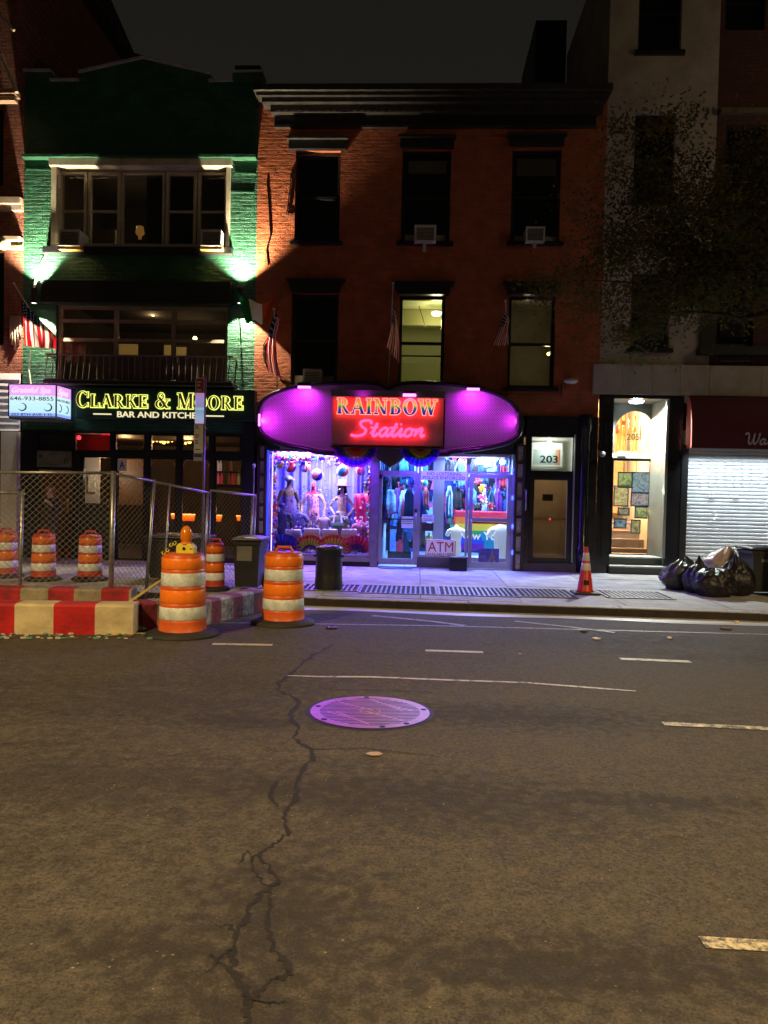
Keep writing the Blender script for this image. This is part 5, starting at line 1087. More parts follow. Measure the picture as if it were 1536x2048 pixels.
WB = M('white_form', (.86, .88, .88), .5, em=(.75, .95, 1.0), es=.25)
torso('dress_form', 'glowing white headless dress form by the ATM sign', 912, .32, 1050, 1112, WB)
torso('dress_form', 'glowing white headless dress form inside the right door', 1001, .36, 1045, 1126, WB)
h = rect(905, 1050, 1020, 1050, .3); bx('display_plinth', M('white_plinth', (.7, .72, .8), .5), sh, W(890, 1100, .3).x, W(1022, 1100, .3).x, .16, .62, .016, W(912, 1113, .32).z)
# paper flowers
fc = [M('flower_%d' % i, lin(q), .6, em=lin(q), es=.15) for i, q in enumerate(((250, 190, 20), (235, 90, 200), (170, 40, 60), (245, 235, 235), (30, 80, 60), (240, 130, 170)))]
for i, (px, py, c0, lab) in enumerate(((965, 977, 0, 'yellow paper flower cluster behind the right door'), (963, 994, 1, 'magenta paper flower cluster under the yellow one'), (957, 962, 2, 'dark red flowers above the yellow cluster'), (968, 1003, 3, 'white flowers under the magenta cluster'), (982, 1012, 2, 'dark red flowers right above the banner'), (956, 1012, 4, 'dark green foliage bunch with red specks above the banner'))):
    mb = MB(); c = W(px, py, .72); r = random.Random(i)
    for k in range(34):
        d = Vector((r.gauss(0, 1), r.gauss(0, .6), r.gauss(0, .8))).normalized() * r.uniform(.02, .085); mb.sphere(c + d, r.uniform(.014, .026), 5, 4, c0 if r.random() < .85 else r.randrange(6))
    tag(mb.build('paper_flowers', fc, None, origin=tuple(c)), lab, 'flowers', 'paper flowers in the shop')
for px, py, q, lab in ((844, 964, (230, 170, 90), 'peach balloon by the door jamb'), (850, 966, (30, 160, 150), 'teal balloon by the door jamb')):
    c = W(px, py, .9); tag(MB().sphere(c, .07, 12, 8, sq=(1, 1, 1.1)).build('balloon', M('balloon_%d' % q[0], lin(q), .3), None, smooth=True, origin=tuple(c)), lab, 'balloon')
h = rect(847, 975, 856, 1012, .8); tag(garment((h[0] + h[1]) / 2, .8, h[3], .12, h[3] - h[2], M('red_white_cloth', (.6, .12, .1), .7, var=.8, vs_=6), .2, 77), 'narrow red and white cloth hanging beside the door', 'garment')
h = rect(853, 1062, 863, 1112, .25); t = thing('figurine', 'small figurine with yellow top and red trousers beside the ATM sign', 'figurine', ((h[0] + h[1]) / 2, .25, h[2]))
me = figure('figure', t, [M('fig_skin', (.5, .35, .25), .5), M('fig_yellow', (.8, .65, .08), .5), M('fig_red', (.5, .06, .03), .5)], lambda x, y, z: 2 if z < .95 else (1 if z < 1.42 else 0), {}, ((h[0] + h[1]) / 2, .25, h[2]), h[3] - h[2], 0, False, False, True, 1)
h = rect(763, 1013, 772, 1100, 1.0); tag(MB().lathe([(.09, 0), (.09, .02), (.05, .03), (.05, h[3] - h[2])], ((h[0] + h[1]) / 2, 1.0, .016), 14).build('white_column', M('white_post', (.75, .82, .8), .5), None, smooth=True), 'white round post inside the left glass door', 'post')
h = rect(785, 1045, 815, 1085, 2.0); t = thing('clothes_rack', 'low rack of blue folded clothes inside the left glass door', 'rack', (h[0], 2.0, .016)); bx('rack_frame', STEEL, t, h[0] - .1, h[1] + .1, 1.8, 1.84, .016, .75)
for k in range(4): bx('folded_cloth', cc[(k * 3 + 2) % 11], t, h[0] - .05 + k * .16, h[0] + .1 + k * .16, 1.75, 2.1, .2, .72)
h = rect(955, 908, 1000, 930, .8); tag(MB().sphere(((h[0] + h[1]) / 2, .8, (h[2] + h[3]) / 2 + .02), .17, 14, 8, sq=(1.2, .6, .6)).build('paper_lantern', M('pale_lantern', (.55, .75, .68), .7, em=lin((170, 215, 210)), es=.5), None, smooth=True), 'pale green paper lantern behind the right transom', 'lantern')
for k, (px, py) in enumerate(((958, 925), (975, 930), (1008, 925))):
    c = W(px, py, .7); tag(MB().lathe([(.03, -.08), (.09, -.05), (.10, .03), (.05, .09)], c, 10).build('toy_vase', M('aqua_glass', (.3, .55, .65), .2), None, smooth=True), ['aqua glass toy left behind the right transom', 'aqua glass toy in the middle behind the right transom', 'aqua glass toy right behind the right transom'][k], 'toy')
# ================================================================== doorway 203 (black street door of the red building)
DK = M('black_door_paint', (.016, .016, .018), .22, var=.3, vs_=2, bump=.06, bs=7)
x203a, x203b = W(1047, 1030).x, XR1
dy = thing('door_surround', 'glossy black surround of the 203 street door', 'doorway', (x203a, 0, 0))
h = rect(1058, 867, 1147, 1142); tro = rect(1060, 874, 1141, 945)
mb = MB(); wall_holes(mb, x203a + .004, XR1 - .004, 0, zshop - .31, [(h[0], h[1], -.5, h[3])], -.06, .3)
mb.build('surround', DK, dy)
x0, x1 = h[0], h[1]; zt = h[3]
bx('head_frame', DK, dy, x0, x1, .02, .10, zt - .04, zt); bx('transom_bar', DK, dy, x0, x1, .02, .12, tro[2] - .10, tro[2])
fr = frame('transom', DK, dy, x0, x1, tro[2], zt - .04, .03, .035, .06); mbpane(fr, x0 + .035, x1 - .035, tro[2] + .035, zt - .075, .06, GLASS, 'pane')
MB().box(x1 - .02, x1 + .0, -.059, .02, .2, zt - .02).build('steel_edge', M('worn_steel_edge', (.5, .5, .5), .3, .6), dy)
BK = M('black_frame_wood', (.014, .013, .013), .3)
mb = MB(); dz0, dz1 = .18, tro[2] - .10
mb.box(x0, x0 + .11, .03, .09, dz0, dz1); mb.box(x1 - .13, x1, .03, .09, dz0, dz1); mb.box(x0 + .11, x1 - .13, .031, .089, dz0, dz0 + .10); mb.box(x0 + .11, x1 - .13, .031, .089, dz1 - .06, dz1)
dd = mb.build('street_door', BK, dy, bevel=.005); mbpane(dd, x0 + .11, x1 - .13, dz0 + .10, dz1 - .06, .06, glass('brown_door_glass', (.62, .56, .48), 1.6), 'pane')
bx('glazing_bead', M('pale_bead', (.5, .48, .44), .4), dd, x1 - .142, x1 - .128, .02, .03, dz0 + .1, dz1 - .06)
bx('push_bar', M('brass_bar', (.35, .28, .18), .35, .6), dd, x0 + .11, x1 - .13, .10, .13, 1.09, 1.115); c = W(1100, 1034, .1); MB().sphere((c.x, .095, 1.10), .022, 8, 6).build('red_button', E('red_button_glow', (1, .05, .05), 2.2), dd, smooth=True)
hx = W(1051, 1000, -.06).x; MB().tube([(hx, -.065, 1.72), (hx, -.12, 1.70), (hx, -.12, 1.30), (hx, -.065, 1.28)], .014, 8).build('handle', GALV, dy, smooth=True)
bx('door_step', M('dark_step', (.07, .065, .06), .6, var=.3), dy, x0 - .12, x1 + .1, -.10, .05, .0, dz0 - .002)
room('hallway', M('hall_wall', (.42, .35, .26), .8, var=.15, vs_=1.2), dy, x0 - .2, x1 + .2, .25, 2.4, .16, zt - .05)
bx('hall_notice', M('brown_board', (.10, .08, .06), .7), dd, x0 + .3, x0 + .52, .12, .13, dz1 - .5, dz1 - .36)
room('transom_box', M('white_transom_wall', (.72, .72, .62), .7), dy, x0 - .05, x1 + .05, .12, .60, tro[2] - .02, zt + .0)
frame('inner_moulding', M('white_moulding', (.7, .7, .62), .6), dy, x0 + .10, x1 - .16, tro[2] + .14, zt - .16, .50, .04, .05); bx('inner_picture', M('grey_green_picture', (.30, .38, .34), .6), dy, x0 + .14, x1 - .20, .56, .575, tro[2] + .18, zt - .30); bx('inner_picture_edge', M('orange_edge', (.5, .22, .12), .6), dy, x1 - .30, x1 - .22, .54, .555, tro[2] + .18, zt - .30)
c = W(1099, 885, .3); MB().lathe([(.02, .06), (.03, .03), (.055, .0), (.05, -.05), (.0, -.075)], c, 12).build('door_bulb', E('white_bulb', (.9, 1, .98), 9), dy, smooth=True); lamp_obj('door_light', 'POINT', (c.x, c.y, c.z - .09), 14, (.9, 1, .95), dy, .05)
a = rect(1080, 911, 1116, 926, .045); text('house_number', '203', a[0], a[1], a[2], a[3], .055, BLACKM, dy, .006, .02)
lamp_obj('hall_light', 'POINT', ((x0 + x1) / 2, 1.2, zt - .4), 22, (1, .8, .55), dy, .15)
cx = W(1168, 1000, -.1).x; MB().lathe([(.13, 0), (.13, .5), (.10, .55), (.10, 2.9), (.13, 3.0), (.13, 3.3)], (cx, -.06, 0), 20).build('round_column', DK, dy, smooth=True)
lf = thing('dome_light', 'unlit white dome wall light above the 203 door', 'wall light', tuple(W(1140, 768, -.1)))
c = W(1142, 762, -.15); MB().sphere(c, .15, 14, 8, sq=(1, .8, .4)).build('dome', M('milky_dome', (.55, .53, .5), .4), lf, smooth=True); MB().tube([(c.x - .17, -.0, c.z - .02), (c.x - .17, -.05, c.z - .35)], .012, 6).build('conduit', STEEL, lf); bx('wall_plate', STEEL, lf, c.x - .04, c.x + .04, -.06, -.001, c.z - .05, c.z + .05)

# ================================================================== tan building with the arched 205 entrance
tb = thing('tan_building', 'tall tan stucco building over the black arched 205 entrance', 'building', (XR1, 0, 0))
TH = W(1300, -160).z
zst = W(1280, 730).z; zbl = W(1280, 790).z
tw = [rect(1278, -60, 1364, 103), rect(1268, 225, 1350, 402), rect(1262, 545, 1340, 697)]
mb = MB(); wall_holes(mb, XR1 + .003, XT1, zst, TH, tw, 0, .2); shell(mb, XR1 + .003, XT1, zbl, TH, .002, 4.7); mb.face([(XR1 + .003, .002, TH), (XT1, .002, TH), (XT1, 4.7, TH), (XR1 + .003, 4.7, TH)])
mb.build('wall', TAN, tb)
for h in tw:
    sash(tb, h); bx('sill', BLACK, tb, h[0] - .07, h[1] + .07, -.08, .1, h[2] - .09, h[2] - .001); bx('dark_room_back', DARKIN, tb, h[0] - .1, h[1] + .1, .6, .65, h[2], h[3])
h = rect(1272, 600, 1328, 680, .3); bx('window_blind', M('grey_blind', (.34, .32, .30), .9), tb, h[0], h[1], .205, .22, h[2], h[3])
n = 4
for i in range(n):
    a = XR1 - .14 + (XT1 - XR1 + .14) * i / n; b2 = XR1 - .14 + (XT1 - XR1 + .14) * (i + 1) / n; bx('band_stone', TANSTONE, tb, a + .004, b2 - .004, -.07, -.001, zbl, zst)
c0 = W(1070, 110, 4.75).x; bx('rear_bulkhead', BLACKM, tb, c0, XR1 - .02, 4.72, 7.5, ztop - .2, W(1090, 42, 4.75).z); bx('bulkhead_roof', M('dull_metal', (.14, .13, .12), .5), tb, c0 - .1, XR1 + .0, 4.6, 4.715, ztop + .0, ztop + .16)
# black ground floor with deep recess
ra, rb_ = W(1222, 980).x, W(1333, 980).x; zso = W(1280, 797).z; RD = .95
mb = MB(); wall_holes(mb, XR1 + .004, W(1361, 1000).x, 0, zbl - .002, [(ra, rb_, -.5, zso)], -.03, .10); mb.build('ground_floor_wall', DK, tb)
bx('pilaster_panel', DK, tb, XR1 + .12, ra - .14, -.06, -.031, .35, zbl - .5, .008)
JAMB = M('pale_jamb', (.19, .185, .155), .35, var=.15, vs_=3)
mb = MB(); mb.face([(rb_, .07, 0), (rb_, .07, zso), (rb_ - .06, RD, zso), (rb_ - .06, RD, 0)]); mb.face([(ra, .07, 0), (ra, RD, 0), (ra, RD, zso), (ra, .07, zso)]); mb.build('recess_jamb', JAMB, tb)
MB().box(rb_ - .055, rb_ + .0, -.029, .068, .34, zso - .02).build('metal_edge', M('steel_strip', (.4, .42, .38), .3, .6), tb)
mb = MB(); mb.face([(ra, .07, zso - .002), (rb_, .07, zso - .002), (rb_, RD, zso - .002), (ra, RD, zso - .002)]); mb.build('recess_soffit', M('dark_soffit', (.05, .05, .048), .5), tb)
# arched transom wall at the back of the recess
def Wr(px, py): return W(px, py, RD)
al, ar = Wr(1229, 860).x, Wr(1312, 860).x; zsp = Wr(1270, 868).z; ztb = Wr(1270, 907).z; R_ = (ar - al) / 2; acx = (al + ar) / 2; zap = Wr(1270, 822).z
mb = MB(); n = 20
for i in range(n):
    t0, t1 = pi - pi * i / n, pi - pi * (i + 1) / n; xa, xb = acx + R_ * cos(t0), acx + R_ * cos(t1); za_, zb_ = zsp + (zap - zsp) * sin(t0), zsp + (zap - zsp) * sin(t1)
    mb.face([(xa, RD, za_), (xb, RD, zb_), (xb, RD, zso), (xa, RD, zso)]); mb.face([(xa, RD, za_), (xa, RD + .08, za_), (xb, RD + .08, zb_), (xb, RD, zb_)])
for a, b2 in ((ra - .05, al), (ar, rb_ + .05)): mb.face([(a, RD, .3), (b2, RD, .3), (b2, RD, zso), (a, RD, zso)])
mb.build('arch_wall', M('dark_arch_wall', (.04, .04, .038), .5, var=.2), tb)
mb = MB(); pts = [(al, RD + .04, ztb)] + [(acx + R_ * cos(pi - pi * i / n), RD + .04, zsp + (zap - zsp) * sin(pi * i / n)) for i in range(n + 1)] + [(ar, RD + .04, ztb)]; mb.face(pts[::-1]); mb.build('arched_pane', GLASS, tb)
bx('transom_bar', M('steel_bar', (.30, .31, .28), .4, .4), tb, ra, rb_ - .05, RD - .05, RD + .06, Wr(1270, 917).z, ztb)
MB().tube([W(1236, 911, RD - .07), W(1252, 911, RD - .07)], .018, 6).build('door_closer', GALV, tb)
zd0 = .34; zd1 = Wr(1270, 917).z - .002
dl, drr = ra + .01, rb_ - .06; gl, gr = Wr(1226, 1000).x, Wr(1303, 1000).x
mb = MB(); mb.box(dl, gl, RD, RD + .06, zd0, zd1); mb.box(gr, drr, RD, RD + .06, zd0, zd1); mb.box(gl, gr, RD + .001, RD + .059, zd0, Wr(1265, 1110).z); mb.box(gl, gr, RD + .001, RD + .059, Wr(1265, 922).z, zd1)
d5 = mb.build('street_door', BK, tb); gz0, gz1 = Wr(1265, 1110).z, Wr(1265, 922).z; mbpane(d5, gl, gr, gz0, gz1, RD + .03, GLASS, 'pane')
MB().lathe([(.03, -.03), (.03, .03)], Wr(1306, 1046) + Vector((0, -.03, 0)), 10).build('lock', GALV, d5); MB().tube([Wr(1306, 1050) + Vector((0, -.01, 0)), Wr(1306, 1050) + Vector((0, -.06, 0)), Wr(1302, 1052) + Vector((0, -.06, 0))], .012, 6).build('door_handle', GALV, d5)
for i in range(2):
    z1_ = .17 * (i + 1); bx('entrance_step', M('step_stone', (.05, .05, .05), .6), tb, ra - .02, rb_ - .02, -.16 + .30 * i, RD, .17 * i + .001, z1_ - .03); bx('step_nosing', M('bluestone_nosing', (.34, .35, .33), .55, var=.25, vs_=6), tb, ra - .03, rb_ - .01, -.19 + .30 * i, .4 + .3 * i, z1_ - .03, z1_)
bx('base_block', DK, tb, rb_ + .001, W(1362, 1130).x, -.12, -.031, 0, .36)
# lobby behind the door
WOOD = M('honey_wood', (.50, .26, .09), .45, var=.2, vs_=1.6, streak=(6, 6, .6))
room('lobby', M('cream_lobby_wall', (.70, .55, .36), .7), tb, ra - .1, rb_ + .1, RD + .07, 3.4, .34, zso + .1)
bx('wood_panel', WOOD, tb, W(1285, 950, 2.6).x, rb_ + .09, 2.5, 2.56, .35, zso + .09); bx('wood_panel', WOOD, tb, ra - .08, W(1246, 950, 3).x, 3.0, 3.06, 1.2, zso + .09); bx('panel_joint', M('dark_joint_wood', (.06, .03, .015), .6), tb, W(1284, 950, 2.6).x, W(1287, 950, 2.6).x, 2.49, 2.499, .35, zso + .09)
bx('dark_reveal', M('brown_reveal', (.10, .07, .05), .6), tb, W(1273, 940, 2.8).x, W(1284, 940, 2.8).x, 2.7, 2.74, Wr(1270, 960).z, Wr(1270, 915).z)
for i in range(4): bx('inner_step', M('inner_step_grey', (.33, .27, .22), .6, var=.2), tb, ra - .05, W(1292, 1090, 1.6).x, 1.3 + .32 * i, 3.0, .345, .42 + .19 * i); bx('inner_nosing', M('pink_nosing', (.62, .48, .42), .5), tb, ra - .05, W(1292, 1090, 1.6).x, 1.28 + .32 * i, 1.42 + .32 * i, .421 + .19 * i, .445 + .19 * i)
bx('inner_stringer', M('pale_wood', (.62, .44, .24), .5), tb, W(1293, 1080, 1.4).x, W(1303, 1080, 1.4).x, 1.25, 2.4, .345, 1.6)
GRN = [(190, 215, 190), (170, 200, 225), (215, 225, 205), (200, 210, 230), (175, 185, 180)]
def thin_print(name, col):
    if name in MATS: return MATS[name]
    m = bpy.data.materials.new(name); m.use_nodes = True; MATS[name] = m; nt = m.node_tree; N = nt.nodes; L = nt.links; N.remove(N['Principled BSDF'])
    tc = N.new('ShaderNodeTexCoord'); nz = N.new('ShaderNodeTexNoise'); nz.inputs['Scale'].default_value = 5 + len(MATS) % 5; nz.inputs['Detail'].default_value = 3; nz.inputs['Distortion'].default_value = 2.5; L.new(tc.outputs['Object'], nz.inputs[0])
    cr = N.new('ShaderNodeValToRGB'); e = cr.color_ramp.elements; e[0].position = .35; e[0].color = tuple(v * .35 for v in col) + (1,); e[1].position = .6; e[1].color = tuple(col) + (1,); L.new(nz.outputs[0], cr.inputs[0])
    d = N.new('ShaderNodeBsdfDiffuse'); t = N.new('ShaderNodeBsdfTranslucent'); L.new(cr.outputs[0], d.inputs[0]); L.new(cr.outputs[0], t.inputs[0]); mx = N.new('ShaderNodeMixShader'); mx.inputs[0].default_value = .7; L.new(d.outputs[0], mx.inputs[1]); L.new(t.outputs[0], mx.inputs[2]); L.new(mx.outputs[0], N['Material Output'].inputs[0]); return m
rq = random.Random(4)
for i, (l, t, r, b2) in enumerate(((1236, 945, 1264, 975), (1264, 945, 1300, 985), (1228, 972, 1256, 1012), (1262, 986, 1298, 1012), (1236, 1016, 1258, 1030), (1270, 1014, 1294, 1036), (1228, 1038, 1252, 1056), (1262, 1040, 1280, 1066))):
    Y = RD + .12 + .05 * (i % 3); h = rect(l, t, r, b2, Y); q = GRN[i % 5]
    fr = bx('taped_picture', thin_print('taped_print_%d' % (i % 5), lin(q)), tb, h[0], h[1], Y, Y + .012, h[2], h[3]); frame('blue_tape', M('blue_tape', (.08, .18, .42), .6), fr, h[0] - .012, h[1] + .012, h[2] - .012, h[3] + .012, Y - .006, .026, .004)
h = rect(1226, 1057, 1256, 1074, 2.2); bx('orange_chest', M('orange_chest', (.60, .22, .08), .6), tb, h[0], h[1], 2.2, 2.4, h[2], h[3])
GLD = M('golden_rod', (.80, .55, .16), .3, .5, em=lin((250, 200, 90)), es=.35)
for i, (px, pt, pb) in enumerate(((1242, 828, 870), (1240, 858, 890), (1236, 866, 905), (1247, 850, 872), (1251, 850, 880), (1259, 838, 872), (1261, 855, 885), (1271, 832, 868), (1268, 855, 880), (1281, 852, 880), (1243, 878, 902), (1249, 874, 902), (1262, 878, 905), (1266, 876, 904), (1272, 866, 900))):
    a, b2 = W(px, pt, 1.5 + .06 * (i % 4)), W(px, pb, 1.5 + .06 * (i % 4)); MB().tube([b2, a], .020, 6).build('chandelier_rod', GLD, tb, smooth=True)
h = rect(1232, 903, 1276, 907, 1.6); bx('chandelier_tray', M('cream_tray', (.75, .62, .4), .5), tb, h[0], h[1], 1.5, 1.75, h[2], h[3])
for (l, t, r, b2) in ((1231, 848, 1237, 858), (1232, 858, 1244, 868), (1243, 842, 1251, 852)): h = rect(l, t, r, b2, 1.95); bx('red_shade', M('red_shade', (.75, .08, .05), .5), tb, h[0], h[1], 1.95, 2.0, h[2], h[3])
a = rect(1254, 867, 1279, 880, RD + .03); text('house_number', '205', a[0], a[1], a[2], a[3], RD + .035, M('number_silhouette', (.012, .007, .003), .8, spec=.1), tb, .006, .015)  # number coloured near black to paint its silhouette against the lit lobby
lamp_obj('lobby_light', 'POINT', (acx, 2.0, zso - .3), 150, (1, .80, .52), tb, .12); lamp_obj('lobby_light', 'POINT', (acx - .2, 1.75, 1.7), 110, (1, .85, .66), tb, .1)
cl = W(1273, 803, .45); MB().lathe([(.16, .03), (.16, .0), (.13, -.03), (.0, -.05)], cl, 18).build('soffit_lamp', E('cool_white_lamp', (.86, 1, .97), 16), tb, smooth=True)
lamp_obj('entrance_light', 'SPOT', (cl.x, cl.y - .1, cl.z - .07), 1150, (.88, 1, .95), tb, .09, aim=(cl.x, cl.y - 1.2, 0), angle=radians(165), blend=.4)
sc_ = thing('security_camera', 'small white dome security camera on the black wall left of the 205 entrance', 'camera', tuple(W(1205, 908, -.1)))
c = W(1205, 908, -.13); MB().sphere(c, .06, 12, 8).build('dome', M('white_plastic_shell', (.6, .6, .6), .25), sc_, smooth=True); MB().tube([(c.x - .03, -.05, c.z + .05), (c.x - .02, c.y, c.z + .03)], .025, 8).build('arm', M('white_plastic_shell', (.6, .6, .6)), sc_); MB().sphere((c.x - .01, c.y - .045, c.z - .02), .028, 8, 6).build('lens', BLACK, sc_, smooth=True)

# ================================================================== right-hand building, awning, shutter
rb2 = thing('dark_brick_building', 'dark red brick building at the right edge above the rolled shutter', 'building', (XT1, 0, 0))
XB1 = 13.0
bw = [rect(1432, 560, 1508, 692), (W(1560, 600).x, W(1636, 600).x, W(1560, 692).z, W(1560, 560).z), rect(1450, 250, 1530, 420), rect(1452, -60, 1532, 60)]
mb = MB(); wall_holes(mb, XT1 + .003, XB1, zst, TH, bw, 0, .2); shell(mb, XT1 + .003, XB1, zbl, TH, .002, 8); mb.build('wall', DBRICK, rb2)
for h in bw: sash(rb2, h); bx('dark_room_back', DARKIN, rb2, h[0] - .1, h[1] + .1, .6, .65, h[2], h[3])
h = rect(1442, 618, 1498, 675, .21); bx('window_blind', M('grey_blind', (.34, .32, .3)), rb2, h[0], h[1], .205, .22, h[2], h[3])
h = rect(1400, 693, 1536, 709, -.2); bx('black_ledge', BLACKM, rb2, h[0], XB1, -.22, -.001, h[2], h[3]); bx('black_pier', BLACKM, rb2, W(1400, 650).x, W(1430, 650).x, -.06, -.001, h[3] + .003, W(1410, 560).z)
bx('string_course', M('brown_cornice', (.12, .10, .06), .6), rb2, W(1438, 222).x, XB1, -.14, -.001, W(1480, 232).z, W(1480, 222).z)
MB().tube([W(1438, 712, -.1), W(1440, 722, -.12), W(1500, 722, -.12), W(1503, 712, -.1)], .02, 6).build('sign_bracket', STEEL, rb2)
a = XT1
while a < XB1: bx('band_stone', TANSTONE, rb2, a + .004, min(a + 1.05, XB1) - .004, -.07, -.001, zbl, zst); a += 1.05
sl, sr = W(1368, 1000).x + .05, XB1; zs0 = W(1450, 880).z
pl_, pr_ = rb_ + .0, W(1368, 1000).x
MB().box(W(1360, 1000).x, sl, -.05, .12, 0, W(1380, 890).z).build('shutter_guide', M('dark_guide', (.02, .02, .022), .35), rb2)
bx('shop_header', BLACKM, rb2, sl, XB1, -.02, .1, zs0 + .02, zbl - .003)
sh2 = thing('roller_shutter', 'closed silver roller shutter under the red awning', 'shutter', (sl, .02, 0))
SLT = M('shutter_steel', (.66, .70, .73), .42, .1, var=.10, vs_=5); n = 37; hs = zs0 / n
HOLE = E('slot_light', lin((255, 255, 255)), 1.2)
sv = []
prof = [(-.004, 0), (-.010, .10), (-.013, .45), (-.011, .85), (-.003, .97)]
mbs = MB(); mbs.grid(lambda u, v: (sl + (sr - sl) * u, .03 + prof[min(4, int(v * 4 + .01))][0], prof[min(4, int(v * 4 + .01))][1] * hs), 1, 4)
s0 = mbs.build('slat', SLT, sh2, origin=(sl, .02, 0))
for i in range(1, n): o = s0.copy(); COL.objects.link(o); o.parent = sh2; o.location = (0, 0, i * hs)
mbb = bx('bottom_bar', M('bottom_bar_steel', (.5, .52, .55), .4, .5), sh2, sl, sr, -.01, .04, .0, .03); bx('shutter_backing', M('shutter_shadow', (.03, .03, .03), .9), sh2, sl, sr, .045, .05, 0, zs0)
for i in range(13):
    for j in range(9):
        c = W(1402 + i * 16.9 - (j % 2) * 2, 914 + j * 6.6 + (3 if j > 3 else 0), .0); 
        if c.x < sr: bx('slot', M('slot_rim', (.75, .8, .84), .3, .3), sh2, c.x - .014, c.x + .014, .0, .004, c.z - .022, c.z + .022)
for (px, py) in ((1420, 985), (1427, 985), (1420, 992), (1427, 992), (1470, 986), (1475, 986), (1470, 993), (1475, 993), (1430, 1022), (1432, 1030), (1429, 1038)):
    c = W(px, py, .0); bx('lit_slot', HOLE, sh2, c.x - .02, c.x + .02, -.0, .006, c.z - .022, c.z + .022)
aw = thing('red_awning', 'dark red quarter-round shop awning with white script', 'awning', (sl, 0, zs0))
AWN = M('red_awning_cloth', (.075, .003, .008), .75, var=.2, vs_=3); AWE = M('red_awning_end_lit', (.50, .10, .08), .7)  # end panel gets a paler red for the entrance lamp's light on it
al2 = W(1372, 850).x; ax1 = XB1; zaw = W(1450, 793).z; DP = .36; zab = W(1450, 897, -DP).z
ap = [(-.02, zaw)] + [(-DP * sin(t * pi / 2 / 8) ** .8, zab + .22 + (zaw - zab - .22) * cos(t * pi / 2 / 8)) for t in range(1, 9)] + [(-DP, zab)]
mb = MB()
for i in range(len(ap) - 1): mb.face([(al2, ap[i][0], ap[i][1]), (al2, ap[i + 1][0], ap[i + 1][1]), (ax1, ap[i + 1][0], ap[i + 1][1]), (ax1, ap[i][0], ap[i][1])])
mb.build('canopy_cloth', AWN, aw)
mb = MB(); mb.prism([(al2 - .004, y, z_) for y, z_ in ap] + [(al2 - .004, -.02, zab)], (.003, 0, 0)); mb.build('end_panel', AWE, aw)
bx('awning_rail', STEEL, aw, al2, ax1, -DP + .003, -DP + .035, zab + .003, zab + .03)
a = W(1489, 880, -DP - .01); zl, zu = W(1512, 889, -DP - .01).z, W(1512, 866, -DP - .01).z; u = (zu - zl)
SCW = {'W': [(-.3, .85), (-.1, 1.0), (.05, .8), (.08, .2), (.25, .02), (.45, .3), (.58, .95), (.55, .3), (.68, .02), (.95, .35), (1.05, .95), (.98, .9)], 'a': SC['a'], 'n': SC['n']}
x = a.x + .06; LW = M('awning_script_white', (.52, .48, .48), .7)
for ch, sc1, st in (('W', 1.0, 1.12), ('a', 1.0, .74), ('n', 1.0, .66), ('a', 1.0, .74)):
    MB().tube([(x + (p.x + p.y * .12) * u * .9, -DP - .012, zl + p.y * u * (1 if ch == 'W' else 1.0)) for p in smooth_line(SCW[ch], 5)], .016, 5).build('script_letter', LW, aw); x += st * u * .9
lamp_obj('shutter_light', 'AREA', ((sl + sr) / 2 - 1.5, -.24, zab + .10), 74, (.80, .93, 1.0), aw, 4.5, aim=((sl + sr) / 2 - 1.5, .04, .1), sy=.08).data.spread = radians(75)
mb = MB(); mb.box(sl + .1, sr - .4, -.28, -.20, zab + .12, zab + .17); mb.build('light_batten', STEEL, aw)

# ================================================================== left neighbour
lb = thing('old_brick_building', 'old red brick building with stone ledges at the left edge', 'building', (-13, 0, 0))
LH = W(20, -160).z; zsd = W(20, 747).z
lw = [(-12, W(7, 290).x, W(7, 372).z, W(7, 215).z), (-12, W(8, 560).x, W(8, 690).z, W(8, 505).z)]
mb = MB(); wall_holes(mb, -13, XG0 - .003, zsd, LH, lw, 0, .2); shell(mb, -13, XG0 - .003, 0, LH, .002, 7); mb.build('wall', BRICK, lb)
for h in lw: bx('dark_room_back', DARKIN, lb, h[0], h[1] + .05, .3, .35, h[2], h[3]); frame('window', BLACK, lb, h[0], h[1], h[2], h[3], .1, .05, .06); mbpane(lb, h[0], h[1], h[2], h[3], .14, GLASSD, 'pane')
ST = M('warm_stone', (.46, .35, .25), .75, var=.25, vs_=4)
bx('stone_ledge', ST, lb, -13, XG0 - .004, -.16, -.001, W(20, 413).z, W(20, 398).z, .015); bx('stone_ledge', ST, lb, -13, XG0 - .004, -.11, -.001, W(20, 424).z, W(20, 413.5).z)
bx('stone_cornice', ST, lb, W(14, 480).x, XG0 - .004, -.18, -.001, W(20, 486).z, W(20, 477).z, .01); bx('stone_cornice', ST, lb, W(17, 480).x, XG0 - .004, -.06, -.001, W(20, 494).z, W(20, 486.5).z); bx('stone_cornice', ST, lb, W(17, 480).x, XG0 - .004, -.12, -.001, W(20, 500).z, W(20, 494.4).z)
for px in (26, 34, 43): c = W(px, 492, -.1); bx('dentil', ST, lb, c.x - .025, c.x + .025, -.11, -.062, c.z - .02, c.z + .02)
MB().sphere(W(6, 487, -.12), .16, 10, 8, sq=(1, .6, .9)).build('carved_bracket', M('carved_stone', (.5, .42, .28), .8, var=.5, vs_=18, bump=1, bs=18), lb, smooth=True)
for i, (px, pb) in enumerate(((21, 678), (25, 690), (30, 700), (35, 690), (40, 679))): MB().tube([W(px, 632, -.05), W(px, pb, -.05)], .025, 8).build('fluted_rod', ST, lb, smooth=True)
SID = M('white_siding', (.82, .78, .84), .6, var=.08, vs_=4)
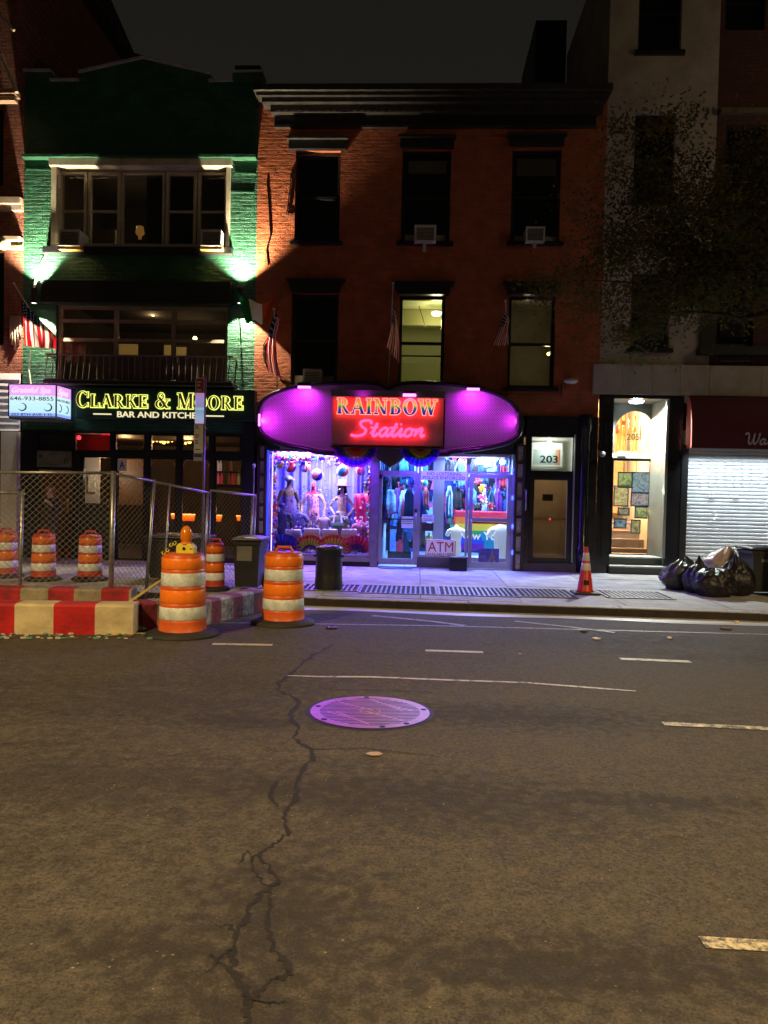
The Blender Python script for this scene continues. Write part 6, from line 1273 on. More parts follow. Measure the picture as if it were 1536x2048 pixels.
for i in range(9):
    z0_ = W(20, 862).z + (zsd - W(20, 862).z) * i / 9; z1_ = W(20, 862).z + (zsd - W(20, 862).z) * (i + 1) / 9
    MB().prism([(-13, -.05, z0_), (-13, -.02, z1_), (-13, .0, z1_), (-13, .0, z0_)], (13 + W(41, 800).x, 0, 0)).build('siding_board', SID, lb)
bx('white_pilaster', M('white_pilaster', (.80, .76, .72), .6, var=.15, vs_=2), lb, W(8, 1000).x, W(40, 1000).x, -.14, .0, 0, W(20, 864).z); bx('dark_shop_wall', BLACKM, lb, -13, W(7, 1000).x, -.02, .0, 0, W(20, 864).z)
bx('beige_panel', M('beige_panel', (.35, .30, .2), .8), lb, -13, W(6.5, 1000).x, -.05, -.021, W(0, 1014).z, W(0, 998).z)
fe = thing('fire_escape', 'pale fire escape corner with sloping rails on the old brick wall', 'fire escape', tuple(W(10, 190, -.5)))
RAIL = M('fire_escape_paint', (.50, .42, .30), .6, var=.3, vs_=9)
MB().tube([W(-10, 22, -.7), W(28, 61, -.7)], .035, 4).build('hand_rail', RAIL, fe); MB().prism([W(-4, 100, -.7), W(2, 106, -.7), W(35, 182, -.7), W(29, 184, -.7)], (0, .08, 0)).build('stair_stringer', RAIL, fe)
h = rect(-60, 176, 28, 186, -.7); bx('landing', M('landing_iron', (.36, .22, .15), .6), fe, h[0], h[1], -.7, -.45, h[2], h[3]); h = rect(-60, 190, 26, 198, -.7); bx('landing_beam', M('landing_iron', (.4, .3, .2)), fe, h[0], h[1], -.66, -.5, h[2], h[3])
rear = thing('rear_building', 'tall dark building with a sloping roofline behind the green bar', 'building', (XG0, 5, 0))
pr = [W(-60, -300, 7), W(60, -300, 7), W(190, 0, 7), W(215, 30, 7), W(240, 80, 7), W(262, 104, 7), W(330, 122, 7), W(330, 420, 7), W(-60, 420, 7)]
MB().prism(pr[::-1], (0, 4, 0)).build('wall', M('sooty_wall', (.045, .03, .028), .9, var=.4, vs_=1), rear)
# light box sign
LY = -.72
lx = thing('lightbox_sign', 'glowing pink and pale blue corner lightbox with a phone number', 'sign', tuple(W(64, 833, LY)))
h = rect(17, 768, 112, 834, LY); a0, a1, zb_, zt_ = h
bands = [(0, lin((150, 175, 250))), (.115, lin((150, 175, 250))), (.13, lin((190, 240, 252))), (.64, lin((215, 250, 252))), (.66, lin((232, 170, 250))), (1, lin((245, 165, 245)))]
LB = ramp_mat('lightbox_face', bands, 2, 0 + (zb_ - W(64, 833, LY).z), zt_ - W(64, 833, LY).z, 1.0)
bx('lit_box', LB, lx, a0 + .015, a1 - .004, LY, -.06, zb_ + .015, zt_ - .015); FRM = M('violet_frame', (.05, .03, .12), .4)
mb = MB()
for X in (a0 - .004, a1 - .006): mb.box(X, X + .022, LY - .012, LY + .012, zb_, zt_)
mb.box(a0 + .018, a1 - .006, LY - .011, LY + .011, zb_, zb_ + .018); mb.box(a0 + .018, a1 - .006, LY - .011, LY + .011, zt_ - .018, zt_); mb.box(a1 + .0, a1 + .02, LY + .012, -.02, zb_, zb_ + .02); mb.box(a1 + .0, a1 + .02, LY + .012, -.02, zt_ - .02, zt_); mb.box(a1 + .0, a1 + .02, -.06, -.02, zb_ + .02, zt_ - .02); mb.build('box_frame', FRM, lx)
bx('box_bottom', M('grey_box_bottom', (.25, .25, .24), .6), lx, a0, a1, LY + .02, -.02, zb_ - .04, zb_ - .002)
hh = zt_ - zb_; ww = a1 - a0
LTX = M('pale_script', (.8, .8, .85), .5, em=(1, 1, 1), es=.8); LTB = M('slate_text', (.05, .08, .14), .5)
text('lettering', 'Grateful Spa', a0 + .07, a1 - .12, zb_ + hh * .68, zt_ - hh * .10, LY - .004, LTX, lx, .004, .0, .35); text('lettering', '646-933-8855', a0 + .04, a1 - .05, zb_ + hh * .50, zb_ + hh * .62, LY - .004, LTB, lx, .004, .004)
text('lettering', '203 8TH AVE 1 FL', a0 + .06, a1 - .06, zb_ + hh * .035, zb_ + hh * .115, LY - .004, M('blue_text', (.05, .12, .5), .5), lx, .004, .004)
for k, X in enumerate((a0 + ww * .29, a0 + ww * .83)):
    MB().tube([(X + .085 * cos(t) * (1 if k else 1), LY - .006, zb_ + hh * .30 + .075 * sin(t)) for t in [radians(100 - i * 17) for i in range(16)]], [.004 + .012 * sin(pi * i / 15) for i in range(16)], 5).build('swirl_mark', M('slate_swirl', (.12, .15, .28), .5), lx)
text('lettering', 'Spa', .08, .52, hh * .66, hh * .90, 0, LTX, lx, .004, .0, .35, ux=(0, 1, 0), org=(a1 + .002, LY, zb_)); text('lettering', '646-933-8855', .05, .60, hh * .50, hh * .58, 0, LTB, lx, .004, .0, 0, ux=(0, 1, 0), org=(a1 + .002, LY, zb_))
for y_ in (.16, .46): MB().tube([(a1 + .006, LY + y_ + .07 * cos(t), zb_ + hh * .30 + .075 * sin(t)) for t in [radians(100 - i * 17) for i in range(14)]], .009, 5).build('swirl_mark', M('slate_swirl', (.1, .1, .2)), lx)
MB().tube([W(62, 768, -.3), W(58, 740, -.2), W(62, 700, -.2)], .016, 6).build('power_cable', M('white_cable', (.6, .6, .5), .5), lx)
MB().tube([W(68, 575, -.12), W(82, 530, -.05), W(96, 500, -.03)], .022, 6).build('white_conduit', M('white_cable', (.6, .6, .5)), gb)

# ================================================================== air conditioners
def ac(lab, l, t, r, b2, Y=-.32, m=None, drip=None):
    h = rect(l, t, r, b2, Y); q = thing('air_conditioner', lab, 'air conditioner', ((h[0] + h[1]) / 2, Y, h[2]), 'window air conditioners')
    m = m or M('ac_case', (.52, .50, .46), .5, var=.1); e = (h[1] - h[0]) * .1
    MB().box(h[0], h[1], Y + .015, .14, h[2], h[3]).build('case', m, q, bevel=.01); frame('face_frame', m, q, h[0] - .003, h[1] + .003, h[2] - .003, h[3] + .003, Y, e * .8, .02)
    for i in range(9): z_ = h[2] + e + (h[3] - h[2] - 2 * e) * i / 9; bx('fin', M('ac_grille', (.06, .055, .05), .6), q, h[0] + e, h[1] - e, Y + .004, Y + .012, z_, z_ + .012)
    return q, h
YEL = M('ochre_shelf', (.55, .36, .08), .5)
for px in (118, 401):
    q, h = ac('air conditioner on an ochre shelf in the green building, %s end of the wide window' % ('left' if px < 200 else 'right'), px, 459, px + 41, 491); bx('support_shelf', YEL, q, h[0] - .02, h[1] + .02, -.30, .1, h[2] - .07, h[2] - .004)
PAN = M('ac_side_panel', (.30, .28, .25), .6)
for (l, t, r, b2, sl_, sr_, lab, st) in ((829, 450, 872, 483, (810, 828), (873, 890), 'air conditioner with a long hanging strip in the middle top window', 20), (1052, 453, 1090, 483, (1029, 1051), (1091, 1112), 'air conditioner with a short hanging strip in the right top window', 12), (606, 738, 642, 775, (590, 605), (643, 668), 'air conditioner low in the left window just above the purple sign', 0)):
    q, h = ac(lab, l, t, r, b2, -.25)
    for a, b3 in (sl_, sr_): bx('side_panel', PAN, q, W(a, (t + b2) / 2, .1).x, W(b3, (t + b2) / 2, .1).x, .08, .10, h[2], h[3] - .09)
    if st: c = W((l + r) / 2 - 2, b2, -.2); bx('hanging_strip', M('pale_strip', (.45, .42, .42), .6), q, c.x - .03, c.x + .04, -.20, -.185, c.z - st / F * CD, c.z)

# ================================================================== wall sconces (up and down beams)
def sconce(px, lab):
    c = W(px, 592, -.27); t = thing('wall_sconce', lab, 'wall light', tuple(c), 'up and down wall lights of the bar')
    up, dn = W(px, 577, -.27).z, W(px, 607, -.27).z
    mb2 = MB(); n = 16
    for z0_, z1_, r in ((dn, up, .066),):
        for j in range(n):
            a0_, a1_ = 2 * pi * j / n, 2 * pi * (j + 1) / n; mb2.face([(c.x + r * cos(a0_), -.27 + r * sin(a0_), z0_), (c.x + r * cos(a1_), -.27 + r * sin(a1_), z0_), (c.x + r * cos(a1_), -.27 + r * sin(a1_), z1_), (c.x + r * cos(a0_), -.27 + r * sin(a0_), z1_)])
    mb2.build('housing', BLACKM, t, smooth=True); bx('arm', BLACKM, t, c.x - .03, c.x + .03, -.21, -.0, c.z - .05, c.z + .05)
    EL = E('sconce_lens', (1, .95, .8), 6)
    MB().lathe([(.0, 0), (.05, .002), (.05, .012), (0, .014)], (c.x, -.27, dn + .01), 14).build('lens', EL, t); MB().lathe([(.0, 0), (.05, .002), (.05, .012), (0, .014)], (c.x, -.27, up - .03), 14).build('lens', EL, t)
    lamp_obj('up_beam', 'SPOT', (c.x, -.27, up + .02), 1650, (1, .84, .56), t, .03, aim=(c.x, -.22, up + 5), angle=radians(106), blend=.75)
    lamp_obj('down_beam', 'SPOT', (c.x, -.27, dn - .02), 480, (1, .86, .58), t, .03, aim=(c.x, -.22, dn - 5), angle=radians(96), blend=.08)
sconce(68, 'black cylinder wall light beaming up and down beside the left flag'); sconce(479, 'black cylinder wall light beaming up and down behind the tricolour flag')

# ================================================================== flags
FR, FW, FB = cloth_mat('flag_red', (.55, .012, .03)), cloth_mat('flag_white', (.80, .74, .68)), cloth_mat('flag_blue', (.02, .022, .07))
def us_flag(lab, A, B, C_, D, Y, pole, fold=.05, nf=3, group='US flags on the facades', bulge=0.0, canton=.4):
    """A-B hoist edge (canton at A), D-C fly edge; pixel corners on plane Y"""
    A, B, C_, D = [W(*q, Y) for q in (A, B, C_, D)]
    t = thing('us_flag', lab, 'flag', tuple(A), group)
    def fn(u, v):      # u along fly, v along hoist from A
        p = (A * (1 - v) + B * v) * (1 - u) + (D * (1 - v) + C_ * v) * u
        k = .35 + .65 * u
        return p + Vector((bulge * sin(pi * u) , fold * k * sin(nf * 2 * pi * v + 1.2 * u) + fold * .4 * sin(5 * u + 7 * v), 0))
    mb = MB(); mb.grid(fn, 20, 52, mfn=lambda u, v: 2 if (u < canton and v < 7 / 13) else (0 if int(v * 13) % 2 == 0 else 1)); mb.build('cloth', [FR, FW, FB], t, smooth=True)
    ms = MB()
    for i in range(5):
        for j in range(4):
            u, v = canton * (j + .5) / 4, 7 / 13 * (i + .5) / 5; p = fn(u, v) + Vector((0, -.006, 0)); s = .016
            ms.face([p + Vector((-s, 0, 0)), p + Vector((0, 0, -s)), p + Vector((s, 0, 0)), p + Vector((0, 0, s))])
    ms.build('stars', FW, t)['kind'] = 'stuff'
    MB().tube([W(x, y, yy) for x, y, yy in pole], .013, 6).build('pole', M('pole_metal', (.45, .40, .36), .35, .5), t); MB().sphere(W(pole[-1][0], pole[-1][1], pole[-1][2]), .03, 8, 6).build('finial', M('pole_metal', (.45, .4, .36)), t, smooth=True)
us_flag('large brightly lit US flag on an angled pole left of the bar balcony', (41, 600), (112, 672), (111, 698), (48, 692), -.75, [(100, 690, -.02), (70, 636, -.5), (28, 567, -.95)], .05, 4, canton=.28)
us_flag('US flag hanging limp left of the purple sign on the orange lit wall', (549, 624), (560, 640), (562, 756), (538, 742), -.55, [(554, 776, -.02), (552, 700, -.4), (548, 618, -.6)], .06, 2, bulge=-.10)
us_flag('US flag hanging limp on a tall pole above the middle of the purple sign', (785, 612), (792, 630), (800, 730), (771, 690), -.5, [(776, 770, -.02), (781, 690, -.35), (786, 566, -.7)], .06, 2, bulge=.03)
us_flag('small furled US flag beside the dim window above the right of the purple sign', (1011, 622), (1019, 640), (1012, 692), (985, 690), -.5, [(1016, 690, -.02), (1014, 650, -.3), (1011, 602, -.6)], .05, 2)
t = thing('irish_flag', 'green white and orange tricolour flag blowing out from the right of the green building', 'flag', tuple(W(474, 600, -.8)))
A, B, C_, D = [W(*q, -.7) for q in ((470, 575), (490, 644), (540, 645), (552, 592))]
def fn(u, v): p = (A * (1 - v) + B * v) * (1 - u) + (D * (1 - v) + C_ * v) * u; return p + Vector((0, .07 * sin(9 * u + 2 * v) , -.30 * sin(pi * u) * (1 - v) * .75 - .03 * sin(12 * u)))
mb = MB(); mb.grid(fn, 36, 14, mfn=lambda u, v: min(2, int(u * 3))); mb.build('cloth', [cloth_mat('flag_green', (.012, .14, .06)), FW, cloth_mat('flag_orange', (.55, .09, .02))], t, smooth=True)
MB().tube([W(482, 690, -.02), W(481, 660, -.25), W(470, 566, -.85)], .013, 6).build('pole', BLACK, t)
# ================================================================== traffic drums
ORG = M('drum_orange', (.72, .13, .018), .38, var=.5, vs_=5, vcol=(.46, .085, .02)); RBO = M('reflective_orange', (.90, .22, .015), .3, var=.08, vs_=26); RBW = M('reflective_white', (.80, .90, .92), .3, var=.10, vs_=14)
REDO = M('drum_red_orange', (.50, .055, .03), .4, var=.15, vs_=6); RUB = M('black_rubber', (.018, .017, .017), .75, var=.4, vs_=9, bump=.3, bs=30)
SCF = M('scuffed_white', (.80, .90, .92), .35, var=.75, vs_=11, vcol=(.46, .50, .48), bump=.2, bs=40)
def drum(lab, pos, h=.92, w=.52, bm=ORG, handle=True, base=True, scuff=False, square=False):
    t = thing('traffic_drum', lab, 'traffic drum', tuple(pos), 'traffic drums round the works'); r = w / 2
    z = [0, .20, .40, .60, .80, 1.0]; rr = [1.0, .97, .945, .915, .885, .86]
    prof = [(r * 1.03, .02), (r * 1.03, .05), (r * 1.0, .06)]
    for i in range(1, 5): prof += [(r * rr[i] * 1.012, z[i] * h - .012), (r * rr[i] * 1.012, z[i] * h + .004), (r * rr[i] * .985, z[i] * h + .014)]
    prof += [(r * .86, h - .03), (r * .80, h), (r * .3, h + .004), (0, h + .004)]
    MB().lathe(prof, pos, 30).build('body', bm, t, smooth=True)
    for i, m in ((1, SCF if scuff else RBW), (2, RBO), (3, SCF if scuff else RBW), (4, RBO)):
        a, b2 = r * rr[i] * .99 + .004, r * rr[i + 1 if i < 4 else 4] * .99 + .003
        MB().lathe([(a - .002, z[i] * h + .018), (a + .001, z[i] * h + .022), (b2 + .002, z[i + 1] * h - (.018 if i < 4 else .05)), (b2 - .001, z[i + 1] * h - (.014 if i < 4 else .046))], pos, 30).build('reflective_band', m, t, smooth=True)
    if handle: MB().tube([(pos[0] - .11, pos[1], pos[2] + h - .005), (pos[0] - .075, pos[1], pos[2] + h + .062), (pos[0] + .075, pos[1], pos[2] + h + .062), (pos[0] + .11, pos[1], pos[2] + h - .005)], .020, 6).build('handle', bm, t)
    if base: MB().lathe([(r * 1.48, .0), (r * 1.5, .03), (r * 1.2, .065), (r * .9, .075), (0, .075)], pos, 30).build('rubber_base', RUB, t, smooth=True)
    return t
def ground(px, py): p = RG(px, py); return Vector((p.x, p.y, zroad(p.y)))
pa = ground(365, 1270); wa_ = (W(413, 1240, pa.y).x - W(318, 1240, pa.y).x); ha = W(365, 1106, pa.y).z - pa.z
drum('near traffic drum with an amber warning beacon on top', pa, ha, wa_ * .985, handle=False, scuff=True)
pb = ground(566, 1247); hb = W(566, 1104, pb.y).z - pb.z; wbm = (W(610, 1220, pb.y).x - W(523, 1220, pb.y).x)
drum('scuffed traffic drum standing alone in front of the display window', pb, hb, wbm * .97, scuff=True)
MB().box(pa.x + wa_ * .30, pa.x + wa_ * .445, pa.y - .33 * wa_, pa.y - .1, pa.z + ha * .79, pa.z + ha * .955).build('torn_sleeve', SCF, None) if False else None
for px, pt, pbm, w, lab in ((13, 1064, 1154, 46, 'traffic drum cut off at the left edge behind the fence'), (87, 1068, 1160, 50, 'dull traffic drum with a rounded top behind the left fence panel'), (180, 1070, 1160, 50, 'bright traffic drum behind the fence, right of the round-topped drum'), (428, 1086, 1180, 44, 'dark traffic drum behind the beacon and fence by the wheeled bin')):
    q = G(px, pbm, .0); y = min(q.y, ycurb(q.x) + .35 + (q.y - ycurb(q.x)))
    s = (F / (W(px, 1100, q.y) - CAMC).dot(CAMR @ Vector((0, 0, -1)))); hh = (pbm - pt) / s
    drum(lab, q, hh, w / s * .95, REDO)
# beacon with yellow battery case
bt_ = thing('warning_beacon', 'amber warning beacon with yellow battery case on the near drum', 'beacon', (pa.x + .04, pa.y - .12, pa.z + ha + .002))
AMB = M('amber_lens', (.62, .17, .006), .1, em=lin((200, 90, 5)), es=.06, bump=.5, bs=40); YC = M('yellow_case', (.72, .60, .06), .4)
c = Vector((pa.x + .06, pa.y - .10, pa.z + ha + .006)); hw = .098
MB().prism([(c.x - hw, c.y - .05, c.z), (c.x + hw, c.y - .05, c.z), (c.x + hw, c.y - .05, c.z + .075), (c.x + hw * .6, c.y - .05, c.z + .11), (c.x - hw * .75, c.y - .05, c.z + .11), (c.x - hw, c.y - .05, c.z + .08)], (0, .12, 0)).build('battery_case', YC, bt_, bevel=.006)
mb = MB(); mb.lathe([(.018, -.002), (.018, .002)], (0, 0, 0), 12); mb.v = [(c.x - .01 + x, c.y - .053 + z_, c.z + .055 + y) for x, y, z_ in mb.v]; mb.build('case_badge', BLACK, bt_)
bx('case_slot', BLACK, bt_, c.x + .055, c.x + .085, c.y - .053, c.y - .049, c.z + .05, c.z + .06)
lc = Vector((c.x - .005, c.y + .01, c.z + .20)); MB().sphere(lc, .074, 18, 10, sq=(.92, .7, 1.4)).build('lens', AMB, bt_, smooth=True); MB().lathe([(.06, -.11), (.07, -.09), (.05, -.07)], lc, 14).build('lens_mount', M('orange_mount', (.6, .18, .02), .4), bt_, smooth=True)
MB().sphere(lc + Vector((0, -.0, -.0)), .03, 8, 6).build('inner_lamp', M('pale_lamp', (.6, .5, .3), .2), bt_)
ch = thing('lock_chain', 'short yellow and black chain slung over the near drum', 'chain', (c.x - .14, c.y, c.z))
for i in range(9):
    a = i / 8; q = Vector((c.x - .10 - .16 * a, c.y - .03, c.z + .10 - .08 * a - .0 + .03 * sin(a * 6))); MB().tube([q + Vector((.018 * cos(k * pi / 4), .010 * (i % 2) * sin(k * pi / 4), .018 * sin(k * pi / 4))) for k in range(8)], .006, 5, closed=True).build('chain_link', YC if i % 2 else BLACK, ch)

# ================================================================== painted barriers
BW = M('barrier_cream', (.60, .52, .31), .7, var=.6, vs_=3.5, vcol=(.36, .30, .17), bump=.3, bs=30); BR_ = M('barrier_red', (.50, .008, .010), .55, var=.6, vs_=4, vcol=(.26, .006, .008), bump=.2, bs=25); BWD = M('barrier_worn_white', (.50, .47, .42), .75, var=.9, vs_=9, vcol=(.03, .028, .025), bump=.6, bs=22); BRD = M('barrier_worn_red', (.34, .03, .05), .7, var=.9, vs_=10, vcol=(.03, .02, .02), bump=.5, bs=22); BTOP = M('barrier_top', (.33, .30, .25), .8, var=.5, vs_=8)
def barrier(lab, A, B, h, d, cuts, ms, first, top=None, worn=False):
    """timber-size kerb barrier from ground point A to B; painted bands are separate lengths of its face"""
    A = Vector(A); B = Vector(B); u = (B - A); L_ = u.length; u.normalize(); n = Vector((-u.y, u.x, 0)); n.normalize()
    t = thing('road_barrier', lab, 'barrier', tuple(A), 'red and white road barriers'); k = first
    r = random.Random(len(lab))
    for i in range(len(cuts) - 1):
        a, b2 = A + u * L_ * cuts[i], A + u * L_ * cuts[i + 1]; bev = .028
        pr = [(0, 0), (0, h - bev), (bev, h), (d - bev, h), (d, h - bev), (d, 0)]
        P0 = [a + n * x + Vector((0, 0, z_)) for x, z_ in pr]; o = MB().prism(P0, b2 - a).build('painted_band', ms[k % 2], t); k += 1
    return t
fa = ground(-60, 1268); fb = ground(266, 1270); fh = W(150, 1213, fa.y).z - fa.z
def fx(px): return (W(px, 1240, fa.y).x - fa.x) / (fb.x - fa.x)
barrier('near red and cream road barrier along the left kerb of the road', fa, fb, fh, .30, [0, fx(22), fx(95), fx(174), 1], [BW, BR_], 1)
ra2 = ground(-60, 1226); rb3 = ground(262, 1229); rh = W(100, 1180, ra2.y).z - ra2.z
def fx2(px): return (W(px, 1200, ra2.y).x - ra2.x) / (rb3.x - ra2.x)
barrier('grimy red and cream road barrier behind the near one', ra2, rb3, rh, .34, [0, fx2(33), fx2(85), fx2(134), fx2(186), fx2(240), 1], [M('barrier_grimy_cream', (.36, .32, .21), .8, var=.5, vs_=6, vcol=(.15, .13, .1)), M('barrier_grimy_red', (.30, .012, .018), .7, var=.5, vs_=6)], 1)
ga = ground(405, 1252); gc = ground(532, 1221); gh = .30
barrier('battered red and white barrier running back behind the two front drums', ga, gc, gh, .30, [0, .12, .26, .44, .60, .78, .95, 1.0], [BWD, BRD], 0)
ea = ground(286, 1263); eb = ground(330, 1259)
barrier('worn red barrier end standing left of the beacon drum', ea, eb, .33, .30, [0, .62, 1], [BRD, BWD], 0)
yt = strip('barrier_tape', [(215, 1274), (245, 1270), (290, 1268), (300, 1272)], [.02, .05, .05, .02], M('yellow_tape', (.6, .42, .04), .5), .012); yt['kind'] = 'thing'; tag(yt, 'strip of yellow barrier tape lying by the near barrier end', 'tape')
q1, q2 = W(248, 1212, ground(250, 1235).y), W(320, 1162, ground(250, 1228).y + .4); tag(MB().tube([q1, q2], .02, 6).build('yellow_strap', M('yellow_tape', (.6, .42, .04)), None), 'yellow strap rising from the barrier end behind the beacon drum', 'strap')
dd_ = MB(); r = random.Random(11)
for i in range(70):
    p = ground(r.uniform(0, 300), r.uniform(1269, 1279)); s = r.uniform(.01, .035); dd_.prism([(p.x - s, p.y, p.z + .006), (p.x, p.y - s * .7, p.z + .006), (p.x + s, p.y, p.z + .006), (p.x, p.y + s, p.z + .006)], (0, 0, s * .5), r.randrange(3))
tag(dd_.build('gutter_litter', [M('pale_litter', (.5, .48, .42), .8), M('brown_litter', (.12, .08, .05), .9), M('green_litter', (.12, .3, .22), .7)], None), 'small litter and leaves along the foot of the near barrier', 'litter', kind='stuff')
rub = MB()
for i in range(26):
    p = ground(r.uniform(268, 300), r.uniform(1215, 1262)); rub.sphere((p.x, p.y, p.z + .03), r.uniform(.03, .07), 6, 4, r.randrange(2), sq=(1, 1, .6))
tag(rub.build('rubble', [BLACKM, M('grey_rubble', (.2, .2, .22), .9)], None), 'dark rubble and sacking in the gap between the barriers', 'rubble', kind='stuff')

# ================================================================== chain-link fence
WIRE = M('fence_wire', (.26, .26, .25), .45, .5)
def fence(lab, pan, posts, rails=True, sp=.085):
    """pan: base pixel A, base pixel B, top pixel A, top pixel B; base on the road"""
    (ax, ay), (bx_, by), (tx, ty), (ux, uy), k = pan
    A = ground(ax, ay) if k == 'r' else G(ax, ay); B = ground(bx_, by) if k == 'r' else G(bx_, by)
    TA, TB = W(tx, ty, A.y), W(ux, uy, B.y)
    t = thing('chain_link_fence', lab, 'fence', tuple(A), 'chain-link fence panels')
    A = A + Vector((0, 0, .04)); B = B + Vector((0, 0, .04))
    f = lambda u, v: (A * (1 - u) + B * u) * (1 - v) + (TA * (1 - u) + TB * u) * v
    L_ = (B - A).length; H_ = ((TA - A).length + (TB - B).length) / 2
    MB().tube([TA, TB], .020, 8).build('top_rail', GALV, t, smooth=True); MB().tube([f(0, .03), f(1, .03)], .016, 6).build('bottom_rail', GALV, t, smooth=True)
    for u, rr_ in posts: MB().tube([f(u, -.02), f(u, 1.015)], rr_, 8).build('post', GALV, t, smooth=True)
    mb = MB()
    def wire(p, q):
        d = (q - p).normalized(); s = d.cross(Vector((0, 1, 0))).normalized() * .0023; y = Vector((0, .0026, 0)); n = len(mb.v)
        mb.v += [tuple(p - s), tuple(p + s), tuple(p + y), tuple(q - s), tuple(q + s), tuple(q + y)]
        for a, b2 in ((0, 1), (1, 2), (2, 0)): mb.f.append((n + a, n + b2, n + b2 + 3, n + a + 3)); mb.m.append(0)
    for sgn in (1, -1):
        c = -H_
        while c < L_ + H_:
            s0, s1 = (c, c + H_) if sgn > 0 else (c + H_, c); v0, v1 = 0.0, 1.0
            # clip u to 0..L
            du = s1 - s0; lo, hi = sorted(((0 - s0) / du, (L_ - s0) / du)); lo = max(0, lo); hi = min(1, hi)
            if hi - lo > .01: wire(f((s0 + du * lo) / L_, lo * .97 + .02), f((s0 + du * hi) / L_, hi * .97 + .02))
            c += sp
    mb.build('chain_link_mesh', WIRE, t)['kind'] = 'stuff'
    return t
fence('long left chain-link panel ending in a thick post beside the window grade card', ((-70, 1223), (223, 1225), (-70, 944), (229, 946), 'r'), ((.0, .02), (.993, .036)))
fence('lower chain-link panel at the far left with a bright post', ((-70, 1219), (40, 1221), (-70, 984), (46, 986), 'r'), ((.99, .024),), sp=.1)
fence('short chain-link panel angled back from the thick post', ((224, 1225), (291, 1214), (233, 948), (309, 963), 'r'), ((.99, .024),))
fence('chain-link panel running back past the beacon drum to the wheeled bin', ((292, 1214), (414, 1199), (310, 964), (420, 986), 'r'), ((.25, .016), (.95, .02), (1.0, .02)))
fence('end chain-link panel beside the wheeled bin and the maroon glass-block column', ((415, 1199), (503, 1188), (421, 981), (511, 991), 'r'), ((.93, .018), (1.0, .02)))

# ================================================================== bins
def wheelie(lab, l, t, r, b2, dep=.6, m=None, px_b=None, lid=None):
    q = G((l + r) / 2, b2); Y = q.y; h = rect(l, t, r, b2, Y); z0_ = 0
    tt = thing('wheeled_bin', lab, 'bin', ((h[0] + h[1]) / 2, Y, 0)); m = m or M('bin_plastic', (.016, .017, .02), .45, var=.3, vs_=4)
    x0, x1, z1_ = h[0], h[1], h[3]; w = x1 - x0; s = .08 * w
    MB().face([(x0, Y, z1_)] * 3) if False else None
    mb = MB(); n = len(mb.v)
    lo = [(x0 + s, Y + .02, .06), (x1 - s, Y + .02, .06), (x1 - s, Y + dep - .12, .06), (x0 + s, Y + dep - .12, .06)]; hi = [(x0, Y, z1_ - .07), (x1, Y, z1_ - .07), (x1, Y + dep, z1_ - .07), (x0, Y + dep, z1_ - .07)]
    mb.face(lo[::-1]); mb.face(hi)
    for i in range(4): j = (i + 1) % 4; mb.face([lo[i], lo[j], hi[j], hi[i]])
    mb.build('body', m, tt, bevel=.012)
    lm_ = lid or m; o = MB(); o.grid(lambda u, v: (x0 - .03 + (w + .06) * u, Y - .04 + (dep + .08) * v, z1_ - .03 + .045 * sin(pi * u) ** .5 * sin(pi * v) ** .5), 10, 10); o.build('lid', lm_, tt, smooth=True, solid=.03)
    bx('rim', m, tt, x0 - .015, x1 + .015, Y - .015, Y + dep + .01, z1_ - .11, z1_ - .06)
    for X in (x0 + s * .4, x1 - s * .4): mb = MB(); mb.lathe([(0, -.03), (.11, -.03), (.11, .03), (0, .03)], (0, 0, 0), 18); mb.v = [(X + z_, Y + dep - .12 + x, .11 + y) for x, y, z_ in mb.v]; mb.build('wheel', RUB, tt)
    MB().tube([(x0 + .05, Y + dep + .03, z1_ - .08), (x1 - .05, Y + dep + .03, z1_ - .08)], .018, 6).build('handle', m, tt)
    return tt, (x0, x1, Y, z1_)
LIDM = M('grey_lid', (.09, .09, .10), .35, var=.2)
t, b9 = wheelie('dark wheeled bin with a grey lid behind the fence by the glass-block column', 466, 1076, 519, 1182, .62, None, lid=LIDM)
bx('bin_label', M('faded_label', (.16, .16, .14), .6, var=.3), t, b9[0] + .06, b9[0] + .30, b9[2] - .006, b9[2] + .03, b9[3] - .36, b9[3] - .13)
wheelie('wide black dumpster with a domed lid behind the fence mesh', 290, 1072, 402, 1164, .8, None, lid=M('black_lid', (.05, .05, .055), .3))
t, b9 = wheelie('black wheeled bin cut off at the right edge beside the refuse bags', 1505, 1096, 1575, 1192, .6); bx('bin_label', M('faded_label', (.2, .2, .2)), t, b9[0] + .14, b9[0] + .34, b9[2] - .006, b9[2] + .03, b9[3] - .24, b9[3] - .19)
q = G(657, 1178); Y = q.y; R_ = (W(684, 1130, Y).x - W(631, 1130, Y).x) / 2; zt = W(657, 1094, Y).z
td = thing('dustbin', 'ribbed black rubber dustbin in front of the display window', 'dustbin', (q.x, Y, 0))
RBN = M('black_bin_rubber', (.014, .016, .018), .42, var=.3, vs_=5)
mb = MB(); n = 48; prof = [(R_ * 1.04, .0), (R_ * 1.05, .12), (R_ * 1.0, .22), (R_ * .99, .24), (R_ * .955, zt - .05), (R_ * 1.0, zt - .045), (R_ * 1.0, zt), (R_ * .93, zt), (R_ * .9, .05), (0, .05)]
st = len(mb.v)
for r_, z_ in prof:
    for j in range(n): a = 2 * pi * j / n; rr_ = r_ * (1 + (.018 * sin(j * pi / 2 * 1.0) if .23 < z_ < zt - .04 else 0)); mb.v.append((q.x + rr_ * cos(a), Y + rr_ * sin(a), z_))
for i in range(len(prof) - 1):
    for j in range(n): mb.f.append((i * n + j, i * n + (j + 1) % n, (i + 1) * n + (j + 1) % n, (i + 1) * n + j)); mb.m.append(0)
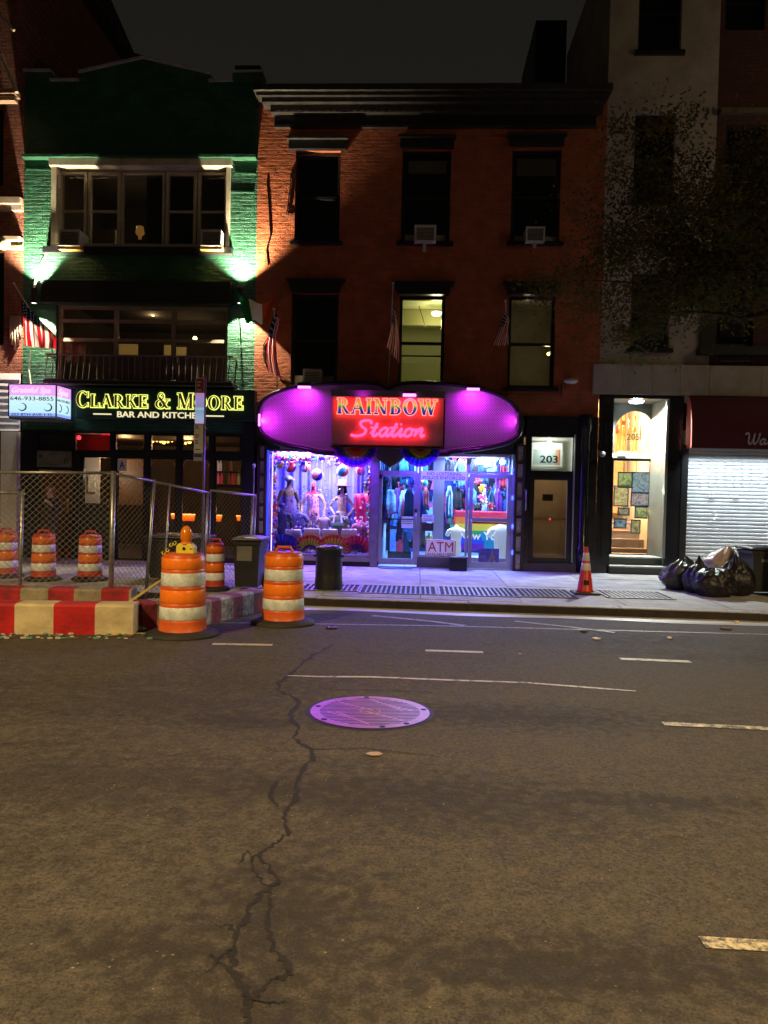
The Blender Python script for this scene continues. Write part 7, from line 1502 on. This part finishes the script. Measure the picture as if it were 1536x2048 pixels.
mb.build('body', RBN, td, smooth=True); MB().lathe([(R_ * .99, zt - .02), (R_ * .9, zt + .012), (R_ * .5, zt + .03), (0, zt + .034)], (q.x, Y, 0), 32).build('liner', M('bin_liner', (.03, .03, .035), .25, bump=1, bs=20), td, smooth=True)
for s in (-1, 1): bx('handle', RBN, td, q.x + s * R_ * 1.0 - .03, q.x + s * R_ * 1.0 + .03, Y - .06, Y + .06, zt - .16, zt - .12)
q = G(917, 1142); h = rect(900, 1114, 934, 1142, q.y); t = thing('black_box', 'low black plastic box on the pavement below the ATM sign', 'box', (q.x, q.y, 0)); bx('body', BLACK, t, h[0], h[1], q.y, q.y + .3, .0, h[3] - .04, .008); bx('lid', M('box_lid', (.06, .06, .07), .5, bump=.8, bs=30), t, h[0] - .015, h[1] + .015, q.y - .015, q.y + .31, h[3] - .038, h[3], .006)
q = G(790, 1137); o = MB().lathe([(.36, .002), (.36, .012), (.34, .016), (0, .017)], (0, 0, 0), 36); o.v = [(q.x + x, -.20 + y * .55, z_) for x, y, z_ in o.v]; tag(o.build('door_mat', M('blue_grey_mat', (.10, .11, .16), .8, var=.4, vs_=20, bump=.6, bs=60), None, smooth=False), 'oval blue grey door mat at the left shop door', 'mat')

# ================================================================== cone
q = G(1170, 1187); s = F / (q.y + CD); H_ = (1187 - 1094) / s; rb4 = (1187 - 1156) / 2 / s
cn = thing('traffic_cone', 'orange red traffic cone with two white sleeves on the pavement', 'cone', tuple(q)); CO = M('cone_red', (.62, .035, .015), .4, var=.12, vs_=7)
r = lambda v: rb4 * (1 - v) + .028 * v
MB().lathe([(rb4 * 1.12, .03), (rb4, .06), (r(.97), H_ * .97), (.024, H_), (0, H_)], q, 26).build('body', CO, cn, smooth=True)
for a, b2 in ((.50, .65), (.70, .87)): MB().lathe([(r(a) + .001, a * H_), (r(a) + .005, a * H_ + .003), (r(b2) + .005, b2 * H_), (r(b2) + .001, b2 * H_ + .003)], q, 26).build('reflective_sleeve', M('cone_sleeve', (.72, .70, .64), .3, var=.15, vs_=14), cn, smooth=True)
bb = rb4 * 1.62; MB().prism([(q.x - bb, q.y - bb, .002), (q.x + bb, q.y - bb, .002), (q.x + bb, q.y + bb, .002), (q.x - bb, q.y + bb, .002)], (0, 0, .032)).build('base', M('cone_base', (.03, .028, .028), .6), cn, bevel=.008)
bx('stencil_mark', BLACKM, cn, q.x - .05, q.x + .03, q.y - rb4 * .86 - .012, q.y - rb4 * .86 + .02, H_ * .20, H_ * .30)

# ================================================================== refuse bags
BAG = M('black_bag_plastic', (.010, .009, .012), .34, var=.3, vs_=6, bump=.9, bs=9, bd=.05); BAGW = M('pale_bag_plastic', (.55, .46, .40), .35, var=.2, vs_=5, bump=.8, bs=9, bd=.04); BAGG = M('grey_bag_plastic', (.045, .05, .05), .24, var=.3, vs_=6, bump=1.0, bs=14, bd=.03)
from mathutils import noise as mn
def bag(lab, c, r, sq, m, seed, knot=True, tilt=(0, 0)):
    mb = MB(); sd = Vector((seed * 3.7, seed * 1.3, seed * .7))
    def fn(u, v):
        a, b2 = 2 * pi * u, pi * v; d = Vector((sin(b2) * cos(a), sin(b2) * sin(a), -cos(b2)))
        k = 1 + .20 * mn.noise(d * 1.6 + sd) + .13 * abs(mn.noise(d * 4.2 + sd)) + .06 * sin(a * 9 + seed) * max(0, d.z) + .05 * mn.noise(d * 9 + sd)
        p = Vector((d.x * sq[0], d.y * sq[1], d.z * sq[2])) * r * k
        if d.z > .80 and knot: f = (d.z - .80) / .20; p.x *= 1 - f * .72; p.y *= 1 - f * .72; p.z += r * .38 * f
        p.x += tilt[0] * max(0, p.z); p.y += tilt[1] * max(0, p.z)
        q = Vector(c) + p; q.z = max(q.z, .004 + .01 * (1 + sin(a * 5)) * .3); return q
    mb.grid(fn, 52, 34); o = mb.build('refuse_bag', m, None, smooth=True, origin=(c[0], c[1], 0)); return tag(o, lab, 'refuse bag', 'refuse bags beside the shutter')
def gb_(px, py, dz): q = G(px, py); return (q.x, q.y, dz)
bag('grey sheened refuse bag leaning at the left of the heap', gb_(1356, 1178, .22), .28, (1.05, .9, .95), BAGG, 1, True, (.25, 0))
bag('black refuse bag second from the left in the heap', gb_(1396, 1186, .22), .25, (.95, .9, 1.1), BAG, 2)
bag('large black refuse bag at the front of the heap', gb_(1428, 1192, .21), .30, (1.15, .9, .85), BAG, 3, False)
bag('pale pinkish refuse bag on top of the heap', (G(1438, 1178).x, G(1438, 1178).y + .05, .50), .22, (1.15, .9, .85), BAGW, 4, True, (.55, 0))
bag('tall black refuse bag at the right of the heap', gb_(1474, 1190, .25), .28, (.95, .9, 1.15), BAG, 5, True, (-.15, 0))
bag('black refuse bag slumped low at the back of the heap', (G(1452, 1170).x, G(1452, 1170).y + .2, .22), .30, (1.2, .8, .9), BAG, 6, False)

# ================================================================== street sign pole
q = G(402, 1178); Y = -3.6; c = W(402, 1000, Y); sp_ = thing('sign_pole', 'tall metal parking sign pole with stacked narrow signs in front of the bar', 'sign', (c.x, Y, 0))
xp = W(406, 960, Y).x; MB().box(xp - .012, xp + .022, Y, Y + .035, 0, W(402, 752, Y).z).build('post', M('grey_post_steel', (.16, .15, .14), .45, .6, var=.3), sp_)
def plate(l, t, r, b2, m, name='sign_plate'): h = rect(l, t, r, b2, Y - .02); o = bx(name, m, sp_, h[0], h[1], Y - .022, Y - .010, h[2], h[3], .003); return o, h
PW = M('sign_white', (.80, .78, .76), .4, var=.08)
o, h = plate(391, 756, 409, 785, M('sign_red', (.42, .05, .09), .45)); frame('border', PW, o, h[0], h[1], h[2], h[3], Y - .025, .012, .004)
for k, w in ((.72, .7), (.5, .5), (.16, .75)): z_ = h[2] + (h[3] - h[2]) * k; bx('print_line', PW, o, h[0] + .03, h[0] + .03 + (h[1] - h[0] - .06) * w, Y - .0255, Y - .0225, z_ - .012, z_ + .012)
a = rect(391, 786, 408, 846, Y - .02)
o, h = plate(390, 786, 408, 847, ramp_mat('sign_reflected_light', [(0, lin((205, 190, 240))), (.18, lin((170, 205, 240))), (.42, lin((150, 185, 230))), (.46, lin((185, 235, 235))), (.55, lin((165, 160, 225))), (.8, lin((185, 165, 235))), (1, lin((215, 150, 215)))], 2, a[2], a[3], .55))  # colour bands and glow paint the lavender light reflected off this plate
o, h = plate(388, 848, 406, 906, PW)
for k, w in ((.93, .45), (.86, .5), (.62, .6), (.55, .5), (.42, .45), (.34, .5), (.12, .8)): z_ = h[2] + (h[3] - h[2]) * k; bx('print_line', M('grey_print', (.12, .12, .13), .6), o, h[0] + .02, h[0] + .02 + (h[1] - h[0] - .04) * w, Y - .0255, Y - .0225, z_ - .008, z_ + .008)
o, h = plate(387, 907, 405, 922, M('sign_blue_grey', (.36, .36, .46), .45)); bx('print_band', M('print_blue', (.02, .03, .18), .5), o, h[0] + .01, h[1] - .01, Y - .0255, Y - .0225, h[2] + (h[3] - h[2]) * .5, h[3] - .01)
MB().tube([W(409, 853, Y), W(413, 857, Y - .03), W(416, 858, Y - .02)], .012, 5).build('bracket', GALV, sp_)
# small cards on the bar windows
o, h = flat('grade_card', 'white card with a big dark A in the bar window', 'sign', 235, 919, 253, 942, -.035, PW, .01)
text('lettering', 'A', h[0] + .045, h[1] - .045, h[2] + .055, h[3] - .04, -.036, M('ink_blue', (.01, .012, .06), .5), o, .003, .01)
o, h = flat('menu_board', 'pale grey menu board beside the red door', 'board', 74, 902, 143, 934, -.05, M('menu_grey', (.20, .20, .16), .6, var=.3, vs_=5), .025)
MB().tube([(h[1] - .17, -.055, h[2] + .07), (h[1] - .12, -.055, h[2] + .20), (h[1] - .10, -.055, h[2] + .09), (h[1] - .04, -.055, h[2] + .2)], .008, 5).build('scrawl', BLACK, o)
bx('print_line', BLACK, o, h[0] + .05, h[0] + .1, -.056, -.051, h[2] + .2, h[2] + .26); bx('print_line', M('grey_print', (.1, .1, .1)), o, h[0] + .06, h[1] - .3, -.056, -.051, h[2] + .05, h[2] + .065)
ls = thing('ball_post', 'slim post with a white ball top beside the maroon column', 'post', (W(508, 1100, -.3).x, -.3, 0)); c = W(508, 932, -.3); MB().tube([(c.x, -.3, 0), (c.x, -.3, c.z)], .014, 6).build('post', GALV, ls); MB().sphere(c, .04, 10, 6, sq=(1, 1, 1.3)).build('ball', M('pale_ball', (.5, .48, .46), .4), ls, smooth=True)

# ================================================================== pavement gratings, manhole, litter
def grate(lab, l, r, yt, yb):
    A, B, C_, D = G(l, yb), G(r, yb + (r - l) * .022), G(r, yt + (r - l) * .022), G(l, yt)
    y0_, y1_ = (A.y + B.y) / 2, (C_.y + D.y) / 2; x0, x1 = (A.x + D.x) / 2, (B.x + C_.x) / 2
    t = thing('pavement_grating', lab, 'grating', (x0, y0_, 0), 'ventilation gratings in the pavement')
    bx('pit', M('pit_black', (.006, .006, .007), .9), t, x0, x1, y0_, y1_, .0005, .003)
    GB = M('grating_steel', (.20, .19, .19), .45, .6, var=.3, vs_=12); frame_ = MB(); frame_.box(x0 - .03, x1 + .03, y0_ - .03, y0_, .0, .016); frame_.box(x0 - .03, x1 + .03, y1_, y1_ + .03, .0, .016); frame_.box(x0 - .03, x0, y0_, y1_, 0, .0155); frame_.box(x1, x1 + .03, y0_, y1_, 0, .0155); frame_.build('grating_frame', GB, t)
    mb = MB(); n = int((x1 - x0) / .075)
    for i in range(1, n): X = x0 + (x1 - x0) * i / n; mb.box(X - .015, X + .015, y0_, y1_, .003, .014)
    mb.build('grating_bars', GB, t)['kind'] = 'stuff'
grate('grating under the front of the dustbin', 608, 716, 1169, 1181); grate('grating in front of the left shop door', 724, 870, 1172, 1187); grate('grating in front of the right shop door', 880, 1030, 1175, 1191); grate('grating left of the traffic cone', 1037, 1140, 1179, 1194)
grate('dark grating between the cone and the refuse bags', 1206, 1330, 1183, 1196)
mc = ground(740, 1424); mh = thing('manhole_cover', 'round slotted metal manhole cover shining pink in the road', 'manhole cover', tuple(mc)); R_ = (W(859, 1424, mc.y).x - W(621, 1424, mc.y).x) / 2
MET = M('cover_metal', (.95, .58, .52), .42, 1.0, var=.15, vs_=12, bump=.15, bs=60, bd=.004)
def onroad(x, y, dz): return (mc.x + x, mc.y + y, zroad(mc.y + y) + dz)
def ringmesh(r0, r1, dz, n=64, dz2=None):
    mb = MB()
    for j in range(n):
        a, b2 = 2 * pi * j / n, 2 * pi * (j + 1) / n
        mb.face([onroad(r0 * cos(a), r0 * sin(a), dz), onroad(r1 * cos(a), r1 * sin(a), dz if dz2 is None else dz2), onroad(r1 * cos(b2), r1 * sin(b2), dz if dz2 is None else dz2), onroad(r0 * cos(b2), r0 * sin(b2), dz)])
    return mb
ringmesh(0, R_ * .98, .003).build('recess', M('slot_black', (.006, .005, .006), .9), mh)
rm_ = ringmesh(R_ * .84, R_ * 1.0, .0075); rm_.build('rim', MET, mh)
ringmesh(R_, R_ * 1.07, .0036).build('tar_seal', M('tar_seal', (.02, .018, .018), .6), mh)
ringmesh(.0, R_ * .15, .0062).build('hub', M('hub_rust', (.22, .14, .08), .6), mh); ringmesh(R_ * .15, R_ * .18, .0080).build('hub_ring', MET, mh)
MET2 = MET; bars = MB(); ca, sa = cos(.16), sin(.16)
rings = []; n = 10; ri = R_ * .85
for i in range(-n, n + 1):
    y = ri * i / n; hlf = math.sqrt(max(0, ri * ri - y * y)); w = ri / n * .30
    def pt(x, yy): return onroad(x * ca - yy * sa, x * sa + yy * ca, .0068)
    segs = [(-hlf, hlf)]
    if abs(y) < R_ * .15: g = math.sqrt((R_ * .16) ** 2 - y * y) if abs(y) < R_ * .16 else 0; segs = [(-hlf, -g), (g, hlf)]
    for a, b2 in segs:
        if b2 - a > .02: bars.face([pt(a, y - w), pt(b2, y - w), pt(b2, y + w), pt(a, y + w)])
bars.build('grille_bars', MET2, mh)['kind'] = 'stuff'
web = MB()
for (xa, ya, xb, yb) in ((-.62, .55, .05, .05), (.62, -.55, -.05, -.05), (-.05, .82, .55, .12), (.05, -.82, -.55, -.12), (-.75, -.1, -.1, -.6), (.75, .1, .1, .6)):
    p, q2 = Vector((xa, ya)) * R_ * .98, Vector((xb, yb)) * R_ * .98; d = (q2 - p).normalized(); nn = Vector((-d.y, d.x)) * R_ * .028
    web.face([onroad(*(p - nn), .0074), onroad(*(q2 - nn), .0074), onroad(*(q2 + nn), .0074), onroad(*(p + nn), .0074)])
web.build('stiffening_web', MET2, mh)
bolts = [(.62, -.68), (-.70, -.60), (-.12, .91), (.90, .2), (-.9, .18), (.25, -.90)]
for x, y in bolts: o = MB(); o.lathe([(.022, .0088), (.0, .0089)], onroad(x * R_, y * R_, 0), 10); o.build('bolt_hole', BLACKM, mh)
# small things lying on the road
def scrap(lab, px, py, s, m, cat='litter', n=6, hgt=.02):
    c = ground(px, py); r = random.Random(px); pts = [(c.x + s * (1 + r.uniform(-.3, .3)) * cos(2 * pi * i / n), c.y + s * .7 * (1 + r.uniform(-.3, .3)) * sin(2 * pi * i / n), c.z + .006) for i in range(n)]
    tag(MB().prism(pts, (0, 0, hgt)).build('litter', m, None, origin=tuple(c), bevel=.004), lab, cat)
LP, LDK = M('pale_paper', (.62, .58, .52), .7), M('dark_scrap', (.03, .025, .02), .8)
scrap('flattened pale paper scrap on the road below the manhole cover', 750, 1511, .05, M('pink_scrap', (.36, .27, .25), .8), hgt=.008); scrap('crumpled dark wrapper on the road behind the lone drum', 661, 1258, .07, M('dark_wrapper', (.05, .03, .03), .2, bump=1, bs=30)); scrap('small white scrap on the road right of the cone', 1192, 1279, .05, LP, hgt=.015); scrap('dark scrap beside the white scrap right of the cone', 1167, 1265, .04, LDK); scrap('yellowish cup lid in the right gutter', 1474, 1247, .035, M('cup_lid', (.65, .55, .3), .5), hgt=.03); scrap('brown leaf litter in the right gutter', 1450, 1259, .09, M('brown_leaf', (.10, .06, .03), .9)); scrap('yellow leaf on the road under the middle lane dash', 1040, 1309, .02, M('yellow_leaf', (.5, .4, .15), .8), hgt=.008)
scrap('paper napkin on the road at the right beyond the lane dash', 1338, 1278, .03, LP)

# ================================================================== person behind the fence
JK, TRS, SKN = M('black_jacket', (.012, .012, .014), .7, var=.3, vs_=8), M('grey_trousers', (.05, .05, .05), .85), M('skin', (.48, .27, .17), .55)
pq = Vector((W(100, 1000, -.75).x, -.75, 0)); hp = W(97, 970, -.75).z
pt_ = thing('person', 'bald person in a dark jacket by the red door, hand raised to the collar', 'person', tuple(pq))
def pm(x, y, z): return 2 if z > 1.475 or (z > 1.27 and y < -.20 and abs(x) < .12) else (0 if z > .86 else (1 if z > .09 else 0))
figure('body', pt_, [JK, TRS, SKN], pm, dict(lelb=(-.24, .02, 1.14), lwri=(-.22, -.06, .90), relb=(.22, -.08, 1.17), rwri=(.06, -.235, 1.33), chest=(0, .0, 1.29)), pq, hp, .25)
eb_ = MB()
for s in (-1, 1): eb_.sphere((pq.x + s * .033 * hp / 1.76, pq.y - .095, 1.66 * hp / 1.76), .010, 6, 5)
eb_.build('eyes', BLACK, pt_)
for s in (-1, 1): MB().sphere((pq.x + s * .085 * hp / 1.76, pq.y - .0, 1.65 * hp / 1.76), .028, 8, 6, sq=(.4, .7, 1.1)).build('ear', SKN, pt_, smooth=True)

# ================================================================== tree at the right
tr = thing('street_tree', 'leafy dark street tree spreading in from the right edge', 'tree', tuple(W(1660, 1190, -4.0) * 1.0)); tx = W(1640, 1000, -4.0).x; tr.location = (tx, -4.0, 0)
BARK = M('bark', (.025, .018, .012), .9, var=.5, vs_=12, bump=1, bs=14)
def wob(p, q, n, a, s): r = random.Random(s); return [Vector(p).lerp(Vector(q), i / n) + Vector((r.uniform(-a, a), r.uniform(-a, a), r.uniform(-a, a))) * (1 if 0 < i < n else 0) for i in range(n + 1)]
tp = wob((tx, -4, -.1), (tx - .3, -3.9, 5.4), 6, .06, 1); MB().tube(tp, [.16, .14, .13, .12, .11, .10, .09], 10).build('trunk', BARK, tr, smooth=True)
ends = []; rt = random.Random(17)
tips = [W(1250, 330, -3.8), W(1180, 560, -4.1), W(1300, 480, -3.4), W(1420, 300, -3.6), W(1500, 520, -4.3), W(1360, 600, -4.2), W(1270, 640, -3.9), W(1480, 380, -3.0), W(1560, 300, -4), W(1400, 430, -4.6), W(1210, 430, -3.6)]
for i, e in enumerate(tips):
    s0 = tp[5 + i % 2]; pts = wob(s0, e, 6, .14, 30 + i); MB().tube(pts, [.06, .05, .04, .03, .022, .014, .006], 6).build('limb', BARK, tr, smooth=True); ends += pts[3:]
LV = [cloth_mat('leaf_a', (.115, .12, .035), .35), cloth_mat('leaf_b', (.15, .135, .04), .35), cloth_mat('leaf_c', (.09, .10, .03), .35), cloth_mat('leaf_d', (.20, .15, .05), .35)]
mb = MB(); clusters = []
for e in ends:
    for k in range(4): clusters.append(e + Vector((rt.gauss(0, .34), rt.gauss(0, .34), rt.gauss(0, .26))))
for px, py in [(1110, 570), (1140, 572), (1160, 545), (1175, 600), (1200, 520), (1185, 650), (1225, 300), (1240, 250), (1215, 470), (1265, 690), (1250, 660), (1290, 350), (1330, 240), (1380, 230), (1350, 660), (1330, 640), (1235, 590)]:
    clusters.append(W(px, py, -3.9 + rt.uniform(-.4, .4)))
for c in clusters:
    q = CAMR.transposed() @ (c - CAMC); py_ = 1024 - F * q.y / -q.z; px_ = 768 + F * q.x / -q.z
    if py_ > 700 or (py_ > 640 and px_ > 1300) or py_ < 190: continue
    n = rt.randrange(110, 240); sp = rt.uniform(.14, .34); tone = rt.choice((0, 0, 1, 2, 2, 3))
    for k in range(n):
        p = c + Vector((rt.gauss(0, sp), rt.gauss(0, sp), rt.gauss(0, sp * .7))); d = Vector((rt.gauss(0, 1), rt.gauss(0, 1), rt.gauss(-.4, .6))).normalized(); s = d.cross(Vector((rt.gauss(0, 1), rt.gauss(0, 1), rt.gauss(0, 1)))).normalized(); L_ = rt.uniform(.04, .095); w = L_ * .26
        mb.face([p, p + d * L_ * .5 + s * w, p + d * L_, p + d * L_ * .5 - s * w], tone if rt.random() < .7 else rt.randrange(4))
mb.build('crown', LV, tr)['kind'] = 'stuff'

# ================================================================== street lamps across the road behind the viewer (they light the road)
def street_lamp(lab, x, y, power):
    t = thing('street_lamp', lab, 'street lamp', (x, y, 0), 'street lamps on the near pavement'); z = 9.0
    MB().tube([(x, y, zroad(y)), (x, y, z - .4)], [.11, .07], 10).build('post', STEEL, t, smooth=True); MB().tube([(x, y, z - .5), (x, y + .6, z - .1), (x, y + 2.2, z + .1)], .04, 8).build('arm', STEEL, t, smooth=True)
    MB().box(x - .16, x + .16, y + 1.9, y + 2.6, z + .02, z + .16).build('lamp_head', STEEL, t, bevel=.03); bx('lens', E('street_lamp_lens', (1, .72, .40), 30), t, x - .12, x + .12, y + 1.98, y + 2.5, z - .004, z + .018)
    lamp_obj('street_light', 'SPOT', (x, y + 2.25, z - .06), power, (1, .68, .30), t, .14, aim=(x, y + 2.25 + 1.0, 0), angle=radians(128), blend=.45)
street_lamp('warm street lamp on the near pavement to the left', -7.5, -20.0, 9200); street_lamp('warm street lamp on the near pavement to the right', 9.0, -20.0, 9200)
t = thing('street_lamp', 'added globe lamp out of view beyond the right edge, lighting the tree', 'street lamp', (10.6, -4.3, 0))  # lamp added out of view to light the tree and tan wall
MB().tube([(10.6, -4.3, 0), (10.6, -4.3, 8.4)], [.10, .06], 10).build('post', STEEL, t, smooth=True); MB().sphere((10.6, -4.3, 8.65), .2, 14, 9).build('globe', E('added_globe', (1, .74, .42), 6), t, smooth=True)
lamp_obj('street_light', 'POINT', (10.6, -4.3, 8.3), 330, (1, .74, .42), t, .12)
